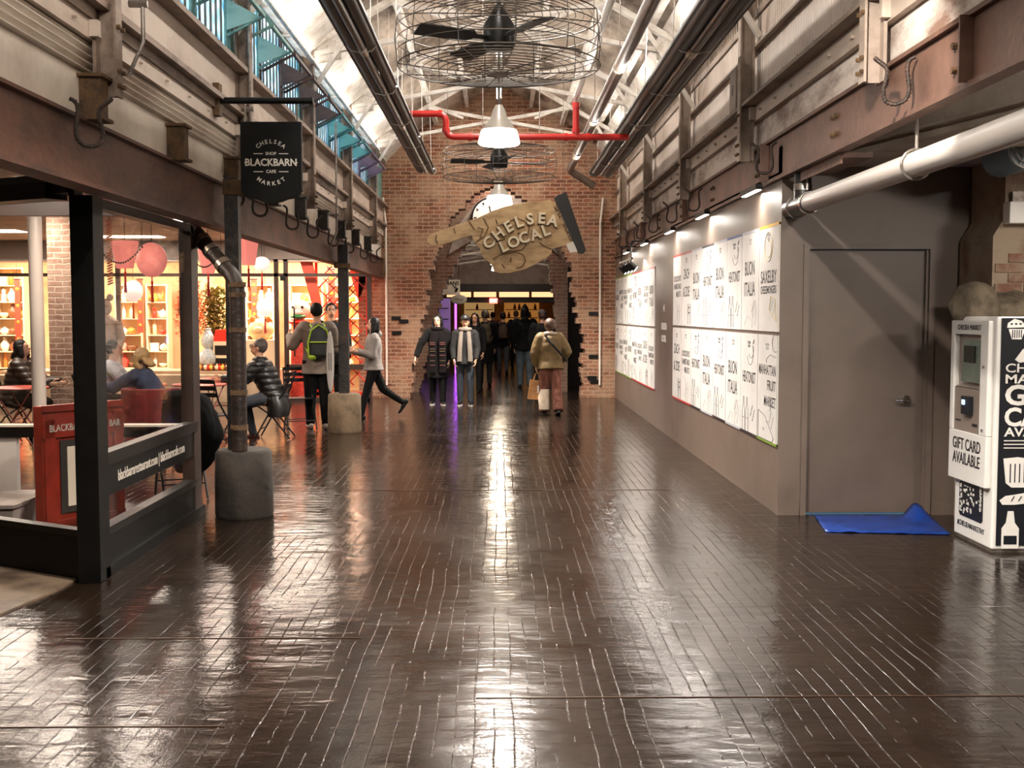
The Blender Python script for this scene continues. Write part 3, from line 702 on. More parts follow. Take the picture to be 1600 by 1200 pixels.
# posters: things with writing and drawings
paper = mat('poster_paper', '#cdc9c5', .55, 0, '#c2bdb8', 3, .3)
ink = mat('poster_ink', '#1d1a1a', .6); faint = mat('poster_pencil', '#8d8884', .6); tan_ink = mat('poster_tan_ink', '#b39a5a', .6)
STRIP = {k: mat('strip_'+k, v, .5) for k, v in dict(red='#a82f2a', blue='#27437c', black='#1f1d24', yellow='#d2a23c', green='#6f8a2a', grey='#a3a4ab').items()}
TXT = {'buon': ['BUON', 'ITALIA'], 'heat': ['HEATONIST'], 'zach': ['ZACH', '& ZOE'], 'sax': ['SAXELBY', 'CHEESEMONGERS'], 'man': ['MANHATTAN', 'FRUIT', 'MARKET'], 'dick': ["DICKSON'S", 'FARMSTAND', 'MEATS']}
NAME = {'buon': 'BUON ITALIA', 'heat': 'HEATONIST', 'zach': 'ZACH & ZOE', 'sax': 'SAXELBY CHEESEMONGERS', 'man': 'MANHATTAN FRUIT MARKET', 'dick': "DICKSON'S FARMSTAND MEATS"}
def poster(y, z0, z1, kind, strip, bottom, label, group, wd=.685):
    x = PX - .012
    t = thing('poster', label, 'poster', (PX, y, z0), group)
    MB().box(x, PX, y-wd/2, y+wd/2, z0, z1).build('panel', paper, t)
    s = MB(); s.box(x-.002, PX, y-wd/2, y+wd/2, z1-.018, z1+.004) if not bottom else s.box(x-.002, PX, y-wd/2, y+wd/2, z0-.004, z0+.018)
    s.box(x-.001, x, y-wd/2, y-wd/2+.006, z0, z1)
    s.build('colour_strip', STRIP[strip], t)
    U, V = (0, -1, 0), (0, 0, 1); H = z1-z0; m = MB()
    def tx(txt, u, v, size, sx=.5, bold=.03, mm=None, rot=0):
        uu = Vector((0, -math.cos(rot), math.sin(rot))); vv = Vector((0, math.sin(rot), math.cos(rot)))
        (mm or m).text(txt, (x-.001, y-u, z0+v*H), uu, vv, size*.66, .0008, bold, sx*.92)
    def fit(txt, u, v, cap, wf):         # cap height in metres, width as a share of the poster
        vs, _ = glyphs(txt, .012); w_ = max(p.x for p in vs) - min(p.x for p in vs); size = cap/.70
        m.text(txt, (x-.0005, y-u, z0+v*H), U, V, size, .0008, .012, wf*wd/(w_*size))
    if kind == 'buon': fit('BUON', -.02, .62, .125, .56); fit('ITALIA', -.02, .41, .125, .62)
    elif kind == 'heat': fit('HEATONIST', 0, .56, .10, .76)
    elif kind == 'zach': fit('ZACH', 0, .70, .12, .60); fit('& ZOE', 0, .46, .12, .66)
    elif kind == 'sax': fit('SAXELBY', 0, .51, .105, .80); fit('CHEESEMONGERS', 0, .39, .065, .80)
    elif kind == 'man': fit('MANHATTAN', 0, .67, .085, .86); fit('FRUIT', .15, .53, .085, .42); fit('MARKET', .10, .38, .085, .58)
    else: fit("DICKSON'S", 0, .66, .07, .78); fit('FARMSTAND', 0, .55, .07, .82); fit('MEATS', .08, .44, .07, .5)
    m.build('lettering', ink, t)
    g = MB(); tx('CHELSEA', 0, .91, .05, 1, 0, g); tx('LOCAL', 0, .875, .05, 1, 0, g)
    tx('Fresh & local', .12, .24, .06, .7, .0, g, .9); tx('Shop the market', .2, .2, .05, .7, 0, g, .9)
    g.build('small_print', faint if kind != 'heat' else ink, t)
    d = MB()
    def st(pts, r=.004, mm=d): r = r*.6; mm.tube([(x-.0005, y-u, z0+v*H) for u, v in pts], r, 4)
    def circ(cu, cv, ru, rv, a0=0, a1=2*PI, n=16, r=.004): st([(cu+ru*math.cos(a0+(a1-a0)*i/n), cv+rv*math.sin(a0+(a1-a0)*i/n)) for i in range(n+1)], r)
    if kind == 'heat':
        circ(.05, .80, .12, .11, -2.9, .9); circ(.08, .84, .10, .08, -2.6, .5); st([(.16, .9), (.2, .94)], .008)
        for u in (-.2, -.06): st([(u-.05, .02), (u-.05, .22), (u-.02, .28), (u-.02, .36), (u+.02, .36), (u+.02, .28), (u+.05, .22), (u+.05, .02)]); st([(u-.05, .15), (u+.05, .15)])
    elif kind == 'buon':
        st([(.1, .02), (.12, .2), (.22, .3), (.27, .2), (.2, .05)], .003); st([(-.2, .05), (-.1, .15), (.02, .1)], .003)
    elif kind == 'man':
        circ(.27, .93, .1, .08, 1, 5.2); st([(.3, .80), (.1, .82), (-.02, .78), (-.03, .74)]); st([(.3, .34), (.15, .36), (.12, .3)])
        st([(-.3, .28), (-.05, .24), (.25, .06), (.2, .02), (-.3, .02), (-.3, .28)], .006); st([(0, .2), (.03, .19)], .01); st([(-.12, .12), (-.09, .11)], .01)
    elif kind == 'sax': circ(0, .8, .14, .14, r=.006); circ(.02, .78, .08, .08, -2, 2, r=.006); st([(.1, .33), (.25, .3), (.28, .1), (.05, .2), (.1, .33)], .006)
    elif kind == 'zach': st([(.28, .3), (.28, .02)], .006); st([(.14, .3), (.14, .02)], .006); st([(.14, .25), (.28, .25)], .01); st([(.14, .18), (.28, .18)], .01)
    else: st([(-.1, .35), (.0, .3), (.05, .15), (.1, .05)], .004); circ(.1, .12, .1, .09)
    d.build('line_drawing', {'sax': tan_ink, 'buon': faint, 'dick': faint}.get(kind, ink), t)
    return t
# near group, from the camera outwards (right to left in the photo)
near_top = ['sax', 'buon', 'heat', 'buon', 'heat', 'buon', 'zach', 'dick']; near_bot = ['man', 'heat', 'buon', 'heat', 'buon', 'heat', 'dick', 'zach']
ts = ['yellow', 'grey', 'blue', 'grey', 'black', 'grey', 'red', 'red']; bs = ['green', 'black', 'grey', 'black', 'grey', 'black', 'red', 'red']
for i in range(8):
    y = 9.10 + .345 + i*.69
    c_ = ['first', 'second', 'third', 'fourth', 'fifth', 'sixth', 'seventh', 'eighth'][i]
    poster(y, 1.50, 2.39, near_top[i], ts[i], False, 'white poster with %s edge, top row of the near block, %s from the door corner' % (ts[i], c_), 'posters of the near block')
    poster(y, .56, 1.47, near_bot[i], bs[i], True, 'white poster with %s edge, bottom row of the near block, %s from the door corner' % (bs[i], c_), 'posters of the near block')
ft = ['buon', 'dick', 'buon', 'heat', 'man', 'dick', 'man', 'heat']; fb = ['dick', 'zach', 'dick', 'man', 'heat', 'man', 'dick', 'heat']
for i in range(8):
    y = 16.35 + .345 + i*.69
    c_ = ['first', 'second', 'third', 'fourth', 'fifth', 'sixth', 'seventh', 'eighth'][i]
    poster(y, 1.46, 2.33, ft[i], 'red' if i < 4 else 'green', False, 'white poster, top row of the far block, %s from the bare strip of wall' % c_, 'posters of the far block')
    poster(y, .53, 1.43, fb[i], 'red' if i < 4 else 'green', True, 'white poster, bottom row of the far block, %s from the bare strip of wall' % c_, 'posters of the far block')
# white lettering on the bare strip
wl = mat('white_lettering', '#d8d2cb', .5)
m = MB().text('CHELSEA', (PX-.001, 15.5, 1.47), (0,-1,0), (0,0,1), .13, .004, .01).text('LOCAL', (PX-.001, 15.5, 1.3), (0,-1,0), (0,0,1), .13, .004, .01).text('44', (PX-.001, 15.5, 1.72), (0,-1,0), (0,0,1), .14, .004, .01)
tag(m.build('wall_lettering', wl, origin=(PX, 15.5, 1.5)), 'small white lettering on the bare strip of wall between the poster blocks', 'lettering')

# wall washers under the right girder
for i, y in enumerate((9.75, 12.1, 14.4, 16.9, 19.3)):
    t = thing('wall_washer', 'short lamp under the right girder washing the posters, %s from the camera' % ORD[i], 'lamp', (PX-.1, y, 2.72), 'wall washer lamps')
    MB().box(PX-.13, PX-.07, y-.3, y+.3, 2.69, 2.735).build('housing', black, t)
    MB().box(PX-.12, PX-.08, y-.29, y+.29, 2.682, 2.69).build('tube', mat('washer_tube', '#fff4e6', .4, emit=2.5), t)
    light('lamp', 'AREA', (PX-.10, y, 2.675), WASH_E*.30, WHITE, .05, .6, (PX-.02, y, 1.8), parent=t)
# small group of track spots
t = thing('track_light', 'rail of four small black spotlights in front of the far poster block', 'lamp', (2.0, 17.6, 2.5))
MB().bar((2.0, 16.9, 2.48), (2.0, 18.5, 2.48), .03).cyl((2.0, 17, 2.48), (2.0, 17, 2.74), .01, n=6).cyl((2.0, 18.4, 2.48), (2.0, 18.4, 2.74), .01, n=6).bar((2.0, 17, 2.74), (WX, 17, 2.74), .02).bar((2.0, 18.4, 2.74), (WX, 18.4, 2.74), .02).build('rail', black, t)
for y in (17.05, 17.45, 17.9, 18.3):
    s = MB().cyl((2.0, y, 2.47), (2.0, y, 2.40), .01, n=6).cyl((1.97, y, 2.42), (2.07, y, 2.33), .045, .055, n=12).build('spot_head', black, t)
    MB().cyl((2.072, y, 2.328), (2.076, y, 2.325), .045, n=12).build('lens', mat('spot_lens', '#fff6e6', .3, emit=10), s)
light('lamp', 'AREA', (2.0, 17.7, 2.3), 5, WHITE, .1, 1.2, (PX, 17.7, 1.9), parent=t)

# ================================================================ RECESS: pipe, slab, stone pier
t = thing('drain_pipe', 'fat white pipe hanging under the right girder, black couplings at its end', 'pipe', (2.36, 6, 2.48))
px_, pz = 2.35, 2.49
MB().cyl((px_, 8.5, pz), (px_, -1, pz), .072, n=24).build('pipe', mat('white_pipe', '#ddd6cf', .3), t, smooth=True)
MB().cyl((px_, 9.05, pz), (px_, 8.5, pz), .078, n=24).cyl((px_, 8.72, pz), (px_, 8.72, 2.735), .065, n=20).build('coupling', mat('black_pipe', '#2a2420', .35), t, smooth=True)
MB().cyl((px_, 8.72, 2.60), (px_, 8.72, 2.65), .07, n=20).cyl((px_, 8.56, pz), (px_, 8.51, pz), .083, n=20).cyl((px_, 8.9, pz), (px_, 8.87, pz), .083, n=20).build('clamp_band', chrome, t, smooth=True)
for k, yy in enumerate((6.35, 8.88)):
    m = MB().tube([(px_+.085*math.cos(a), yy, pz+.085*math.sin(a)) for a in [2*PI*i/24 for i in range(24)]], .008, 6, closed=True)
    m.cyl((px_, yy, pz+.08), (px_, yy, 2.75), .009, n=6); m.build('hanger', galv, t)
slabm = mat('pale_slab', '#c9bfb2', .6, 0, '#a89a8a', 2, .35, .1)
a, b = Vector((2.5, 9.08, 0)), Vector((3.55, 5.0, 0)); n_ = Vector((b.y-a.y, -(b.x-a.x), 0)).normalized()
m = MB(); m.prism([(a.x, a.y), (b.x, b.y), (5.1, 5.0), (5.1, 9.08)], (0, 0, 2.83), (1, 0, 0), (0, 1, 0), (0, 0, .5))
struct(m.build('ceiling', slabm))
m = MB(); m.bar((a.x-.015, a.y-.1, 2.84), (b.x-.015, b.y, 2.84), .04, .04); m.tube([(a.x-.04, a.y-.1, 2.90), (b.x-.04, b.y, 2.90)], .012, 8)
struct(m.build('trim_14', slabm))
struct(MB().box(2.44, 5.1, -3, 5.1, 3.3, 3.4).box(2.44, 5.1, 5.0, 9.1, 3.33, 3.4).build('ceiling', slabm))
t = thing('steel_plate', 'short brown steel plate fixed beneath the right girder above the pipe', 'plate', (2.45, 7.5, 2.73))
MB().box(2.30, 2.52, 7.6, 8.6, 2.70, 2.735).build('plate', rustr, t)
MB().box(2.30, 2.315, 7.6, 8.6, 2.66, 2.70).build('lip', rustr, t)
for k, (x, y) in enumerate(((2.95, 2.4), (4.3, 6.4))):
    t = thing('recess_lamp', 'flush ceiling lamp of the side recess, %s' % ('before the kiosk and out of frame' if k == 0 else 'above the kiosk'), 'lamp', (x, y, 3.3 if k == 0 else 2.83))
    z = 3.3 if k == 0 else 2.83
    MB().cyl((x, y, z), (x, y, z-.03), .14, n=20).build('housing', white, t); MB().cyl((x, y, z-.03), (x, y, z-.035), .12, n=20).build('diffuser', mat('batten_glow', '#fff6ea', .4, emit=6), t)
    light('lamp', 'AREA', (x, y, z-.04), RECESS_E*(1 if k == 0 else .35), WHITE, .25, .25, (3.2, 8.5, 1.6) if k == 0 else (x, y, 0), parent=t)
# stone/brick pier at the right edge
pier = mat('worn_pier', '#9b8a76', .8, 0, '#6d4c3c', 3.0, .45, .5, 14)
pyf = 8.42
xl = P(1551, 400, pyf).x; xu = P(1571, 300, pyf).x
zz = P(1551, 352, pyf).z
m = MB(); m.prism([(xl, 0), (xl, zz-.08), (xu, zz+.06), (xu, 2.83), (4.9, 2.83), (4.9, 0)], (0, pyf, 0), (1, 0, 0), (0, 0, 1), (0, .6, 0))
struct(m.build('wall_right', pier))
m = MB()
for r_ in range(6):
    for c__ in range(5): m.box(xl+.02+c__*.22+(.1 if r_%2 else 0), xl+.22+c__*.22+(.1 if r_%2 else 0), pyf-.012, pyf+.02, 1.66+r_*.075, 1.725+r_*.075)
struct(m.build('trim_15', mat('red_chips', '#7d5746', .8, 0, '#9b8a76', 5, .5, .4, 30)))
rk = MB(); p = P(1500, 480, 8.35)
rk.ball((3.52, 8.25, 1.70), (.17, .17, .19), 18).ball((3.82, 8.3, 1.66), (.25, .18, .14), 18)
o = rk.build('stone_lump', mat('rough_stone', '#6e6250', .85, 0, '#3f352a', 7, .5, 1, 12), origin=(3.6, 8.25, 1.55), smooth=True)
for v in o.data.vertices:
    k = noise.noise(v.co*9)*.04 + noise.noise(v.co*23)*.015; v.co += v.co.normalized()*k
tag(o, 'rough lump of grey stone poking out above the gift card kiosk', 'stone')
p = P(1586, 333, pyf-.05)
t = thing('emergency_light', 'white wall box on the stone pier at the right edge of the picture', 'box', (p.x, pyf, p.z))
MB().box(p.x-.07, p.x+.3, pyf-.12, pyf, p.z-.08, p.z+.08).build('housing', mat('box_white', '#e8e4dd', .4), t, bevel=.006)
MB().box(p.x-.02, p.x+.2, pyf-.05, pyf, p.z+.08, p.z+.16).build('bracket', galv, t)
p = P(1594, 303, pyf-.02)
t = thing('round_tag', 'tiny round white ampersand tag on the stone pier over the white box', 'sign', (p.x, pyf, p.z))
MB().cyl((p.x, pyf-.012, p.z), (p.x, pyf, p.z), .024, n=16).build('disc', mat('box_white', '#e8e4dd', .4), t)
MB().text('&', (p.x, pyf-.014, p.z), (1,0,0), (0,0,1), .035, .003).build('lettering', black, t)
# convex mirror-like round fitting at the edge
p = P(1604, 235, 8.0)
t = thing('round_fan_guard', 'round wire-guarded fitting at the right edge below the white pipe', 'fitting', (p.x, 8.0, p.z))
m = MB()
for r_ in (.05, .09, .13): m.tube([(p.x+r_*math.cos(a), 7.97, p.z+r_*math.sin(a)) for a in [2*PI*i/24 for i in range(24)]], .005, 5, closed=True)
for k in range(6): a = k*PI/3; m.cyl((p.x, 7.97, p.z), (p.x+.13*math.cos(a), 7.97, p.z+.13*math.sin(a)), .004, n=5)
m.build('guard', galv, t)
MB().cyl((p.x, 7.99, p.z), (p.x, 8.42, p.z), .14, n=24).build('housing', mat('fitting_blue', '#7d93a5', .3), t, smooth=True)

# ================================================================ GIFT CARD KIOSK
KX0, KX1, KY0, KY1, KH = 3.40, 4.05, 7.62, 8.26, 1.63
kw = mat('kiosk_white', '#dcd8d2', .35); kb = mat('kiosk_black', '#15171d', .4); kg = mat('kiosk_taupe', '#8f8177', .4, .2); kink = mat('kiosk_ink', '#222022', .5); kpr = mat('kiosk_print', '#dad6cf', .5)
t = thing('gift_card_kiosk', 'white and black gift card kiosk standing at the right edge of the hall', 'kiosk', (3.7, 7.9, 0))
MB().box(KX0, KX1, KY0, KY1, .02, KH).build('cabinet', kw, t, bevel=.012)
MB().box(KX0+.03, KX1, KY0-.006, KY0+.01, .05, KH-.01).build('side_panel', kb, t)
MB().box(KX0+.01, KX1, KY0+.01, KY1-.01, 0, .02).build('plinth', galv, t)
# bezel standing proud of the narrow face, with a recess
bx = KX0-.045; a0, a1 = KY0+.03, KY1+.02; zb, zt_ = .44+.0, KH-.03
sy0, sy1, sz0, sz1 = a0+.12, a1-.06, .92, 1.52
m = MB(); m.box(bx, KX0, a0, a1, zb, .80).box(bx, KX0, a0, sy0, .80, zt_).box(bx, KX0, sy1, a1, .80, zt_).box(bx, KX0, sy0, sy1, sz1-.02, zt_)
m.build('bezel', kw, t, bevel=.006)
MB().add([(KX0-.002, sy0, 1.13), (KX0-.002, sy1, 1.13), (KX0-.002, sy1, 1.50), (KX0-.002, sy0, 1.50), (KX0-.03, sy0, 1.12), (KX0-.03, sy1, 1.12)], [(0,1,2,3),(4,5,1,0)]).build('screen_surround', kg, t)
sc = MB(); sc.add([(bx+.012, sy0+.02, 1.16), (bx+.012, sy1-.10, 1.16), (bx+.034, sy1-.08, 1.46), (bx+.034, sy0+.02, 1.46), (bx+.03, sy0+.02, 1.16), (bx+.03, sy1-.10, 1.16), (bx+.05, sy1-.08, 1.46), (bx+.05, sy0+.02, 1.46)], [(0,3,2,1),(4,5,6,7),(0,1,5,4),(2,3,7,6),(0,4,7,3),(1,2,6,5)])
s_ = sc.build('screen', mat('dim_screen', '#4f5348', .25, 0, '#2e332b', 2, .4, emit=.25), t)
MB().box(bx+.008, bx+.02, sy0+.12, sy0+.3, 1.30, 1.42).build('screen_image', mat('screen_dark', '#24281f', .4), s_)
MB().box(bx+.012, bx+.03, sy0, sy1, .80, 1.115).build('control_panel', kg, t)
cr = MB().box(bx-.03, bx+.012, sy0+.12, sy0+.24, .93, 1.06).build('card_reader', kb, t, bevel=.004)
MB().box(bx-.034, bx-.03, sy0+.17, sy0+.215, 1.0, 1.035).build('display', mat('reader_display', '#9fc4ff', .3, emit=1.5), cr)
MB().box(bx+.008, bx+.012, sy0+.05, sy0+.13, .85, .87).box(bx+.008, bx+.012, sy0+.33, sy0+.42, .87, .88).build('slots', kink, t)
MB().cyl((bx, a0+.05, 1.28), (bx-.01, a0+.05, 1.28), .011, n=10).cyl((bx, a0+.05, .84), (bx-.01, a0+.05, .84), .011, n=10).build('locks', chrome, t)
U, V = (0, -1, 0), (0, 0, 1); yc = (a0+a1)/2
m = MB().text('GIFT CARD', (bx-.001, yc, .705), U, V, .118, .003, .012, .80).text('AVAILABLE', (bx-.001, yc, .60), U, V, .118, .003, .012, .80).text('CHELSEA MARKET', (bx-.001, yc, 1.55), U, V, .052, .003, .0, .95)
m.build('lettering', kink, t)
MB().text('#CHELSEAMARKETNY', (KX0-.001, yc, .115), U, V, .055, .003, .006, .85).build('hashtag_lettering', kink, t)
MB().prism([(-.2, -.13), (-.18, -.15), (.18, -.15), (.2, -.13), (.2, .13), (.18, .15), (-.18, .15), (-.2, .13)], (KX0, yc, .30), (0, -1, 0), (0, 0, .85), (-.004, 0, 0)).build('picture_patch', kb, t)
rnd = random.Random(9); m = MB()
for k in range(60):
    u = rnd.uniform(-.18, .14); v = rnd.uniform(-.10, .10)
    if u > .02 and v < -.02: continue
    m.cbox((KX0-.006, yc-u, .30+v), .003, rnd.uniform(.006, .03), rnd.uniform(.006, .026))
m.build('picture_print', kpr, t)
MB().text('SEAFOOD', (KX0-.006, yc-.165, .34), (0, 0, -1), (0, -1, 0), .04, .003).build('picture_lettering', kpr, t)
# black side: lettering and white drawings
yy = KY0-.007; m = MB(); U2 = (1, 0, 0)
x0 = KX0+.065
def ltx(txt, x, z, size, bold=.01, sx=1.0):
    vs, _ = glyphs(txt, bold); wmin = min(p.x for p in vs)*size*sx; m.text(txt, (x - wmin, yy, z), U2, V, size, .003, bold, sx)
ltx('CHELSEA', x0, 1.275, .085, .01, 1.25); ltx('MARKET', x0, 1.20, .085, .02, 1.35)
ltx('GIFT', x0, 1.085, .19, .03, 1.15); ltx('CARDS', x0, .935, .175, .03, .98); ltx('AVAILABLE', x0, .835, .085, .02, 1.2)
for z in (.775, .75, .725): m.box(x0, KX1-.05, yy-.003, yy, z, z+.007)
m.build('side_lettering', kpr, t)
d = MB(); Y_ = (0, -.004, 0)
def shp(poly, ox, oz, s=1): d.prism([(a*s, b*s) for a, b in poly], (ox, yy, oz), U2, V, Y_)
shp([(.01, .07), (.035, -.0), (.10, -.0), (.125, .07)], x0, 1.475); shp([(0, .078), (.005, .11), (.05, .14), (.10, .125), (.135, .082)], x0, 1.475)
shp([(0, 0), (.05, .07), (.10, .10), (.16, .20), (.30, .2), (.32, .1), (.2, -.0), (.03, -.02)], x0+.06, 1.335)
shp([(.0, .20), (.02, .03), (.06, 0), (.16, 0), (.2, .03), (.22, .17), (.17, .2), (.1, .21)], x0, .455)
shp([(0, .03), (.04, .06), (.2, .085), (.4, .09), (.45, .06), (.3, .02), (.1, 0), (.02, .0)], x0-.02, .335)
shp([(.0, 0), (0, .14), (.03, .18), (.04, .26), (.08, .26), (.09, .18), (.12, .14), (.12, 0)], x0+.0, .03)
build_split(d, 'side_drawing', kpr, t)
d = MB()
for k in range(5): d.box(x0+.035+k*.015, x0+.041+k*.015, yy-.006, yy-.003, 1.485, 1.54)
for k in range(3): d.ball((x0+.03+.03*k, yy-.005, 1.58), (.009, .003, .007), 8)
for k in range(4): d.bar((x0+.15+.02*k, yy-.006, 1.39+.02*k), (x0+.19+.02*k, yy-.006, 1.37+.02*k), .007, .002, (0, 1, 0))
for k in range(4): d.box(x0+.045+k*.032, x0+.052+k*.032, yy-.006, yy-.003, .49, .62)
for k in range(4): d.bar((x0+.06+.05*k, yy-.006, .36), (x0+.08+.05*k, yy-.006, .395), .006, .002, (0, 1, 0))
d.box(x0+.015, x0+.105, yy-.006, yy-.003, .06, .12)
d.build('drawing_details', kb, t)
# ================================================================ OVERHEAD: heaters, pipes, fans, pendants
def tube_heater(xa, xb, z, y1, label, w=.15):
    # dark reflector troughs side by side with the burner tube between
    t = thing('tube_heater', label, 'heater', ((xa+xb)/2, 9, z))
    hood = mat('heater_hood', '#2b2521', .4, .4, '#1a1613', 3, .4); tubem = mat('heater_tube', '#4b423b', .3, .6, '#2d2622', 9, .4)
    c = (xa+xb)/2; W = (xb-xa)
    prof = [(-W/2, 0), (-W/2+.03, .0), (-W*.18, .12), (W*.18, .12), (W/2-.03, 0), (W/2, 0), (W/2, .015), (W*.22, .14), (-W*.22, .14), (-W/2, .015)]
    MB().prism(prof, (c, -2, z-.02), (1, 0, 0), (0, 0, 1), (0, y1+2, 0)).build('reflector', hood, t)
    for s in (-1, 1): MB().cyl((c+s*W*.27, -2, z+.02), (c+s*W*.27, y1+.15*s, z+.02), W*.2, n=20).build('burner_tube', hood, t, smooth=True)
    MB().cyl((c, -2, z-.035), (c, y1-.1, z-.035), W*.12, n=16).build('flue_tube', tubem, t, smooth=True)
    b = MB()
    for y in (6.2, 10.0, 14.0, 17.2): b.cyl((c, y, z-.035), (c, y+.22, z-.035), W*.135, n=16)
    build_split(b, 'silver_band', mat('dull_silver', '#a0917f', .3, .7), t, smooth=True)
    h = MB(); y = .5
    while y < y1:
        h.tube([(c-W*.48, y, z), (c-W*.3, y, z-.07), (c, y, z-.09), (c+W*.3, y, z-.07), (c+W*.48, y, z)], .005, 5)
        for s in (-1, 1): h.cyl((c+s*W*.48, y, z), (c+s*W*.40, y, roofz(c)-.1), .005, n=5)
        y += 1.9
    build_split(h, 'hanger', white, t)
    MB().cyl((c-W*.3, y1, z+.02), (c-W*.3, y1+.12, z+.02), W*.22, n=16).cyl((c+W*.3, y1+.12, z+.02), (c+W*.3, y1+.25, z+.02), W*.22, n=16).build('end_cap', galv, t, smooth=True)
    return t
tube_heater(-1.36, -1.05, 4.02, 18.7, 'long dark double tube heater hanging under the left roof slope')
tube_heater(1.52, 1.93, 4.02, 19.0, 'long dark double tube heater hanging under the right roof slope')
def smooth_path(pts, k=6):
    out = [Vector(pts[0])]
    for a, b, c in zip(pts, pts[1:], pts[2:]):
        a, b, c = Vector(a), Vector(b), Vector(c); r = min(.12, (b-a).length*.4, (c-b).length*.4)
        p, q = b+(a-b).normalized()*r, b+(c-b).normalized()*r
        out += [p.lerp(b, i/k).lerp(b.lerp(q, i/k), i/k) for i in range(k+1)]
    return out + [Vector(pts[-1])]
t = thing('steam_pipe', 'thick brown pipe under the right roof slope ending in an elbow by the brick', 'pipe', (1.27, 9, 4.22))
brownp = mat('brown_pipe', '#6a5c52', .35, .4, '#4a3e36', 6, .4)
MB().tube(smooth_path([(1.26, -2, 4.22), (1.26, 20.3, 4.22), (1.72, 20.4, 3.95)]), .065, 16).build('pipe', brownp, t, smooth=True)
b = MB(); y = 2.5
while y < 20: b.cyl((1.26, y, 4.22), (1.26, y+.07, 4.22), .073, n=16); b.cyl((1.26, y+.03, 4.28), (1.26, y+.03, roofz(1.26)-.1), .006, n=5); y += 3.1
build_split(b, 'clamp_band', galv, t)
MB().tube(smooth_path([(1.05, 9.3, 4.9), (1.13, 9.3, 4.35), (1.26, 9.3, 4.30)]), .02, 8).build('branch_tube', brownp, t, smooth=True)
whitep = mat('sprinkler_white', '#d9d2c8', .35)
t = thing('sprinkler_line', 'slim white sprinkler pipe feeding down into the red pipe on the right', 'pipe', (.95, 9, 4.29))
MB().tube(smooth_path([(.95, -2, 4.30), (.95, 13.95, 4.30), (.95, 14.0, 4.24)]), .036, 12).build('pipe', whitep, t, smooth=True)
h = MB(); y = 1.5
while y < 14: h.cyl((.95, y, 4.3), (.95, y, roofz(.95)-.1), .006, n=5); y += 3.3
build_split(h, 'hanger', galv, t)
pl, pr = P(648, 178, 14.0), P(957, 216, 14.0)
t = thing('sprinkler_main', 'bright red sprinkler pipe crossing the hall behind the big pendant lamp', 'pipe', (0, 14, 3.85))
zr = P(800, 214, 14).z; zl = P(690, 178, 14).z; xe = P(697, 200, 14).x
MB().tube(smooth_path([(-1.2, 14, zl), (xe, 14, zl), (xe, 14, zr), (1.6, 14, zr)]), .04, 14).cyl((.95, 14, zr), (.95, 14, 4.27), .04, n=14).build('pipe', red_pipe, t, smooth=True)
b = MB()
for x in (-.75, -.38, .8, 1.08): b.cyl((x, 14, zl if x < xe else zr), (x+.05, 14, zl if x < xe else zr), .05, n=14)
b.cyl((.95, 14, zr+.05), (.95, 14, zr+.1), .05, n=14).cyl((.95, 14, 4.18), (.95, 14, 4.25), .05, n=14).cyl((xe, 14, zr+.06), (xe, 14, zr+.1), .05, n=14)
build_split(b, 'coupling', red_pipe, t, smooth=True)
h = MB(); [h.cyl((x, 14, zr), (x, 14, roofz(x)-.05), .006, n=5) for x in (-.2, .5)]; build_split(h, 'hanger', galv, t)

# ceiling fans in wire cages
wire = mat('cage_wire', '#5a534c', .35, .6)
def make_fan():
    t = thing('caged_fan', 'x', 'fan'); Rr = .76; zb, zt = 3.50, 3.86
    c = MB()
    for k in range(2):
        z = (zb, zt)[k]
        for i in range(1, 12):
            r = .08 + (Rr-.08)*i/11
            zz = z - (.05*(1-(r/Rr)**2) if k == 0 else -.03*(1-(r/Rr)**2))
            c.tube([(r*math.cos(a), r*math.sin(a), zz) for a in [2*PI*j/40 for j in range(40)]], .0035 if i < 11 else .006, 4, closed=True)
    for zz in (zb+.09, zb+.18, zb+.27): c.tube([((Rr+.01)*math.cos(a), (Rr+.01)*math.sin(a), zz) for a in [2*PI*j/40 for j in range(40)]], .004, 4, closed=True)
    c.build('cage_rings', wire, t)
    s = MB()
    for k in range(12):
        a = 2*PI*k/12; d = Vector((math.cos(a), math.sin(a), 0))
        s.tube([d*.05+Vector((0,0,zb-.05)), d*.5+Vector((0,0,zb-.028)), d*Rr+Vector((0,0,zb)), d*(Rr+.02)+Vector((0,0,(zb+zt)/2)), d*Rr+Vector((0,0,zt)), d*.5+Vector((0,0,zt+.017)), d*.06+Vector((0,0,zt+.03))], .0045, 4)
    s.build('cage_spokes', wire, t)
    MB().cyl((0,0,zb-.055), (0,0,zb-.045), .085, n=20).build('cage_hub', galv, t)
    MB().lathe([(.03, 3.62), (.11, 3.63), (.12, 3.68), (.12, 3.80), (.06, 3.90), (.03, 3.95)], (0,0,0), 20).build('motor', black, t, smooth=True)
    bl = mat('fan_blade', '#171412', .45)
    for k in range(4):
        a = .35 + k*PI/2; m = MB(); ca, sa = math.cos(a), math.sin(a); tilt = .22
        u = Vector((ca, sa, 0)); v = Vector((-sa*math.cos(tilt), ca*math.cos(tilt), math.sin(tilt)))
        m.prism([(.1, -.025), (.2, -.035), (.24, -.08), (.66, -.095), (.68, .08), (.24, .075), (.2, .03), (.1, .025)], (0, 0, 3.70), u, v, Vector((0, 0, .01)))
        m.build('blade', bl, t)
    MB().cyl((0,0,3.9), (0,0,RZ-.1), .018, n=10).build('down_rod', black, t)
    m = MB(); m.tube([(.03, 0, 5.6), (.06, .02, 5.0), (.02, .0, 4.5), (.05, 0, 4.0)], .006, 6); m.build('cable', wire, t)
    return t
fan0 = make_fan()
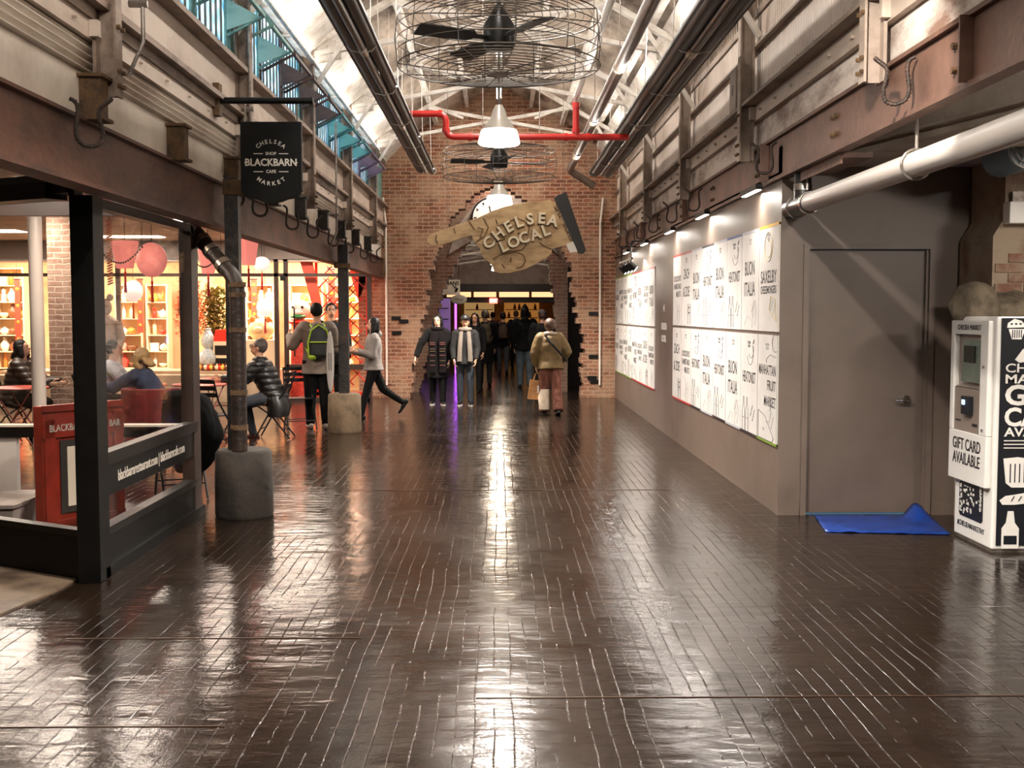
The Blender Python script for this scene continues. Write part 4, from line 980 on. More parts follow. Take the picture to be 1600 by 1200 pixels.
for i, y in enumerate((8.55, 15.4)):
    o = fan0 if i == 0 else copy_tree(fan0); o.location = (0, y, 0); o.rotation_euler.z = (.15, -.1)[i]
    o['label'] = ['big black ceiling fan in a round wire cage, the nearer one above the pendant', 'smaller-looking caged ceiling fan against the brick gable, behind the red pipe'][i]
# pendant lamps
def make_pendant():
    t = thing('pendant_lamp', 'x', 'lamp'); Z = 3.42
    MB().lathe([(.185, Z+.16), (.13, Z+.24), (.09, Z+.29), (.065, Z+.38), (.035, Z+.43), (0, Z+.435)], (0,0,0), 32, False).build('shade', mat('enamel_shade', '#9a948c', .35, .2), t, smooth=True)
    MB().lathe([(.0, Z+.0), (.12, Z+.0), (.205, Z+.015), (.222, Z+.03), (.215, Z+.07), (.188, Z+.165), (.0, Z+.17)], (0,0,0), 32, False).build('diffuser', mat('lamp_glow', '#fff3e2', .4, emit=7), t, smooth=True)
    MB().cyl((0,0,Z+.41), (0,0,RZ-.1), .009, n=8).build('cord', wire, t)
    return t
p0 = make_pendant()
PL = ['pendant lamp with white conical shade near the camera, out above the frame', 'pendant lamp above the frame', 'large bright pendant lamp with a conical shade before the red pipe', 'small bright pendant lamp in front of the clock and broken arch']
for i, y in enumerate((-1.4, 5.3, 12.0, 18.6)):
    o = p0 if i == 0 else copy_tree(p0); o.location = (0, y, 0); o['label'] = PL[i]
    light('lamp', 'SPOT', (0, y, 3.36), PEND_E*4, WHITE, .16, target=(0, y, 0), spot=150, blend=.6, parent=o)
for i, y in enumerate((25.0, 28.6, 32.6)):
    o = copy_tree(p0)
    for ch in [x for x in COL.objects if x.parent == o and x.type == 'LIGHT']: bpy.data.objects.remove(ch)
    for ch in [x for x in COL.objects if x.parent == o and x.name.startswith('cord')]:
        ch.scale.z = 1
    o.location = (0, y, -.55); o['label'] = 'small glowing pendant lamp in the hall beyond the arch, %s past it' % NTH[i]; o['group'] = 'pendants of the far hall'
    light('lamp', 'POINT', (0, y, 2.9), 38, WARM, .15, parent=o)
for o in [x for x in COL.objects if x.parent and x.parent.get('group') == 'pendants of the far hall' and x.name.startswith('cord')]:
    me = o.data.copy(); o.data = me
    for v in me.vertices:
        if v.co.z > 5: v.co.z = 4.53
# ---- linear uplights
for i, (x, tx_) in enumerate(((-2.12, -1.3), (2.12, 1.4))):
    for k, y in enumerate((1.5, 5.0, 8.4, 11.8, 15.1, 18.4)):
        t = thing('linear_uplight', 'slim uplight batten along the %s eaves, %s from the camera' % (('left', 'right')[i], ORD[k]), 'lamp', (x, y, 4.5), 'uplight battens on the %s eaves' % ('left', 'right')[i])
        MB().box(x-.02, x+.02, y-1.6, y+1.6, 4.50, 4.53).build('housing', white, t)
        MB().box(x-.017, x+.017, y-1.58, y+1.58, 4.53, 4.536).build('diffuser', mat('uplight_glow', '#fff6ea', .4, emit=9), t)
        MB().bar((x, y, 4.515), (math.copysign(WX, x), y, 4.515), .02).build('bracket', white, t)
        light('lamp', 'AREA', (x, y, 4.545), UP_E, WHITE, .035, 3.1, (x*.62, y, 6.1), parent=t)
for k, y in enumerate((.5, 4.0, 7.2, 10.5, 13.8, 17.0, 20.4)):  # invented soft lights along the ridge, added to brighten walls and roof
    t = thing('ridge_fill_batten', 'slim added fill batten under the roof ridge, %s from the camera' % ORD[k], 'lamp', (0, y, 5.6), 'added fill battens under the ridge')
    MB().box(-.05, .05, y-.6, y+.6, 5.62, 5.66).build('housing', white, t); MB().box(-.04, .04, y-.58, y+.58, 5.608, 5.62).build('diffuser', mat('batten_glow', '#fff6ea', .4, emit=6), t)
    MB().cyl((0, y-.4, 5.66), (0, y-.4, RZ-.1), .006, n=5).cyl((0, y+.4, 5.66), (0, y+.4, RZ-.1), .006, n=5).build('hanger', galv, t)
    light('lamp', 'AREA', (0, y, 5.6), RIDGE_E, WHITE, .3, 1.2, (0, y, 0), parent=t)
# track spots near the camera, on the right heater
for k, (p, tg, e) in enumerate((((1.25, 4.9, 3.62), (3.2, 9.1, 1.1), 1.15), ((-1.2, 3.0, 3.86), (-2.3, 8.0, 3.2), .5))):
    t = thing('track_spot', ['small black spotlight under the right heater aimed at the grey door', 'small black spotlight above the camera aimed at the left wall'][k], 'lamp', p)
    p_ = Vector(p); d = (Vector(tg)-p_).normalized()
    MB().cyl(p_-d*.12, p_-d*.01, .04, .05, n=16).build('head', black, t); MB().cyl(p_-d*.1, p_-d*.1+Vector((0,0,.14)), .01, n=6).cyl(p_-d*.1+Vector((0,0,.13)), (p[0], p[1], roofz(p[0])-.1), .006, n=5).build('stem', black, t)
    MB().cyl(p_-d*.012, p_-d*.008, .045, n=16).build('lens', mat('spot_lens', '#fff6e6', .3, emit=10), t)
    light('lamp', 'SPOT', p_+d*.01, SPOT_E*e, WHITE, .03, target=tg, spot=58, blend=.5, parent=t)
# loft light behind the pierced strip on the right
struct(MB().box(WX+.1, WX+.4, YB, YE, 4.0, 4.02).build('trim_16', white))
light('loft_lamp', 'AREA', (WX+.2, 9, 4.66), 60, WHITE, .2, 22, (WX+.2, 9, 4.0))
for y in ():
    pass
# electrical cabinet on the upper right wall
t = thing('junction_box', 'tall grey junction box on the upper right wall', 'box', (WX, 10.35, 3.55))
q = P(1150, 160, 10.6)
MB().box(WX-.14, WX, 10.35, 10.62, 3.52, 3.88).build('housing', mat('box_taupe', '#8b7c70', .5), t, bevel=.005)
MB().cyl((WX-.07, 10.4, 3.88), (WX-.07, 10.4, 4.5), .018, n=8).build('conduit', galv, t)
m = MB(); [m.box(WX-.143, WX-.14, 10.45, 10.5, 3.66+.02*k, 3.67+.02*k) for k in range(5)]; m.build('vent_marks', black, t)
# white drip conduits by the brick corners
for i, (x, s) in enumerate(((603, -1), (938, 1))):
    p = P(x, 450, 21.9); tag(MB().tube([(p.x, 21.95, .25), (p.x, 21.95, 3.4), (p.x+.05*s, 21.95, 3.9)], .02, 8).build('conduit', whitep, origin=(p.x, 21.95, .25), smooth=True), 'thin white conduit climbing the %s edge of the brick wall' % ('left' if s < 0 else 'right'), 'conduit')

# ================================================================ BLACKBARN HANGING SIGN
ZA = 3.33; YS = 9.0
t = thing('hanging_sign', 'black shield-shaped shop sign with cream lettering hanging from a black arm', 'sign', (-WX, YS, ZA))
MB().cyl((-WX+.02, YS, ZA), (-1.48, YS, ZA), .026, n=16).cyl((-1.485, YS, ZA), (-1.47, YS, ZA), .03, n=16).build('arm', black, t, smooth=True)
MB().box(-WX-.02, -WX+.10, YS-.05, YS+.05, ZA-.12, ZA+.13).build('wall_bracket', rust_box, t)
sx0, sx1 = P(377, 250, YS).x, P(472, 250, YS).x; sz1, sz0 = P(420, 191, YS).z, P(420, 318, YS).z
cx = (sx0+sx1)/2; hw = (sx1-sx0)/2
def shield(hw, k): return [(-hw, sz1), (-hw, sz0+.10), (-hw+.04, sz0+.045), (-hw+.11, sz0+.035), (-hw*.3, sz0+.012), (0, sz0), (hw*.3, sz0+.012), (hw-.11, sz0+.035), (hw-.04, sz0+.045), (hw, sz0+.10), (hw, sz1)]
MB().prism([(a, b) for a, b in shield(hw, 0)], (cx, YS+.03, 0), (1, 0, 0), (0, 0, 1), (0, -.06, 0)).build('board', mat('sign_black', '#0a0908', .6, spec=.2), t, bevel=.004)
m = MB()
for s in (-1, 1): m.tube([(cx+s*hw*.85, YS, sz1), (cx+s*hw*.85, YS, ZA-.02)], .005, 6); m.tube([(cx+s*hw*.85+.012*math.cos(a), YS, sz1+.03+.02*math.sin(a)) for a in [2*PI*i/12 for i in range(12)]], .003, 5, closed=True)
m.build('hanger', chrome, t)
ysf = YS-.031; U, V = (1, 0, 0), (0, 0, 1); m = MB()
cz = (sz0+sz1)/2
def st_(x, y): q = P(x, y, YS); return q
mid = st_(425, 255).z
m.text('BLACKBARN', (cx, ysf, mid), U, V, .078, .004, .025, .93)
m.text('SHOP', (cx, ysf, st_(425, 241).z), U, V, .034, .004, .018); m.text('CAFE', (cx, ysf, st_(425, 269).z), U, V, .034, .004, .018)
for zz in (st_(425, 241).z, st_(425, 269).z):
    for s in (-1, 1): m.box(cx+s*.10-.037, cx+s*.10+.037, ysf-.002, ysf, zz-.003, zz+.003)
for s in (-1, 1): m.ball((cx+s*.205, ysf, mid), (.005, .002, .005), 8)
def arc(txt, rad, a0, a1, z0, top):
    for i, ch in enumerate(txt):
        a = a0 + (a1-a0)*i/(len(txt)-1)
        if top: c = Vector((cx+rad*math.sin(a), ysf, z0+rad*math.cos(a))); u = Vector((math.cos(a), 0, -math.sin(a)))
        else: c = Vector((cx+rad*math.sin(a), ysf, z0-rad*math.cos(a))); u = Vector((math.cos(a), 0, math.sin(a)))
        v = Vector((-u.z, 0, u.x)); m.text(ch, c, u, v, .045, .004, .015)
arc('CHELSEA', .155, -R(40), R(40), mid+.01, True); arc('MARKET', .155, -R(38), R(38), mid-.01, False)
m.build('lettering', mat('sign_cream', '#d9d3c6', .5), t)

# ================================================================ WOODEN POINTING HAND
YH = 17.6
def h2(x, y): q = P(x, y, YH); return (q.x, q.z)
ply = mat('plywood', '#b89a70', .55, 0, '#8a6a44', 2.2, .38, .1, 30, stretch=(1, 1, 4))
t = thing('hand_sign', 'huge cut-out wooden pointing hand with raised lettering, hanging before the arch', 'sign', (P(800, 370, YH).x, YH, P(800, 370, YH).z))
# crop coordinates of the hand (from a 4.21x enlargement at 580,260)
def hc(lst): return [h2(580+a/4.21, 260+b/4.21) for a, b in lst]
outl = hc([(368,498),(366,470),(385,450),(420,435),(560,385),(700,340),(790,296),(900,258),(1010,238),(1110,228),(1170,222),(1205,232),(1235,300),(1290,420),(1330,500),(1290,512),(1235,530),(1190,540),(1186,575),(1150,605),(1095,635),(1015,675),(920,700),(850,704),(808,690),(795,650),(760,620),(728,590),(715,540),(690,510),(668,480),(662,455),(600,470),(520,500),(440,520),(400,520)])
MB().prism(outl, (0, YH, 0), (1, 0, 0), (0, 0, 1), (0, .05, 0)).build('palm', ply, t, bevel=.004)
MB().prism(hc([(1285,510),(1330,495),(1362,560),(1310,566),(1295,540)]), (0, YH-.02, 0), (1, 0, 0), (0, 0, 1), (0, .07, 0)).build('shirt_cuff', mat('cuff_white', '#d6cfc4', .5), t)
MB().prism(hc([(1203,210),(1225,190),(1250,182),(1282,166),(1412,552),(1395,575),(1362,572)]), (0, YH-.03, 0), (1, 0, 0), (0, 0, 1), (0, .09, 0)).build('coat_sleeve', mat('sleeve_black', '#191714', .5), t, bevel=.004)
g = MB(); grv = mat('finger_groove', '#6f5334', .6)
def stroke(l, r=.011): g.tube([(a, YH-.004, b) for a, b in hc(l)], r, 6)
for l in ([(740,340),(770,400),(745,460),(690,495)], [(700,400),(735,410),(715,470)], [(640,350),(660,385),(680,412)], [(545,405),(552,440)], [(430,450),(425,480),(440,510)], [(820,350),(835,390),(960,340),(1010,360),(1040,400),(1030,440),(960,440)],
          [(745,520),(800,505),(880,480)], [(800,610),(850,580),(950,562),(1000,580),(1015,620),(990,660),(950,670)], [(860,640),(880,670)], [(920,600),(915,630)], [(1000,480),(1018,520),(990,550),(900,560)], [(1186,545),(1130,520),(1110,500)]):
    q = [Vector((a, 0, b)) for a, b in l]; stroke([(a, b) for a, b in l])
g.build('carved_lines', grv, t)
m = MB(); sh = MB()
def arcword(word, pts, size):
    q = [Vector((x, 0, z)) for x, z in hc(pts)]
    for i, ch in enumerate(word):
        c = q[i]; a = q[max(i-1, 0)]; b = q[min(i+1, len(q)-1)]; u = (b-a).normalized(); v = Vector((-u.z, 0, u.x))
        m.text(ch, Vector((c.x, YH-.03, c.z)), u, v, size, .04, .03)
        sh.text(ch, Vector((c.x-.012, YH-.012, c.z-.014)), u, v, size, .03, .03)
arcword('CHELSEA', [(775,505),(838,445),(905,400),(972,368),(1045,350),(1120,345),(1192,360)], .235)
arcword('LOCAL', [(872,530),(938,500),(1005,472),(1080,450),(1148,425)], .235)
m.build('lettering', mat('letter_cream', '#d8c9aa', .5), t); sh.build('lettering_shadow_layer', mat('letter_brown', '#5d4028', .6), t)
m = MB(); a0 = Vector((*hc([(1322,475)])[0], 0)); a1 = Vector((*hc([(1222,265)])[0], 0)); word = 'SHOP THE'
u = Vector((a1.x-a0.x, 0, a1.y-a0.y)).normalized(); v = Vector((-u.z, 0, u.x))
for i, ch in enumerate(word):
    if ch == ' ': continue
    c = a0.lerp(a1, i/(len(word)-1)); m.text(ch, Vector((c.x, YH-.008, c.y)) , u, v, .12, .01, .01)
m.build('cuff_lettering', mat('letter_brown', '#5d4028', .6), t)
h = MB()
for x, y in ((700, 345), (880, 310)): a, b = h2(x, y); h.cyl((a, YH+.02, b-.05), (a, YH+.02, roofz(a)-.05), .004, n=5)
build_split(h, 'hanger', wire, t)

t = thing('passage_fill_lamp', 'small added fill lamp in the gap between the two brick walls', 'lamp', (0, 23.0, 4.85))  # added to brighten the dark plaster between the walls
MB().cyl((0, 23, 4.85), (0, 23, 4.8), .12, n=16).build('housing', white, t); MB().cyl((0, 23, 4.8), (0, 23, 4.795), .1, n=16).build('diffuser', mat('batten_glow', '#fff6ea', .4, emit=6), t)
light('lamp', 'AREA', (0, 23, 4.78), 30, WHITE, .3, .3, (0, 23, 0), parent=t)
# ================================================================ CAFE SEATING AREA (left)
ceil_m = mat('cafe_ceiling', '#bfb1a4', .7, 0, '#a39486', 1.5, .3)
struct(MB().box(-13, -2.4, -3, 21.0, 3.0, 3.1).build('ceiling', ceil_m))
struct(MB().box(-13.1, -13, -3, 26, 0, 3.1).build('wall_left', mat('cream_shop_wall', '#d8bfa2', .7)))
struct(MB().box(-13, -2.55, -3.1, -3, 0, 3.1).build('wall_rear', putty))
struct(MB().box(-2.46, -2.34, -3, 4.4, 2.9, 3.0).build('trim_17', putty))
for i, (x, y, sx, sy) in enumerate(((-4.2, 11.5, 1.2, .5), (-6.5, 14.5, 1.4, .5), (-4.4, 16.5, 1.2, .5), (-8.5, 18.5, 1.4, .5), (-4.0, 7.9, .8, .4), (-3.6, 19.6, 1.2, .4), (-6.5, 19.8, 1.2, .4))):
    t = thing('ceiling_panel_light', 'flat ceiling light panel over the cafe seats, %s of seven' % NTH[i], 'light', (x, y, 2.99), 'ceiling panels over the cafe')
    MB().box(x-sx/2, x+sx/2, y-sy/2, y+sy/2, 2.985, 3.0).build('diffuser', mat('panel_glow', '#ffe9d0', .4, emit=3), t)
    light('lamp', 'AREA', (x, y, 2.97), SEAT_E, (1, .86, .72), sx, sy, (x, y, 0), parent=t)
# ---- glazed shop front facing the hall, Y = 21
SY = 21.0
shopf = mat('shop_frame', '#3a2a24', .4, .2)
glass = glass_mat('window_glass')
struct(MB().box(-13, -2.75, SY-.05, SY+.1, 2.66, 3.0).build('wall_back', mat('grey_fascia', '#8f837b', .6)))
struct(MB().box(-13, -2.75, SY+.0, SY+.6, 2.62, 2.67).build('trim_18', white))
xs_door = P(432, 500, SY).x; xs_door2 = P(447, 500, SY).x; xs_end = P(577, 500, SY).x; 
t = thing('gift_shop_facade', 'wide glazed gift shop front with dark frame at the back of the cafe', 'shop front', (-6, SY, 0))
MB().box(-13, xs_end, SY, SY+.06, 2.34, 2.40).build('transom', shopf, t)
m = MB().box(-13, xs_door-.1, SY-.02, SY+.35, 0, .50).build('low_wall', mat('beige_stone', '#b49a80', .6, 0, '#9a8067', 3, .4), t)
for x in (-12, -9.45, -7.1, xs_door, xs_door2, P(540, 500, SY).x, xs_end): MB().box(x-.04, x+.04, SY, SY+.07, 0 if x > -4.4 else .5, 2.66).build('mullion', shopf, t)
MB().box(xs_door2, xs_end, SY, SY+.06, .60, .70).box(xs_door2, xs_end, SY, SY+.06, 0, .08).build('mid_rail', shopf, t)
MB().box(-13, xs_end, SY+.03, SY+.036, .5, 2.34).build('glass_pane', glass, t)
MB().cyl((xs_door2+.16, SY-.04, .85), (xs_door2+.16, SY-.04, 1.75), .014, n=8).cyl((xs_door2+.16, SY-.04, 1.7), (xs_door2+.16, SY+.02, 1.7), .01, n=6).cyl((xs_door2+.16, SY-.04, .9), (xs_door2+.16, SY+.02, .9), .01, n=6).build('pull_handle', black, t)
MB().box(xs_door+.08, xs_door2-.0, SY-.02, SY-.0, 2.26, 2.36).build('door_closer', black, t)
# shop interior
shop_wall = mat('peach_shop_wall', '#e2b48c', .7, 0, '#c98a62', 1.5, .3)
struct(MB().box(-13, -2.6, 24.6, 24.7, 0, 3.2).build('wall_back', shop_wall)); struct(MB().box(-13, -2.7, SY+.1, 24.7, 3.1, 3.2).build('ceiling', white))
for i, (x, w_) in enumerate(((-11, 2.2), (-8.6, 2.2), (-6.3, 2.0), (-4.4, 1.6), (-3.2, .8))):
    t = thing('shop_light_panel', 'bright ceiling panel inside the gift shop, %s from the left' % NTH[i], 'light', (x, 22.6, 3.08), 'gift shop ceiling panels')
    MB().box(x-w_/2, x+w_/2, 22.0, 23.2, 3.07, 3.1).build('diffuser', mat('shop_glow', '#ffe2bf', .4, emit=9), t)
    light('lamp', 'AREA', (x, 22.6, 3.05), SHOP_E, (1, .80, .60), w_, 1.2, (x, 22.9, 0), parent=t)
GOODC = [('red', '#d8321f'), ('cream', '#f2ddb8'), ('orange', '#f0883a'), ('white', '#f6eee2'), ('gold', '#dfae4a'), ('brown', '#7c4a2c'), ('pink', '#ee9a8c'), ('green', '#6f8f4e')]
GM = {k: mat('goods_'+k, v, .35) for k, v in GOODC}
PROTO = {}
def good(kind, colour):
    k = (kind, colour)
    if k in PROTO: return PROTO[k]
    m = MB(); g = GM[colour]
    if kind == 'vase': m.lathe([(.04, 0), (.07, .06), (.075, .12), (.03, .19), (.028, .22), (.04, .24)], (0,0,0), 12)
    elif kind == 'bottle': m.lathe([(.032, 0), (.034, .15), (.014, .20), (.014, .27), (.017, .28)], (0,0,0), 10)
    elif kind == 'box': m.box(-.08, .08, -.06, .06, 0, .16).box(-.083, .083, -.063, .063, .12, .165)
    elif kind == 'teapot': m.ball((0,0,.07), (.08,.08,.07), 12).ball((0,0,.145), .015, 8).tube([(.07,0,.06),(.12,0,.09),(.13,0,.12)], .012, 6).tube([(-.07,0,.1),(-.12,0,.1),(-.12,0,.05),(-.075,0,.04)], .008, 6)
    elif kind == 'figurine': m.loft([((0,0,0),(.06,0,0),(0,.05,0)),((0,0,.08),(.045,0,0),(0,.04,0)),((0,0,.14),(.05,0,0),(0,.04,0)),((0,0,.165),(.02,0,0),(0,.02,0))], 12).ball((0,0,.2), (.04,.04,.045), 10)
    else: m.lathe([(.02, 0), (.03, .01), (.08, .05), (.09, .09), (.085, .09), (.07, .05), (.0, .03)], (0,0,0), 14)
    me = m.mesh(kind); bm = bmesh.new(); bm.from_mesh(me); bmesh.ops.recalc_face_normals(bm, faces=bm.faces); bm.to_mesh(me); bm.free()
    me.materials.append(g); me.polygons.foreach_set('use_smooth', [kind != 'box']*len(me.polygons)); PROTO[k] = me; return me
KN = {'vase': 'vase', 'bottle': 'bottle', 'box': 'gift_box', 'teapot': 'teapot', 'figurine': 'figurine', 'bowl': 'bowl'}
SEEN = {}
def shelf_unit(x0, x1, y, zs, desc, seed, colours, short, dep=.32, step=.165):
    rnd = random.Random(seed)
    t = thing('display_shelf', desc, 'shelf', ((x0+x1)/2, y, 0)); sm_ = mat('shelf_cream', '#e6cdaa', .5)
    for x in (x0, x1-.03): MB().box(x, x+.03, y, y+dep, 0, zs[-1]+.38).build('side_panel', sm_, t)
    MB().box(x0, x1, y+dep, y+dep+.02, 0, zs[-1]+.38).build('back_panel', mat('shelf_back', '#f0d3a6', .6), t)
    for z in list(zs)+[zs[-1]+.36]: MB().box(x0+.03, x1-.03, y, y+dep, z-.02, z).build('shelf_board', sm_, t)
    for j, z in enumerate(zs):
        x = x0+.14; i = 0
        while x < x1-.12:
            kind = rnd.choice(list(KN)); c = rnd.choice(colours)
            o = bpy.data.objects.new(KN[kind], good(kind, c)); COL.objects.link(o); o.location = (x, y+dep*.45, z); o.rotation_euler.z = 0 if kind == 'box' else rnd.random()*6
            sc_ = rnd.uniform(1.0, 1.3); o.scale = (sc_, sc_, sc_)
            o['label'] = '%s %s, %s from the left, %s board up, %s' % (c, kind, NTH[i], NTH[j], short)
            o['category'] = kind; o['group'] = 'goods, ' + short
            x += step*rnd.uniform(.9, 1.15); i += 1
warmc = ['red', 'cream', 'orange', 'gold', 'white', 'pink', 'brown']
X_ = lambda x, Y: P(x, 500, Y).x
shelf_unit(X_(-8, 23.9), X_(38, 23.9), 23.9, (.5, .85, 1.2, 1.55, 1.9, 2.25), 'leftmost display shelf in the gift shop', 1, ['cream', 'gold', 'brown', 'white', 'orange'], 'leftmost shelf of the gift shop')
shelf_unit(X_(180, 23.9), X_(222, 23.9), 23.9, (.5, .85, 1.2, 1.55, 1.9), 'central display shelf in the gift shop', 2, warmc, 'central shelf of the gift shop')
shelf_unit(X_(228, 23.9), X_(262, 23.9), 23.9, (.5, .85, 1.2, 1.55, 1.9), 'middle-right display shelf in the gift shop', 3, warmc, 'shelf behind the corner lanterns')
shelf_unit(X_(384, 23.9), X_(428, 23.9), 23.9, (.5, .85, 1.2, 1.55, 1.9), 'shelf display by the glass door', 4, ['red', 'orange', 'cream', 'white'], 'shelf left of the shop door')
shelf_unit(X_(452, 23.9), X_(505, 23.9), 23.9, (.5, .85, 1.2, 1.55, 1.9), 'shelf display right of the door', 5, ['red', 'orange', 'cream', 'gold', 'green'], 'shelf right of the shop door')
shelf_unit(X_(512, 23.9), X_(566, 23.9), 23.9, (.5, .85, 1.2, 1.55, 1.9), 'shelf display behind the red lattice', 6, ['red', 'orange', 'cream', 'gold'], 'shelf behind the red lattice')
# red lattice screen behind the right window
redl = mat('lattice_red', '#c92f1e', .4); 
lx0, lx1, lz0, lz1 = X_(497, 21.5), X_(572, 21.5), .15, 2.62
m = MB(); c = .105
def clipped(a, b):
    return all(lx0 <= q.x <= lx1 and lz0 <= q.z <= lz1 for q in (a, b))
r45 = math.sqrt(.5)
for i in range(-30, 40):
    for j in range(-40, 40):
        # basket pattern turned by 45 degrees: alternate long bars
        hor = (i+2*j) % 4 in (0,); ver = (i+2*j) % 4 in (2,)
        a = None
        if hor: a = (i*c, j*c); b_ = ((i+2.6)*c, j*c)
        elif ver: a = (i*c, j*c); b_ = (i*c, (j+2.6)*c)
        if a:
            f_ = lambda p: Vector((lx0+(p[0]-p[1])*r45+.6, 21.5, lz0+(p[0]+p[1])*r45+.2))
            A_, B_ = f_(a), f_(b_)
            if clipped(A_, B_): m.bar(A_, B_, .022, .03, (0, 1, 0))
o = m.build('lattice', redl); t = thing('lattice_screen', 'red diagonal lattice screen standing behind the right shop window', 'screen', (0, 0, 0)); o.parent = t
MB().box(lx0-.05, lx0, 21.48, 21.53, 0, 2.68).box(lx1, lx1+.05, 21.48, 21.53, 0, 2.68).box(lx0-.05, lx1+.05, 21.48, 21.53, 2.62, 2.68).box(lx0-.05, lx1+.05, 21.48, 21.53, .08, .15).build('lattice_frame', redl, t)
a = [P(466, 398, 21.25), P(486, 398, 21.25), P(503, 476, 21.25), P(494, 500, 21.25)]
MB().prism([(p.x, p.z) for p in a], (0, 21.25, 0), (1, 0, 0), (0, 0, 1), (0, .01, 0)).build('banner_ribbon', mat('ribbon_coral', '#f0583a', .5))
tag(bpy.data.objects['banner_ribbon'], 'broad coral ribbon slanting down behind the shop glass beside the lattice', 'ribbon')
o = MB().prism([(p.x, p.z) for p in (P(545,395,22), P(572,395,22), P(572,440,22), P(560,470,22), P(548,430,22))], (0, 22, 0), (1,0,0), (0,0,1), (0,.01,0)).build('banner_cloth', mat('ribbon_coral', '#f0583a', .5)); tag(o, 'coral cloth hanging behind the right end of the lattice', 'cloth')
# ---- display pieces in the window
def leafy(name, x, y, z, w_, h_, n, col, label, cat, seed, size=.05, pot=None):
    rnd = random.Random(seed); t = thing(name, label, cat, (x, y, z)); m = MB(); s = MB()
    for i in range(n):
        a = rnd.random()*2*PI; hh = h_*(.25+.75*rnd.random()); r = w_*.5*math.sqrt(rnd.random())*(.45+.55*math.sin(PI*min(1, hh/h_*.8+.1)))
        c = Vector((x+r*math.cos(a), y+r*math.sin(a)*.6, z+hh)); d = Vector((rnd.uniform(-1,1), rnd.uniform(-1,1), rnd.uniform(-.3,1))).normalized(); q = d.cross(Vector((0,.3,1))).normalized()*size*.35
        m.add([c, c+d*size*.5+q, c+d*size, c+d*size*.5-q, c+d*size*.5+d.cross(q).normalized()*size*.08], [(0,1,4),(1,2,4),(2,3,4),(3,0,4)])
        if i % 12 == 0: s.tube([(x, y, z), (x+r*.4*math.cos(a), y, z+hh*.5), tuple(c)], .005, 4)
    m.build('leaves', col, t); s.build('stems', mat('twig', '#5a3d28', .7), t)
    if pot: MB().lathe([(.09, z-.5), (.13, z-.3), (.12, z-.05), (.08, z+.05), (.1, z+.08)], (x, y, 0), 16).build('pot', pot, t, smooth=True)
    return t
q = P(303, 575, 21.9)
leafy('orange_branches', q.x, 21.7, .9, .62, 1.35, 1500, mat('orange_leaves', '#f09a6a', .5, 0, '#c9523a', 30, .5), 'bush of orange paper leaves behind the left shop window', 'plant', 2, .06, mat('goods_brown', '#7c4a2c'))
q = P(333, 575, 22)
leafy('tall_green_plant', q.x, 22.2, .95, .55, 1.2, 700, mat('green_leaves', '#7d7a3a', .5, 0, '#4d5524', 20, .5), 'feathery green plant beside the gourd vase in the window', 'plant', 5, .11, mat('goods_brown', '#7c4a2c'))
xg = P(326, 560, 21.6).x
t = thing('gourd_vase', 'pale blue-white gourd-shaped vase in the shop window', 'vase', (xg, 21.6, .55))
MB().lathe([(.0, .60), (.10, .60), (.19, .72), (.2, .82), (.14, .93), (.075, .98), (.13, 1.06), (.14, 1.14), (.09, 1.25), (.045, 1.33), (.06, 1.36), (.04, 1.37)], (xg, 21.6, 0), 28, False).build('body', mat('celadon', '#b9bdb8', .2, 0, '#7f8fa0', 16, .45), t, smooth=True)
MB().cyl((xg, 21.6, .56), (xg, 21.6, .61), .13, n=20).build('foot', dark, t)
struct(MB().box(-9.5, xs_door-.12, SY+.36, 22.3, 0, .56).build('trim_19', mat('beige_stone', '#b49a80')))
for i in range(14):
    x = P(296+i*4.4, 575, 21.5).x; c = ['gold', 'brown', 'cream', 'red'][i % 4]
    o = MB().ball((x, 21.46, .62), .055, 12).lathe([(.02, .66), (.02, .69), (.0, .7)], (x, 21.46, 0), 8).build('ornament_ball', mat('shiny_'+c, dict(GOODC)[c], .12, .5), origin=(x, 21.46, .56), smooth=True)
    tag(o, 'small shiny %s ornament ball in the window row, %s from the left' % (c, NTH[i]), 'ornament', 'shiny ornaments at the foot of the window')
xb = P(347, 560, 21.6).x
t = thing('gift_stand', 'small pink-topped display stand behind the left post in the window', 'stand', (xb, 21.6, .56))
MB().box(xb-.14, xb+.14, 21.5, 21.8, .56, 1.12).build('body', mat('shelf_cream', '#e6cdaa'), t); MB().box(xb-.11, xb+.11, 21.49, 21.5, .62, .8).box(xb-.11, xb+.11, 21.49, 21.5, .86, 1.04).build('niche', dark, t)
MB().prism([(-.14, 0), (.14, 0), (.10, .22), (-.10, .22)], (xb, 21.52, 1.12), (1,0,0), (0,0,1), (0,.25,0)).build('top_box', mat('goods_red', '#d8321f'), t)
# pig figure, mask, round lanterns behind the glass right of the left post
t = thing('pig_figure', 'round cream pig figure on the window display by the left post', 'figurine', (P(407,510,21.8).x, 21.8, .56))
px0 = P(408, 510, 21.8).x; pz0 = P(408, 515, 21.8).z
MB().ball((px0, 21.8, pz0), (.25, .2, .22), 20).ball((px0-.02, 21.62, pz0+.0), (.09, .06, .07), 12).build('body', mat('pig_cream', '#f4cf9a', .4), t, smooth=True)
for s in (-1, 1): MB().ball((px0+s*.15, 21.72, pz0+.2), (.06, .03, .07), 10).build('ear', mat('goods_orange', '#f0883a'), t, smooth=True)
MB().box(px0-.3, px0+.3, 21.6, 22.0, .56, pz0-.2).build('pedestal', mat('shelf_cream', '#e6cdaa'), t)
t = thing('lion_mask', 'white and green lion mask on a red stand right of the shop door', 'mask', (P(468,480,21.7).x, 21.7, 0))
mx0, mz0 = P(466, 480, 21.7).x, P(466, 484, 21.7).z
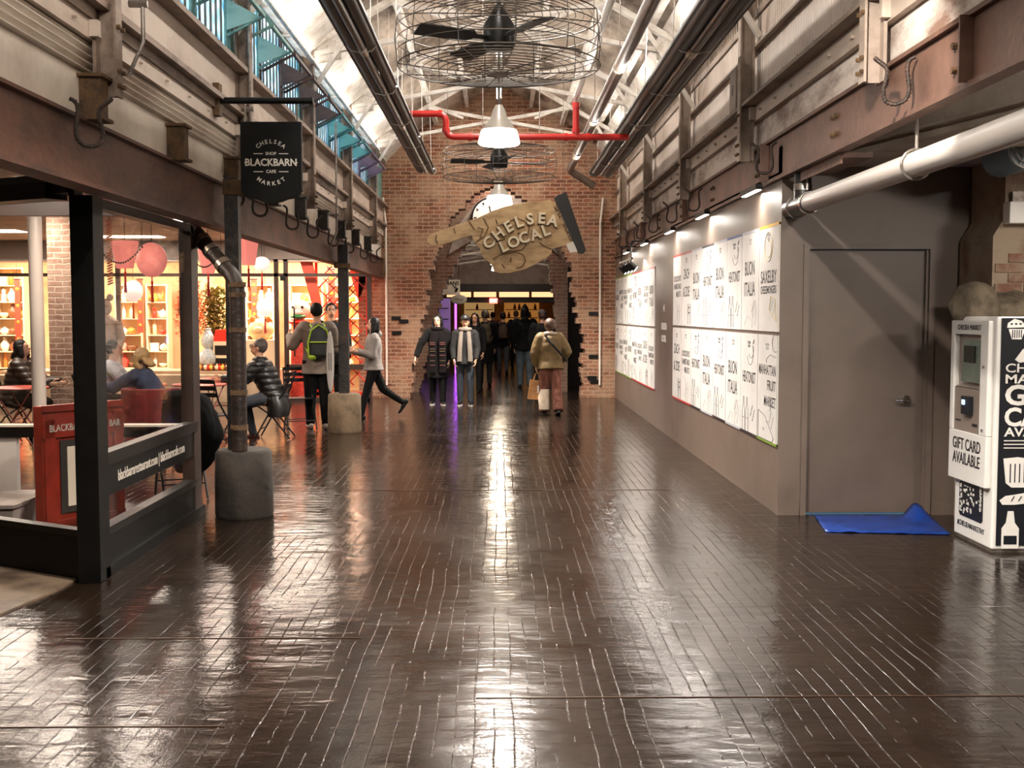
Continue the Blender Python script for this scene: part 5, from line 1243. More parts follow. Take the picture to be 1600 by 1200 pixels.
MB().ball((mx0, 21.8, mz0), (.22, .18, .2), 20).ball((mx0, 21.63, mz0-.05), (.1, .06, .06), 12).build('head', mat('goods_white', '#f6eee2'), t, smooth=True)
MB().ball((mx0, 21.66, mz0-.13), (.16, .1, .04), 14).build('beard', mat('lion_green', '#2f8f4a', .5), t, smooth=True)
for s in (-1, 1): MB().ball((mx0+s*.09, 21.62, mz0+.05), .03, 10).build('eye', black, t, smooth=True)
MB().ball((mx0, 21.75, mz0-.24), (.2, .14, .06), 14).build('jaw', mat('goods_red', '#d8321f'), t, smooth=True)
MB().loft([((mx0, 21.8, 0), (.2,0,0), (0,.12,0)), ((mx0, 21.8, .9), (.17,0,0), (0,.1,0)), ((mx0, 21.8, mz0-.27), (.12,0,0), (0,.09,0))], 16).build('red_robe', mat('robe_red', '#b3261c', .6, 0, '#e05a3a', 22, .5), t, smooth=True)
# robed statue seen through the vestibule
YS2 = 18.6; sx_ = P(163, 500, YS2).x; hz_ = P(163, 480, YS2).z
t = thing('robed_statue', 'weathered stone statue of a robed figure with two hair buns', 'statue', (sx_, YS2, 0))
stm = mat('statue_stone', '#b89a80', .7, 0, '#8a6d5c', 6, .45, .4, 20)
m = MB().ball((sx_, YS2, hz_), (.125, .13, .15), 18).ball((sx_-.1, YS2, hz_+.16), .06, 10).ball((sx_+.1, YS2, hz_+.16), .06, 10).ball((sx_+.03, YS2-.12, hz_-.02), (.02, .03, .025), 8)
m.loft([((sx_, YS2, .35), (.30,0,0), (0,.2,0)), ((sx_, YS2, .9), (.25,0,0), (0,.17,0)), ((sx_, YS2, 1.3), (.21,0,0), (0,.14,0)), ((sx_, YS2, hz_-.22), (.23,0,0), (0,.13,0)), ((sx_, YS2, hz_-.12), (.07,0,0), (0,.07,0))], 20)
for s in (-1, 1): m.tube([(sx_+s*.22, YS2, hz_-.26), (sx_+s*.29, YS2-.04, 1.25), (sx_+s*.24, YS2-.16, 1.0), (sx_+s*.06, YS2-.22, 1.02)], .07, 10)
m.build('figure', stm, t, smooth=True)
for s in (-1, 1): MB().ball((sx_+s*.05, YS2-.12, hz_+.02), (.018, .012, .012), 8).build('eye', dark, t)
MB().box(sx_-.34, sx_+.34, YS2-.28, YS2+.28, 0, .35).build('plinth', mat('beige_stone', '#b49a80'), t)
# lanterns under the cafe ceiling
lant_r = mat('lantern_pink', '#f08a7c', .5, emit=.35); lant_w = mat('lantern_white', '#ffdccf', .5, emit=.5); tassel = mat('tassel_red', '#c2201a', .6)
def lantern(px, py, Y, wpx, hpx, kind, label):
    c = P(px, py, Y); r = wpx/2/F*Y; h = hpx/F*Y
    t = thing('paper_lantern', label, 'lantern', (c.x, Y, c.z), 'paper lanterns over the cafe')
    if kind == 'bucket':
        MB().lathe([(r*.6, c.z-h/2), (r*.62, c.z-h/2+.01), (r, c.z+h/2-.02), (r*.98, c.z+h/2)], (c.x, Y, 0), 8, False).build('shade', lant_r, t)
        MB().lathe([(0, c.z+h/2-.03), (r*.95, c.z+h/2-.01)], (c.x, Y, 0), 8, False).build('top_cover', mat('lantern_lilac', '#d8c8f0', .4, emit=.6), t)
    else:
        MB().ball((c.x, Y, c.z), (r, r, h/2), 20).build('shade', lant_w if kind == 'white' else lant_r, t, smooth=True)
    MB().cyl((c.x, Y, c.z-h/2-.05), (c.x, Y, c.z-h/2), .008, n=6).lathe([(.02, c.z-h/2-.3), (.012, c.z-h/2-.08), (.02, c.z-h/2-.05)], (c.x, Y, 0), 8).build('tassel', tassel, t)
    MB().cyl((c.x, Y, c.z+h/2-.03), (c.x, Y, 3.0), .004, n=5).build('cord', black, t)
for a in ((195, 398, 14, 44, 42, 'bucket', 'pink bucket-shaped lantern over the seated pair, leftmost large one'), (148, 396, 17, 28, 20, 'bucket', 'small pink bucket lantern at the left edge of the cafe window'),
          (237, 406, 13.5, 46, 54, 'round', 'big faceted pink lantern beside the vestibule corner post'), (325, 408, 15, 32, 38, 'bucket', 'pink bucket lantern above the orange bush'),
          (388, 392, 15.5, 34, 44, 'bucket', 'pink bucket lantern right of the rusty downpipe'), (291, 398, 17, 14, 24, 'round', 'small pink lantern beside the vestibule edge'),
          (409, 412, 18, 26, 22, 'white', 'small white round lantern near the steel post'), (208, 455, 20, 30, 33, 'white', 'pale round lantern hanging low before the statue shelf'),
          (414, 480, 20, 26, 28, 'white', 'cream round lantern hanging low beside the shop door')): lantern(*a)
for i, (x, y0, y1, Y) in enumerate(((170, 345, 445, 13.0),)):
    a, b = P(x, y0, Y), P(x, y1, Y); t = thing('firecracker_string', 'long brown string of firecrackers hanging behind the vestibule glass', 'decoration', (a.x, Y, b.z)); m = MB(); z = b.z
    while z < a.z: m.cyl((a.x-.03, Y, z), (a.x+.03, Y, z+.025), .011, n=6); z += .03
    m.build('crackers', mat('cracker_brown', '#8a4b34', .6), t); MB().cyl((a.x, Y, b.z), (a.x, Y, 3.0), .004, n=5).build('cord', black, t)
for i, (x0, x1, y, Y) in enumerate(((155, 222, 400, 13), (295, 345, 408, 14))):
    a, b = P(x0, y-8, Y), P(x1, y-14, Y); m = MB(); n_ = 18
    pts = [a.lerp(b, k/n_) - Vector((0, 0, .16*math.sin(PI*k/n_))) for k in range(n_+1)]
    for p in pts: m.ball(p, .012, 6)
    m.tube(pts, .003, 4); m.cyl(pts[0], (pts[0].x, Y, 3.0), .003, n=4).cyl(pts[-1], (pts[-1].x, Y, 3.0), .003, n=4)
    tag(m.build('bead_garland', dark, origin=a), 'drooping garland of dark beads between lanterns, %s one' % ('left' if i == 0 else 'right'), 'garland')
# columns in the cafe
o = MB().cyl((P(58,500,12.6).x, 12.6, 0), (P(58,500,12.6).x, 12.6, 3.0), .075, n=20).build('pipe_column', mat('pale_column', '#cfc3ba', .4), origin=(P(58,500,12.6).x, 12.6, 0), smooth=True); tag(o, 'slender pale pipe column inside the cafe on the far left', 'column')
a, b = P(76, 500, 15).x, P(99, 500, 15).x
o = MB().box(a, a+.55, 15, 15.5, 0, 3.0).build('cafe_pillar', brick_mat('cafe_brick', '#8a6552', '#7a5646', '#bda896'), origin=(a, 15, 0)); tag(o, 'square brick pillar just right of the pale pipe column', 'pillar')
q = P(140, 500, 20.3)
struct(MB().box(P(97,500,20.3).x, P(150,500,20.3).x, 20.2, 20.3, 0, 2.62).build('wall_partition', mat('cream_shop_wall', '#d8bfa2')))
# ---- posts with round concrete feet and the downpipe
conc = mat('dark_concrete', '#2e261f', .8, 0, '#1a1511', 5, .5, .6, 14)
conc2 = mat('tan_concrete', '#6e5b45', .8, 0, '#4a3b2c', 5, .45, .6, 14)
for i, (px, Y, cm, lab) in enumerate(((379, 9.13, conc, 'dark steel post on a round concrete foot with peeling paint, nearer the camera'), (538, 15.6, conc2, 'slim dark steel post on a round concrete foot beside the hooded woman'))):
    x = P(px, 600, Y).x
    t = thing('steel_post', lab, 'post', (x, Y, 0))
    ft = MB().lathe([(.225, 0), (.235, .02), (.232, .3), (.225, .52), (.205, .545)], (x, Y, 0), 36)
    o = ft.build('concrete_foot', cm, t, smooth=True)
    MB().box(x-.115 if i == 0 else x-.07, x-.005 if i == 0 else x+.07, Y-.05, Y+.05, .54, 2.74 if i == 0 else 2.60).build('post', mat('post_black', '#120f0d', .5, 0, '#3a2c22', 5, .5, .3, 30), t)
    MB().box(x-.12, x+.1, Y-.07, Y+.07, 2.28 if i else 2.60, 2.34 if i else 2.72).build('cap_plate', rust_box, t)
x = P(374, 600, 9.0).x; Y = 8.98
pipem = mat('rusty_downpipe', '#32261f', .45, .2, '#15100d', 4, .5, .4, 22)
t = thing('downpipe', 'rusty brown downpipe strapped to the nearer post, bending off to the left', 'pipe', (x, Y, .55))
p1, p2 = P(374, 440, 9.0), P(296, 352, 9.3)
MB().tube(smooth_path([(x, Y, .55), (x, Y, p1.z), (p2.x, 9.3, p2.z), (p2.x-.02, 9.35, 2.95)], 8), .062, 18).build('pipe', pipem, t, smooth=True)
b = MB()
for z in (.72, 1.0, 1.5, 1.78, 1.86): b.cyl((x, Y, z), (x, Y, z+.04), .069, n=18)
d = (Vector((p2.x, 9.3, p2.z))-Vector((x, Y, p1.z))); build_split(b, 'collar', rust_box, t, True)
b = MB()
for k in (.25, .5, .68): q = Vector((x, Y, p1.z))+d*k; b.cyl(q, q+d.normalized()*.05, .07, n=18)
build_split(b, 'silver_clamp', mat('dull_silver', '#a0917f'), t, True)
# oval plate on the second post
q = P(516, 565, 15.35)
t = thing('oval_plate', 'long grey oval plate on edge beside the second post, behind the backpack man', 'plate', (q.x, 15.4, q.z))
MB().ball(q, (.055, .015, .42), 20).build('plate', mat('plate_grey', '#9d958e', .4, .2), t, smooth=True)
for s in (-.01, .01): MB().box(q.x+s*1.4-.004, q.x+s*1.4+.004, q.y-.018, q.y-.01, q.z-.12, q.z+.12).build('slot', dark, t)
MB().bar((q.x, 15.37, q.z+.2), (P(533,600,15.6).x, 15.58, q.z+.2), .02).bar((q.x, 15.37, q.z-.2), (P(533,600,15.6).x, 15.58, q.z-.2), .02).build('bracket', black, t)

# ---- glazed vestibule
A = Vector((-2.5, 6.84, 0)); Bv = Vector((-2.5, 9.2, 0)); C_ = A + (Vector((-3.23, 7.25, 0))-Vector((-2.52, 6.84, 0))).normalized()*4.0
t = thing('glass_vestibule', 'black-framed glass corner vestibule of the cafe on the left', 'vestibule', (-2.6, 6.9, 0))
top = 2.5
MB().box(-2.58, -2.44, 6.80, 6.98, 0, 2.36).build('corner_post', black, t, bevel=.004)
MB().box(-2.60, -2.56, 6.84, 6.98, 2.36, top).build('corner_post', black, t)
MB().box(-2.56, -2.46, 9.02, 9.22, 0, 2.355).build('end_post', mat('brown_post', '#2a1e18', .4, 0, '#3d2c22', 4, .4), t, bevel=.004)
MB().box(-2.53, -2.47, 6.95, 9.1, 0, .26).build('base_panel', black, t)
MB().box(-2.55, -2.44, 6.9, 9.25, 0, .07).build('skirting', black, t)
MB().box(-2.54, -2.45, 6.95, 9.1, .26, .31).build('bottom_rail', dark, t)
MB().box(-2.54, -2.45, 6.95, 9.1, .70, .78).build('middle_rail', dark, t)
MB().box(-2.51, -2.47, 6.95, 9.1, .50, .70).build('lettered_band', black, t)
MB().text('blackbarnrestaurant.com | blackbarncafe.com', (-2.469, 8.0, .60), (0, 1, 0), (0, 0, 1), .105, .003, .0, .80).build('lettering', mat('band_lettering', '#bdb4a8', .5), t)
MB().box(-2.495, -2.489, 6.95, 9.1, .30, 2.34).build('glass_pane', glass, t)
MB().box(-2.54, -2.46, 6.95, 9.1, 2.30, 2.36).build('top_rail', dark, t)
dv = (C_-A).normalized(); nv = Vector((dv.y, -dv.x, 0))
MB().bar(A+dv*.08+Vector((0,0,.14)), C_+Vector((0,0,.14)), .06, .28).build('base_panel', black, t)
MB().bar(A+dv*.08+Vector((0,0,.30)), C_+Vector((0,0,.30)), .08, .04).build('bottom_rail', dark, t)
MB().bar(A+dv*.1+Vector((0,0,1.37)), C_+Vector((0,0,1.37)), .006, 2.1).build('glass_pane', glass, t)
MB().bar(A+dv*.1+Vector((0,0,2.44)), C_+Vector((0,0,2.44)), .10, .12).build('top_rail', dark, t)
MB().bar(A+dv*.25+Vector((0,0,2.40)), A+dv*.9+Vector((0,0,2.40)), .16, .10).build('door_closer', black, t)
brn = mat('brown_frame', '#43302a', .4, 0, '#33241f', 4, .4)
MB().box(-7, -2.56, 9.14, 9.24, 2.44, 2.55).build('far_top_rail', brn, t)
MB().box(-7, -2.56, 9.14, 9.24, .64, .72).build('far_middle_rail', black, t)
MB().box(-7, -2.56, 9.13, 9.25, .73, .745).build('far_sill', mat('sill_cream', '#d3c6b4', .5), t)
MB().box(-7, -3.95, 9.16, 9.22, .08, .64).build('far_panel', mat('panel_white', '#cfc8c2', .5, 0, '#b8b0aa', 2, .3), t)
MB().box(-7, -2.56, 9.185, 9.19, .75, 2.44).build('far_glass', glass, t)
# low platform inside
o = MB().box(-5.5, -3.62, 8.3, 9.0, .012, .20).box(-5.5, -3.60, 8.28, 9.02, .20, .23).build('low_platform', mat('platform_grey', '#8d827b', .6, 0, '#3f3833', 3, .5), origin=(-4.5, 8.6, .0), bevel=.004); tag(o, 'low grey platform on the vestibule floor at the left edge', 'platform')
# red notice stand
Rn = mat('cabinet_red', '#8e2a1a', .4, 0, '#6f1f14', 5, .4, .1); 
a = Vector((-3.40, 8.25, 0)); b = Vector((-3.02, 8.86, 0)); d = (b-a).normalized(); nn = Vector((-d.y, d.x, 0))
t = thing('notice_stand', 'red panelled notice stand with white lettering inside the glass vestibule', 'stand', ((a.x+b.x)/2, (a.y+b.y)/2, .012))
c = (a+b)/2; W = (b-a).length; rot = Matrix(((d.x, nn.x, 0), (d.y, nn.y, 0), (0, 0, 1)))
MB().cbox((c.x, c.y, .49), W, .10, .955, rot).build('body', Rn, t, bevel=.006)
def onface(u, z, w_, h_, th, off, m_, nm): 
    q = a + d*u + Vector((0, 0, z)) - nn*(.05+off); return MB().cbox(q, w_, th, h_, rot).build(nm, m_, t, bevel=.003)
for (u, z, w_, h_) in ((W/2, .95, W, .05), (W/2, .80, W, .14), (.05, .45, .09, .9), (W-.05, .45, .09, .9), (W/2, .06, W, .1)): onface(u, z, w_, h_, .03, .012, Rn, 'rail')
onface(W/2, .43, W*.6, .55, .015, .008, mat('stand_inset', '#37332f', .4), 'inset_panel')
onface(W/2, .43, W*.45, .45, .008, .018, mat('menu_paper', '#d9cbb4', .5), 'menu_sheet')
MB().text('BLACKBARN CAFE & BAR', a+d*(W/2)+Vector((0,0,.80))-nn*.079, d, (0,0,1), .072, .004, .012, .78).build('lettering', mat('band_lettering', '#bdb4a8'), t)

# ---- bistro furniture
tab_red = mat('table_coral', '#c8523e', .35); leg_red = mat('leg_red', '#7a2a20', .4, .2)
def make_table():
    t = thing('bistro_table', 'x', 'table')
    MB().lathe([(.0, .735), (.33, .735), (.34, .742), (.34, .752), (.33, .758), (.0, .758)], (0,0,0), 32, False).build('tabletop', tab_red, t, smooth=True)
    for sx in (-1, 1):
        for sy in (-1, 1): MB().tube([(sx*.26, sy*.2, .01), (0, sy*.2, .37), (-sx*.22, sy*.2, .735)], .010, 6).build('leg', leg_red, t)
    MB().tube([(-.26,-.2,.02),(-.26,.2,.02)], .008, 6).tube([(.26,-.2,.02),(.26,.2,.02)], .008, 6).tube([(0,-.2,.37),(0,.2,.37)], .008, 6).build('stretcher', leg_red, t)
    return t
def make_chair(mm, sl):
    t = thing('bistro_chair', 'x', 'chair')   # faces +y locally
    m = MB()
    for k in range(5): m.box(-.19, .19, -.18+k*.078, -.18+k*.078+.062, .445, .458)
    m.build('seat', sl, t)
    for s in (-1, 1):
        MB().tube([(s*.20, .22, .01), (s*.20, 0, .40), (s*.19, -.17, .62), (s*.185, -.26, .88)], .011, 7).build('leg', mm, t, smooth=True)
        MB().tube([(s*.185, -.24, .01), (s*.185, 0, .32), (s*.185, .17, .44)], .011, 7).build('leg', mm, t, smooth=True)
    m = MB()
    for z in (.70, .78, .86): m.box(-.185, .185, -.205-(z-.7)*.3, -.19-(z-.7)*.3, z-.025, z+.025)
    m.build('backrest', sl, t)
    MB().tube([(-.2, .15, .14), (.2, .15, .14)], .008, 6).tube([(-.185, -.15, .14), (.185, -.15, .14)], .008, 6).build('stretcher', mm, t)
    return t
tb = make_table()
for i, (x, y, l) in enumerate(((P(30,600,13.7).x, 13.7, 'round coral bistro table nearest the seated person in the puffer, far left'), (P(98,600,15.9).x, 15.9, 'coral bistro table behind the first one, next to the pale column'), (P(312,600,14.3).x, 14.3, 'coral bistro table left of the rusty downpipe'), (P(352,600,15.6).x, 15.6, 'coral bistro table in front of the man in the black puffer jacket'), (-4.55, 14.2, 'coral bistro table of the pair behind the vestibule glass'))):
    o = tb if i == 0 else copy_tree(tb); o.location = (x, y, 0); o['label'] = l; o.rotation_euler.z = i*.5
ch = make_chair(black, black)
for i, (x, y, rz, l) in enumerate(((P(428,620,14.8).x, 14.8, PI/2, 'black bistro chair under the man in the puffer jacket'), (P(468,620,15.9).x, 15.9, R(200), 'empty black bistro chair beside the man with the backpack'), (-2.86, 10.05, R(25), 'black bistro chair draped with a dark coat at the vestibule end'), (P(330,640,13.2).x, 13.3, R(-20), 'black bistro chair half hidden behind the nearer post'), (P(22,600,14.9).x+.08, 14.6, R(-90), 'black bistro chair of the person in the brown puffer'), (-5.17, 14.4, R(-80), 'black bistro chair of the person in the pale shirt'))):
    o = ch if i == 0 else copy_tree(ch); o.location = (x, y, 0); o.rotation_euler.z = rz; o['label'] = l
# red tub chair
x = P(236, 620, 12.9).x; y = 12.9
t = thing('tub_chair', 'deep red upholstered tub chair seen through the vestibule glass', 'chair', (x, y, 0)); redu = mat('red_upholstery', '#6f1815', .6, 0, '#4f0f0d', 6, .4, .3, 20)
MB().loft([((x, y, .2), (.28,0,0), (0,.26,0)), ((x, y, .42), (.3,0,0), (0,.28,0)), ((x, y, .47), (.26,0,0), (0,.24,0))], 24).build('seat', redu, t, smooth=True)
m = MB(); N = 14
ring = [(x+.33*math.cos(a), y+.31*math.sin(a)) for a in [PI*.75+PI*1.35*k/N for k in range(N+1)]]
ring2 = [(x+.26*math.cos(a), y+.24*math.sin(a)) for a in [PI*.75+PI*1.35*k/N for k in range(N+1)]]
m.prism(ring+ring2[::-1], (0,0,.2), (1,0,0), (0,1,0), (0,0,.60)); m.build('backrest', redu, t, bevel=.03)
for a_, b_ in ((-1,-1),(1,-1),(-1,1),(1,1)): MB().cyl((x+a_*.2, y+b_*.18, 0), (x+a_*.18, y+b_*.16, .22), .018, n=8).build('leg', black, t)
# dark coat over the chair by the vestibule
m = MB(); cx_, cy_ = -2.72, 9.86
m.loft([((cx_, cy_, .22), (.10,.05,0), (-.02,.06,0)), ((cx_+.02, cy_, .40), (.20,.06,0), (-.03,.10,0)), ((cx_+.04, cy_, .62), (.24,.08,0), (-.04,.14,0)), ((cx_-.02, cy_, .82), (.22,.08,0), (-.04,.16,0)), ((cx_-.06, cy_+.02, .95), (.16,.06,0), (-.03,.12,0)), ((cx_-.08, cy_+.02, .98), (.05,.02,0), (-.01,.04,0))], 28)
me = m.mesh('draped_coat')
o = link(me, 'draped_coat', None, (cx_, cy_, .2)); me.materials.append(mat('coat_black', '#070707', .9, spec=.1))
sb = o.modifiers.new('s', 'SUBSURF'); sb.levels = 2; sb.render_levels = 2
tx = bpy.data.textures.new('folds', 'CLOUDS'); tx.noise_scale = .12; dm = o.modifiers.new('d', 'DISPLACE'); dm.texture = tx; dm.strength = .06
me.polygons.foreach_set('use_smooth', [True]*len(me.polygons)); tag(o, 'black coat slumped over the chair at the end of the glass vestibule', 'coat')

for i, (x0, x1, y0, y1, Y, w) in enumerate(((22, 34, 436, 545, 23.2, 'left of the pale column'), (214, 224, 436, 520, 23.3, 'between the two central shelves'), (392, 402, 436, 500, 23.2, 'beside the steel post'), (512, 524, 420, 520, 22.6, 'behind the lattice'))):
    a, b = P(x0, y0, Y), P(x1, y1, Y)
    t = thing('red_banner', 'narrow red paper banner hanging in the gift shop %s' % w, 'banner', (a.x, Y, b.z))
    MB().box(a.x, b.x, Y, Y+.01, b.z, a.z).build('cloth', mat('banner_red', '#d93a26', .6), t); MB().cyl((a.x-.02, Y, a.z), (b.x+.02, Y, a.z), .012, n=8).cyl(((a.x+b.x)/2, Y, a.z), ((a.x+b.x)/2, Y, 3.1), .004, n=5).build('rod', dark, t)
    m = MB(); n_ = 4
    for k in range(n_): m.ball(((a.x+b.x)/2, Y-.003, a.z-(a.z-b.z)*(k+.6)/(n_+.2)), ((b.x-a.x)*.28, .004, (b.x-a.x)*.28), 10)
    m.build('gold_medallions', mat('shiny_gold', '#dfae4a', .12, .5), t)
# ================================================================ PEOPLE
def baked(mb, name, mt, voxel=.012, smooth=4, disp=None, extra=None):
    me = mb.mesh(name+'_tmp'); o = bpy.data.objects.new('tmp', me); COL.objects.link(o)
    bm = bmesh.new(); bm.from_mesh(me); bmesh.ops.recalc_face_normals(bm, faces=bm.faces); bm.to_mesh(me); bm.free()
    r = o.modifiers.new('r', 'REMESH'); r.mode = 'VOXEL'; r.voxel_size = voxel; r.use_smooth_shade = True
    s = o.modifiers.new('s', 'SMOOTH'); s.iterations = smooth; s.factor = .5
    dg = bpy.context.evaluated_depsgraph_get(); out = bpy.data.meshes.new_from_object(o.evaluated_get(dg)); out.name = name
    bpy.data.objects.remove(o); bpy.data.meshes.remove(me)
    if disp:
        ns = [v.normal.copy() for v in out.vertices]
        for v, n in zip(out.vertices, ns): v.co += n*disp(v.co)
    if extra:
        e = extra.mesh('x'); bm = bmesh.new(); bm.from_mesh(out); bm.from_mesh(e); bm.to_mesh(out); bm.free()
    out.materials.clear(); out.materials.append(mt); out.polygons.foreach_set('use_smooth', [True]*len(out.polygons)); return out
def wrinkle(amp=.007, sc=9): return lambda c: amp*noise.noise(Vector((c.x*sc, c.y*sc, c.z*sc*.7))) + amp*.6*noise.noise(Vector((c.x*sc*2.3, c.y*sc*2.3, c.z*sc*2)))
def quilt(p=.075, amp=.010): return lambda c: amp*abs(math.sin(PI*c.z/p)) + .005*noise.noise(c*14)
def rotv(v, ax, a): return Matrix.Rotation(a, 3, ax) @ Vector(v)
SKIN = mat('skin', '#c99a7c', .5, 0, '#b98668', 12, .3); SKIN2 = mat('skin_pale', '#dbb196', .5, 0, '#c99a80', 12, .3)
HB = mat('hair_black', '#0a0807', .55, 0, '#120d0b', 40, .4, spec=.25); HBR = mat('hair_brown', '#3a2418', .5, 0, '#55361f', 40, .4); HBL = mat('hair_blond', '#b08a5a', .5, 0, '#8a6a42', 40, .4); HG = mat('hair_grey', '#5a4f48', .5, 0, '#2f2925', 40, .4)
def person(label, loc, rz, H=1.7, lean=0, legs=((8, 4), (-8, 12)), arms=((5, 10, 10), (5, 10, 10)), headyaw=0, headpitch=0, sit=None,
           top=None, hem=.50, topd=None, bulk=1.0, low=None, lowr=1.0, flare=0, shoe=None, hair=HB, hairlen=0, skin=SKIN, fem=False, cap=None, sole=None, name='person', hood=False, twist=0):
    t = thing(name, label, 'person', (0, 0, 0))
    h = H
    up = Vector((0, math.sin(R(lean)), math.cos(R(lean)))); right = Vector((1, 0, 0)); fw = right.cross(up) * -1
    hipw = .052*h; TH, SH, AN = .245*h, .235*h, .045*h
    J = {}
    ext = []
    for k, (hp, kn) in enumerate(legs):
        ext.append(TH*math.cos(R(hp)) + SH*math.cos(R(hp-kn)))
    hz = sit if sit else max(ext) + AN
    pel = Vector((0, 0, hz))
    for k, s in enumerate((-1, 1)):
        hp, kn = legs[k]; a = pel + right*s*hipw
        kd = Vector((s*(.10 if sit else .02), math.sin(R(hp)), -math.cos(R(hp)))).normalized(); kne = a + kd*TH
        sd = Vector((0, math.sin(R(hp-kn)), -math.cos(R(hp-kn)))); ank = kne + sd*SH
        J[('hip', s)], J[('knee', s)], J[('ank', s)] = a, kne, ank
        # foot: flat when near the floor, else pitched toe down
        pit = min(0, 0) if ank.z < AN+.02 else -min(R(60), (ank.z-AN)/.12*.6)
        J[('toe', s)] = ank + Vector((s*.02, .105*h*math.cos(pit), -AN*.75 + .105*h*math.sin(pit)))
        if J[('toe', s)].z < .02: J[('toe', s)].z = .02
    neck = pel + up*.300*h; chest = pel + up*.20*h
    shw = (.098 if fem else .108)*h
    hd = Matrix.Rotation(R(headpitch)*-1, 3, 'X') @ (up if lean < 30 else Vector((0, math.sin(R(lean*.5)), math.cos(R(lean*.5)))))
    headc = neck + hd*.108*h
    HR = Matrix.Rotation(R(headyaw), 3, 'Z') @ Matrix.Rotation(-R(headpitch)-R(lean*.5), 3, 'X')
    body = MB(); fing = MB()
    body.ball(headc + HR@Vector((0, -.004*h, .006*h)), (.043*h, .054*h, .058*h), 16, HR).ball(headc + HR@Vector((0, .014*h, -.026*h)), (.032*h, .036*h, .038*h), 14, HR)
    body.cyl(headc + HR@Vector((0, .046*h, .002*h)), headc + HR@Vector((0, .061*h, -.014*h)), .005*h, .0095*h, 8).ball(headc + HR@Vector((0, .058*h, -.014*h)), .009*h, 8)
    for s in (-1, 1): body.ball(headc + HR@Vector((s*.045*h, -.004*h, -.004*h)), (.006*h, .012*h, .018*h), 8, HR)
    body.ball(headc + HR@Vector((0, .045*h, -.037*h)), (.014*h, .008*h, .007*h), 8, HR)
    body.cyl(neck - up*.02*h, headc - hd*.02*h, .034*h, .029*h, 12)
    body.loft([(pel - up*.02*h, right*.085*h, fw*.058*h), (pel + up*.06*h, right*.078*h, fw*.052*h), (pel + up*.13*h, right*.075*h, fw*.052*h), (chest + up*.03*h, right*.09*h, fw*.06*h), (neck - up*.02*h, right*.08*h, fw*.045*h), (neck + up*.012*h, right*.03*h, fw*.03*h)], 16)
    coat = MB(); tr = MB(); b = bulk
    for k, s in enumerate((-1, 1)):
        sw, ab, el = arms[k][:3]; inw = arms[k][3] if len(arms[k]) > 3 else 8
        sh = neck - up*.022*h + right*s*shw
        ud = (Matrix.Rotation(R(-lean), 3, 'X') @ Vector((s*math.sin(R(ab)), math.sin(R(sw))*math.cos(R(ab)), -math.cos(R(sw))*math.cos(R(ab))))).normalized() if False else Vector((s*math.sin(R(ab)), math.sin(R(sw))*math.cos(R(ab)), -math.cos(R(sw))*math.cos(R(ab)))).normalized()
        elb = sh + ud*.168*h
        fa = sw + el; fd = Vector((-s*math.sin(R(inw))+ (s*math.sin(R(ab))*.5), math.sin(R(fa)), -math.cos(R(fa)))).normalized(); wr = elb + fd*.145*h
        J[('sh', s)], J[('el', s)], J[('wr', s)] = sh, elb, wr
        body.cyl(sh, elb, .027*h, .023*h, 10).ball(sh, .03*h, 10).ball(elb, .024*h, 10).cyl(elb, wr, .023*h, .0155*h, 10).ball(wr, .0155*h, 8)
        # hand
        lat = fd.cross(Vector((s, 0, 0.01))); lat = (lat if lat.length > .05 else Vector((0, 1, 0))).normalized(); 
        lat = lat if lat.dot(Vector((0, 1, .3))) > 0 else -lat          # thumb side forwards/up
        pn = fd.cross(lat).normalized(); pn = pn if pn.dot(Vector((-s, 0, -.2))) > 0 else -pn   # palm towards the body
        pr = Matrix((lat, pn, fd)).transposed(); pc = wr + fd*.030*h
        body.ball(pc, (.022*h, .0105*h, .033*h), 12, pr)
        for j, (o_, ln) in enumerate(((.016, .040), (.0055, .046), (-.0055, .043), (-.016, .034))):
            p = wr + fd*.055*h + lat*o_*h; dirn = fd.copy(); pts = [p - fd*.012*h, p]
            for q in range(3):
                dirn = (dirn + pn*(.34 + .07*j)).normalized(); p = p + dirn*ln*h*(.42, .33, .25)[q]; pts.append(p)
            fing.tube(pts, .0, 7, rads=[.0052*h, .0055*h, .005*h, .0046*h, .0032*h])
        p = wr + fd*.020*h + lat*.016*h; d1 = (fd*.6 + lat*.75 + pn*.2).normalized(); d2 = (fd*.9 + lat*.25 + pn*.35).normalized()
        fing.tube([p, p+d1*.026*h, p+d1*.026*h+d2*.018*h, p+d1*.026*h+d2*.03*h], .0, 7, rads=[.0075*h, .0062*h, .0055*h, .0035*h])
        J[('hand', s)] = wr + fd*.07*h
        coat.cyl(sh, elb, .040*h*b, .035*h*b, 14).ball(sh - right*s*.012*h, .044*h*b, 12).ball(elb, .0355*h*b, 12).cyl(elb, wr - fd*.004*h, .034*h*b, .026*h*b, 14)
        a, kn_, an = J[('hip', s)], J[('knee', s)], J[('ank', s)]
        body.cyl(a, kn_, .050*h, .033*h, 12).ball(kn_, .033*h, 10).cyl(kn_, an, .033*h, .02*h, 12).ball(an, .022*h, 8)
        body.cyl(an, an.lerp(J[('toe', s)], .28), .018*h, .012*h, 8)
        L_ = lowr
        tr.cyl(a + Vector((0,0,.02*h)), kn_, .058*h*L_, (.042+flare*.3)*h*L_, 14).ball(a, .058*h*L_, 12).ball(kn_, (.0425+flare*.3)*h*L_, 12).cyl(kn_, an + (an-kn_).normalized()*.014*h, (.041+flare*.3)*h*L_, (.03+flare)*h*L_, 14)
        # shoe
        d = (J[('toe', s)] - an); d.z = 0 if an.z < AN+.02 else d.z; d.normalize(); rt = frame(d)[0]; upv = rt.cross(d).normalized()
        sm = MB(); base = an - upv*(AN*.55); M_ = Matrix((rt, d, upv)).transposed()
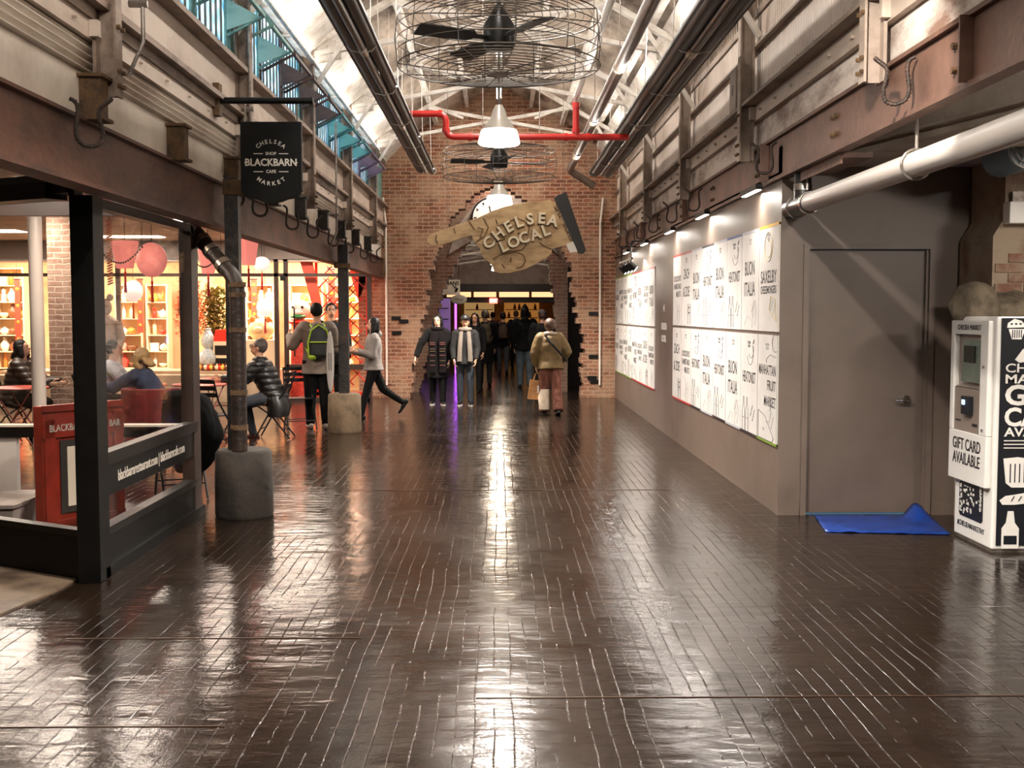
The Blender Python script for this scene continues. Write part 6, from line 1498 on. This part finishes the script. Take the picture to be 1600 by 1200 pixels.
        sm.ball(base + d*.075*h, (.026*h, .045*h, .018*h), 12, M_).ball(base + d*.03*h, (.025*h, .05*h, .022*h), 12, M_).ball(base - d*.02*h, (.024*h, .03*h, .026*h), 12, M_).ball(an, (.026*h, .03*h, .028*h), 10, M_)
        me = baked(sm, 'shoe', shoe or black, .007, 3); zmin = min(v.co.z for v in me.vertices)
        so = link(me, 'shoe', t)
        if sole: MB().loft([(base + d*.035*h - upv*.02*h, rt*.027*h, d*.082*h), (base + d*.035*h - upv*.008*h, rt*.028*h, d*.084*h)], 20).build('sole', sole, so)
    me = baked(body, 'body', skin, .0105, 3, None, fing); link(me, 'body', t)
    # face
    for s in (-1, 1):
        e = MB().ball(headc + HR@Vector((s*.0185*h, .0475*h, .004*h)), (.0085*h, .004*h, .0045*h), 8, HR).build('eye', mat('eye_dark', '#17110e', .25), t, smooth=True)
        MB().ball(headc + HR@Vector((s*.0195*h, .049*h, .016*h)), (.013*h, .004*h, .0022*h), 8, HR).build('eyebrow', hair if hair not in (HBL,) else HBR, t)
    MB().ball(headc + HR@Vector((0, .0510*h, -.0365*h)), (.0115*h, .004*h, .0038*h), 8, HR).build('mouth', mat('lips', '#9a4b40', .5), t)
    # hair
    hm = MB(); hm.ball(headc + HR@Vector((0, -.013*h, .015*h)), (.0505*h, .0545*h, .0595*h), 18, HR)
    if hairlen:
        bk = headc + HR@Vector((0, -.038*h, 0)); down = -up*hairlen*h
        hm.loft([(bk, HR@Vector((.045*h,0,0)), HR@Vector((0,.028*h,0))), (bk + down*.5, right*.055*h, fw*.026*h), (bk + down + fw*-.01*h, right*.045*h, fw*.016*h)], 16)
        for s in (-1, 1): hm.loft([(headc + HR@Vector((s*.044*h, -.004*h, .02*h)), HR@Vector((.012*h,0,0)), HR@Vector((0,.03*h,0))), (headc + HR@Vector((s*.053*h, .004*h, -.05*h)), right*.014*h, fw*.026*h), (headc + right*s*.05*h - up*min(hairlen, .14)*h + fw*.03*h, right*.010*h, fw*.014*h)], 12)
    if hair is not None: link(baked(hm, 'hair', hair, .008, 3, wrinkle(.004, 30)), 'hair', t)
    if cap:
        c = MB().ball(headc + HR@Vector((0, -.008*h, .030*h)), (.054*h, .060*h, .052*h), 18, HR)
        me = baked(c, 'cap', cap, .008, 2); ok = [v for v in me.vertices if (HR.inverted() @ (v.co-headc)).z > .018*h]
        bm = bmesh.new(); bm.from_mesh(me); bmesh.ops.delete(bm, geom=[v for v in bm.verts if (HR.inverted() @ (v.co-headc)).z < .020*h], context='VERTS'); bm.to_mesh(me); bm.free()
        co = link(me, 'cap', t)
        MB().loft([(headc + HR@Vector((0, .066*h, .024*h)), HR@Vector((.038*h,0,0)), HR@Vector((0,.036*h,-.006*h))), (headc + HR@Vector((0, .066*h, .028*h)), HR@Vector((.038*h,0,0)), HR@Vector((0,.036*h,-.006*h)))], 20).build('brim', cap, co)
    # top garment
    hemz = hem*h; below = max(.0, hz - hemz)
    rr = [(neck + up*.020*h, .040, .038), (neck - up*.005*h, .072, .052), (neck - up*.035*h, .102 if not fem else .094, .066), (chest, .098, .075), (pel + up*.11*h, .090, .070), (pel + up*.03*h, .094, .072)]
    rings = [(c, right*x*h*(.9+.1*b)*(1 if i < 2 else b**.6), fw*y*h*b**.7) for i, (c, x, y) in enumerate(rr)]
    if sit:
        rings.append((pel - up*.02*h, right*.10*h*b**.6, fw*.085*h*b**.6))
    elif below > .02: 
        rings += [(pel - Vector((0,0,below*.5)), right*.105*h*b**.6, fw*.088*h*b**.6), (pel - Vector((0,0,below)), right*(.108+flare*.2)*h*b**.6, fw*.095*h*b**.6)]
    coat.loft(rings, 24)
    if hood: coat.ball(neck + fw*-.05*h + up*.012*h, (.055*h, .035*h, .04*h), 14)
    link(baked(coat, 'jacket' if hem > .4 else 'coat', top, .0115, 3, topd or wrinkle()), 'jacket' if hem > .4 else 'coat', t)
    tr.loft([(pel + Vector((0,0,.05*h)), right*.083*h*lowr, fw*.062*h*lowr), (pel - Vector((0,0,.02*h)), right*.098*h*lowr, fw*.07*h*lowr), (pel - Vector((0,0,.06*h)), right*.08*h, fw*.05*h)], 20)
    link(baked(tr, 'trousers', low, .0115, 3, wrinkle(.006, 8)), 'trousers', t)
    J.update(neck=neck, chest=chest, pel=pel, head=headc, up=up, fw=fw, right=right, h=h, HR=HR)
    t.location = loc; t.rotation_euler = (0, 0, rz)
    return t, J
def addpart(t, build):       # build a part in the person's own frame
    l, r = t.location.copy(), t.rotation_euler.copy(); t.location = (0,0,0); t.rotation_euler = (0,0,0)
    o = build(t); t.location = l; t.rotation_euler = r; return o
def backpack(t, J, col, trim=None, s=1.0):
    h = J['h']; c = J['chest'] - J['fw']*(.085*h+.07) - J['up']*.03*h; R3 = Matrix((J['right'], J['fw'], J['up'])).transposed()
    def f(t):
        me = baked(MB().ball(c, (.15*s, .085*s, .24*s), 16, R3).cbox(c - J['up']*.03, .25*s, .13*s, .36*s, R3).cbox(c - J['up']*.09 - J['fw']*.05, .20*s, .08*s, .18*s, R3), 'backpack', col, .012, 5)
        o = link(me, 'backpack', t)
        m = MB()
        for sg in (-1, 1):
            a = J['neck'] + J['right']*sg*.055*h
            m.tube([c + J['right']*sg*.07 + J['up']*.18, a - J['fw']*.055*h + J['up']*.0, a + J['fw']*.02*h + J['up']*.018*h, a + J['fw']*.072*h - J['up']*.06*h, J['chest'] + J['right']*sg*.105*h - J['fw']*.0 - J['up']*.06*h, c + J['right']*sg*.12 - J['up']*.18], .014, 7)
        m.build('strap', trim or col, o)
        if trim:
            k = MB()
            for sg in (-1, 1): k.tube([c + J['right']*sg*.13*s - J['up']*.2*s - J['fw']*.06, c + J['right']*sg*.14*s - J['fw']*.085, c + J['right']*sg*.10*s + J['up']*.15*s - J['fw']*.085, c + J['up']*.22*s - J['fw']*.06], .012, 6)
            k.tube([c - J['right']*.12*s - J['fw']*.115 - J['up']*.0, c - J['fw']*.13, c + J['right']*.12*s - J['fw']*.115], .01, 6)
            k.ball(c - J['right']*.09 - J['up']*.21 - J['fw']*.04, (.06, .06, .05), 10); k.build('piping', trim, o)
        return o
    return addpart(t, f)
BLK = mat('cloth_black', '#0b0a0a', .85, 0, '#121010', 8, .4, spec=.2); NAVY = mat('denim_dark', '#232a35', .8, 0, '#1a1f28', 12, .4); JEAN = mat('denim_grey', '#3c4248', .8, 0, '#2a2e33', 10, .4)
SCARF = mat('scarf_plaid', '#151112', .9, spec=.1); WSH = mat('shoe_white', '#d9d4cc', .5)
def at(px, y, Y): return (P(px, y, Y).x, Y, 0)

# woman with long hair and plaid scarf
t, J = person('person with long black hair, black coat and plaid scarf walking towards the camera', at(684, 630, 20.3), PI+.05, 1.63, fem=True, legs=((6, 6), (-4, 2)), arms=((2, 9, 12, 4), (10, 34, 6, -4)), top=BLK, hem=.30, bulk=1.18, low=BLK, lowr=1.15, hair=HB, hairlen=.20, skin=SKIN2, headyaw=-12, sole=WSH)
def scarf(t, J, m0, stripes=None, ln=.42, w_=.075):
    h = J['h']; n = J['neck']; f, u, r = J['fw'], J['up'], J['right']; m = MB()
    m.tube([n + u*.02*h + (r*math.cos(a)*.055 + f*math.sin(a)*.05)*h for a in [2*PI*i/20 for i in range(20)]], .024*h, 10, closed=True)
    out = []
    for s in (-1, 1):
        m.loft([(n + r*s*.04*h + f*.06*h, r*w_*.4*h, f*.012*h), (n + r*s*.05*h + f*.095*h - u*.12*h, r*w_*.5*h, f*.011*h), (n + r*s*.055*h + f*.11*h - u*ln*.6*h, r*w_*.5*h, f*.010*h), (n + r*s*.06*h + f*.112*h - u*ln*h, r*w_*.55*h, f*.009*h)], 14)
    o = m.build('scarf', m0, t, smooth=True)
    if stripes:
        for c_, offs in stripes:
            k = MB()
            for s in (-1, 1):
                for o_ in offs:
                    q = n + r*s*.055*h + f*.122*h - u*o_*h; k.cbox(q, w_*.7*h, .008, .012, Matrix((r, f, u)).transposed())
            k.build('scarf_stripes', c_, o)
    return o
addpart(t, lambda t: scarf(t, J, SCARF, ((mat('stripe_rose', '#6a3a34', .8), (.13, .15, .27, .38)), (mat('stripe_tan', '#54462f', .8), (.20, .225, .33))), .46, .085))
# man with cap and grey scarf
t, J = person('person in a black cap, grey scarf and dark jeans walking beside the long-haired woman', at(727, 632, 20.1), PI, 1.62, legs=((5, 8), (-3, 0)), arms=((4, 9, 25, 10), (4, 9, 25, 10)), top=mat('cloth_charcoal', '#0d0b0a', .85, 0, '#141110', 8, .4), hem=.46, bulk=1.05, low=NAVY, lowr=1.0, hair=HB, skin=SKIN, cap=mat('cap_black', '#100f0f', .6), headpitch=-8, sole=WSH)
addpart(t, lambda t: scarf(t, J, mat('scarf_grey', '#6f655b', .85, 0, '#7a6e62', 20, .4), None, .33, .05))
addpart(t, lambda t: MB().ball(J['head'] + J['HR']@Vector((0, .048*J['h'], .05*J['h'])), (.012, .004, .008), 8).build('cap_badge', WSH, t))
# backs of walkers
t, J = person('person in a long dark coat with an olive backpack walking away', at(758, 602, 25.4), 0, 1.74, legs=((10, 4), (-8, 18)), arms=((-4, 10, 10), (8, 10, 10)), top=BLK, hem=.30, bulk=1.1, low=BLK, hair=HG)
backpack(t, J, mat('pack_olive', '#4a3c22', .7, 0, '#352b18', 8, .4))
t, J = person('person with a brown backpack and grey jeans walking away in the middle of the arch', at(786, 580, 30.5), 0, 1.68, legs=((8, 4), (-10, 12)), arms=((0, 8, 10), (0, 8, 10)), top=BLK, hem=.46, bulk=1.1, low=JEAN, hair=HB)
backpack(t, J, mat('pack_brown', '#3d2c1e', .7), None, .9)
t, J = person('tall person in a black hooded jacket and grey-blue jeans walking away', at(820, 606, 24.9), 0, 1.80, legs=((4, 2), (-8, 4)), arms=((2, 10, 12), (2, 10, 12)), top=BLK, hem=.47, bulk=1.35, low=mat('denim_bluegrey', '#4a565c', .8, 0, '#323c42', 10, .4), lowr=1.2, hair=HB, hood=True)
addpart(t, lambda t: MB().loft([(J['head']-J['up']*.11, (.10,0,0), (0,.10,0)), (J['head'], (.10,0,0), (0,.115,0)), (J['head']+J['up']*.10-J['fw']*.02, (.075,0,0), (0,.08,0)), (J['head']+J['up']*.19-J['fw']*.04, (.015,0,0), (0,.015,0))], 18).build('hood', BLK, t, smooth=True))
t, J = person('person in a dark cap and black coat walking away behind the olive jacket', at(847, 610, 23.2), .1, 1.72, legs=((5, 2), (-8, 6)), arms=((5, 8, 20), (5, 8, 20)), top=BLK, hem=.42, bulk=1.15, low=BLK, hair=HBR, cap=mat('cap_brown', '#33221a', .7))
t, J = person('small dark figure far down the hall, left of the brown backpack', at(770, 560, 37.0), 0, 1.7, legs=((5, 2), (-8, 6)), top=mat('cloth_rust', '#6a2d22', .8), hem=.45, low=BLK, hair=HB)
t, J = person('small dark figure far down the hall, right of the brown backpack', at(806, 560, 35.5), .2, 1.74, legs=((5, 2), (-8, 6)), top=BLK, hem=.45, low=BLK, hair=HBR)
t, J = person('figure in black half hidden behind the person in the cap', at(742, 610, 23.6), PI-.2, 1.66, legs=((5, 2), (-5, 4)), top=BLK, hem=.44, low=BLK, hair=HB, hairlen=.1, fem=True)
# olive jacket, rust trousers, paper bag
OL = mat('jacket_olive', '#66502a', .7, 0, '#4e3d1e', 7, .4)
t, J = person('person in an olive jacket and striped rust trousers walking away with a paper bag', at(860, 648, 18.2), .12, 1.58, fem=True, lean=7, legs=((12, 6), (-10, 16)), arms=((2, 22, 18, 20), (-8, 28, 55, 30)), top=OL, topd=wrinkle(.014, 7), hem=.47, bulk=1.45, low=mat('rust_trousers', '#5d3022', .8, 0, '#8a5a48', 3, .45, stretch=(14, 14, .4)), lowr=1.15, flare=.018, hair=HBR, hood=False, shoe=BLK, sole=mat('sole_grey', '#3a332e', .7))
addpart(t, lambda t: MB().tube([J['neck'] + J['up']*.02*J['h'] + (J['right']*math.cos(a)*.06 + J['fw']*math.sin(a)*.055)*J['h'] for a in [2*PI*i/20 for i in range(20)]], .028, 10, closed=True).build('fleece_collar', mat('fleece_cream', '#a99b8c', .9), t, smooth=True))
addpart(t, lambda t: MB().tube([J['neck'] - J['right']*.06*J['h'] - J['fw']*.06*J['h'], J['chest'] - J['fw']*.135*J['h'], J['pel'] + J['right']*.13*J['h'] - J['fw']*.10*J['h'] + J['up']*.06*J['h'], J['pel'] + J['right']*.17*J['h'] + J['up']*.04*J['h']], .018, 8).build('bag_strap', black, t))
addpart(t, lambda t: MB().ball(J['head'] + Vector((0, -.02, .01)), (.098, .10, .11), 14).build('hair_bob', HBR, t, smooth=True))
addpart(t, lambda t: MB().loft([((-.0-.055*1.58-.02, -.05, .10), (.085,0,0), (0,.09,0)), ((-.055*1.58-.03, -.03, .30), (.095,0,0), (0,.10,0)), ((-.055*1.58, .0, .42), (.07,0,0), (0,.07,0))], 18).build('white_trouser_leg', mat('cream_cloth', '#c9b8a4', .8, 0, '#a8937c', 9, .4), t, smooth=True))
hp = J[('hand', -1)]; M_ = Matrix.Rotation(.12, 4, 'Z'); hw_ = M_ @ hp + Vector(t.location)
tb_ = thing('paper_bag', 'brown paper bag with a white label held by the person in the olive jacket', 'bag', (hw_.x, hw_.y, hw_.z-.42))
bx_, by_, bz_ = hw_.x-.02, hw_.y-.01, hw_.z-.44
MB().add([(bx_-.13, by_-.06, bz_), (bx_+.13, by_-.06, bz_-.02), (bx_+.13, by_+.06, bz_-.02), (bx_-.13, by_+.06, bz_), (bx_-.085, by_-.045, bz_+.32), (bx_+.13, by_-.045, bz_+.29), (bx_+.13, by_+.045, bz_+.29), (bx_-.085, by_+.045, bz_+.32)], [(0,3,2,1),(0,1,5,4),(1,2,6,5),(2,3,7,6),(3,0,4,7)]).build('bag_body', mat('kraft', '#b5814f', .7, 0, '#98683c', 6, .4), tb_)
MB().box(bx_+.03, bx_+.11, by_-.066, by_-.06, bz_+.1, bz_+.22).build('paper_label', WSH, tb_)
m = MB(); [m.tube([(bx_-.03, by_+s*.045, bz_+.30), (bx_-.0, by_+s*.02, bz_+.40), (hw_.x, hw_.y, hw_.z-.005), (bx_+.05, by_+s*.02, bz_+.40), (bx_+.07, by_+s*.045, bz_+.29)], .005, 6) for s in (-1, 1)]; m.build('handle', mat('kraft', '#b5814f'), tb_)
# hooded woman in grey sweatshirt, walking left
t, J = person('person with long black hair in a light grey hooded sweatshirt walking left by the post', at(584, 650, 17.6), R(105), 1.62, fem=True, legs=((18, 4), (-24, 32)), arms=((10, 4, 95, 5), (14, 4, 88, 5)), top=mat('hoodie_grey', '#8d8580', .85, 0, '#7a726d', 9, .4), hem=.47, bulk=1.18, low=BLK, lowr=.95, hair=HB, hairlen=.16, skin=SKIN2, hood=True)
addpart(t, lambda t: MB().ball(J[('hand', 1)] + Vector((0, .02, .0)), (.035, .01, .07), 8).build('phone', black, t))
# man with green backpack
t, J = person('person in a tan-grey jacket with a black and lime backpack, back to the camera', at(497, 668, 16.1), R(14), 1.80, legs=((4, 2), (-5, 8)), arms=((20, 30, 100, 10), (10, 14, 60, 12)), top=mat('jacket_tangrey', '#7c6e62', .8, 0, '#6a5d52', 9, .4, .3, 120), hem=.44, bulk=1.32, low=BLK, lowr=1.2, hair=HB, shoe=mat('shoe_pale', '#b8aca2', .5), headyaw=-20)
backpack(t, J, mat('pack_black', '#151714', .6), mat('pack_lime', '#9ab52a', .5), 1.1)
t, J = person('person in a dark jacket facing the camera, behind the backpack man', at(519, 640, 17.9), PI+.25, 1.82, legs=((4, 2), (-4, 4)), arms=((10, 10, 30, 10), (30, 12, 75, -10)), top=BLK, hem=.46, bulk=1.15, low=BLK, hair=HB, headpitch=-5)
# seated man in black puffer
t, J = person('seated person with glasses in a shiny black puffer jacket leaning on a table', (P(428,620,14.8).x+.02, 14.8, 0), PI/2+.05, 1.74, lean=24, sit=.54, legs=((82, 80), (78, 92)), arms=((48, 8, 42, 15), (48, 8, 42, 15)), headpitch=-24, top=mat('puffer_black', '#0e0c0b', .4, 0, '#241f1c', 8, .4), topd=quilt(.08, .011), hem=.5, bulk=1.35, low=mat('trousers_ash', '#33363c', .8), hair=HG, skin=SKIN, shoe=mat('shoe_dark_red', '#5a1f18', .5))
addpart(t, lambda t: MB().loft([(J['pel']+Vector((0,-.03,-.24)), (.25,0,0), (0,.14,0)), (J['pel']+Vector((0,-.05,-.1)), (.26,0,0), (0,.16,0)), (J['pel']+Vector((0,0,.05)), (.2,0,0), (0,.15,0))], 24).build('coat_tail', mat('puffer_black', '#191614'), t, smooth=True))
def specs(t):
    m = MB(); H_, h = J['HR'], J['h']
    for s in (-1, 1):
        c = J['head'] + H_@Vector((s*.02*h, .062*h, .003*h)); m.tube([c + H_@Vector((.014*h*math.cos(a), 0, .011*h*math.sin(a))) for a in [2*PI*i/14 for i in range(14)]], .0022, 5, closed=True)
        m.tube([c + H_@Vector((s*.014*h, 0, 0)), J['head'] + H_@Vector((s*.047*h, .0, .004*h))], .002, 5)
    return m.build('glasses', black, t)
addpart(t, specs)
# people seen through the vestibule
t, J = person('seated person in a brown puffer coat with dark hair at the far-left table', (P(22,600,14.9).x+.10, 14.6, 0), R(-90), 1.68, lean=18, sit=.54, legs=((82, 85), (80, 90)), arms=((40, 8, 45, 12), (40, 8, 45, 12)), headpitch=-20, top=mat('puffer_brown', '#3b2f28', .4, 0, '#2c231d', 8, .4), topd=quilt(.075, .014), hem=.5, bulk=1.3, low=BLK, hair=HB, hairlen=.08, skin=SKIN2, fem=True)
t, J = person('seated person in a pale flowered shirt behind the vestibule glass', (-5.15, 14.4, 0), R(-80), 1.7, lean=22, sit=.54, legs=((82, 85), (80, 90)), arms=((40, 8, 40, 12), (40, 8, 40, 12)), headpitch=-15, top=mat('shirt_floral', '#b3b6bc', .7, 0, '#5f6678', 14, .45), hem=.5, bulk=1.1, low=BLK, hair=HB)
t, J = person('seated person with blond hair in a navy sweater bent over beside the red chair', (-3.93, 13.15, 0), R(80), 1.68, lean=38, sit=.56, legs=((82, 85), (80, 90)), arms=((60, 8, 30, 12), (60, 8, 30, 12)), headpitch=-25, top=mat('sweater_navy', '#26304a', .8, 0, '#1b2338', 9, .4), hem=.5, bulk=1.15, low=BLK, hair=HBL, hairlen=.08, skin=SKIN2, fem=True)
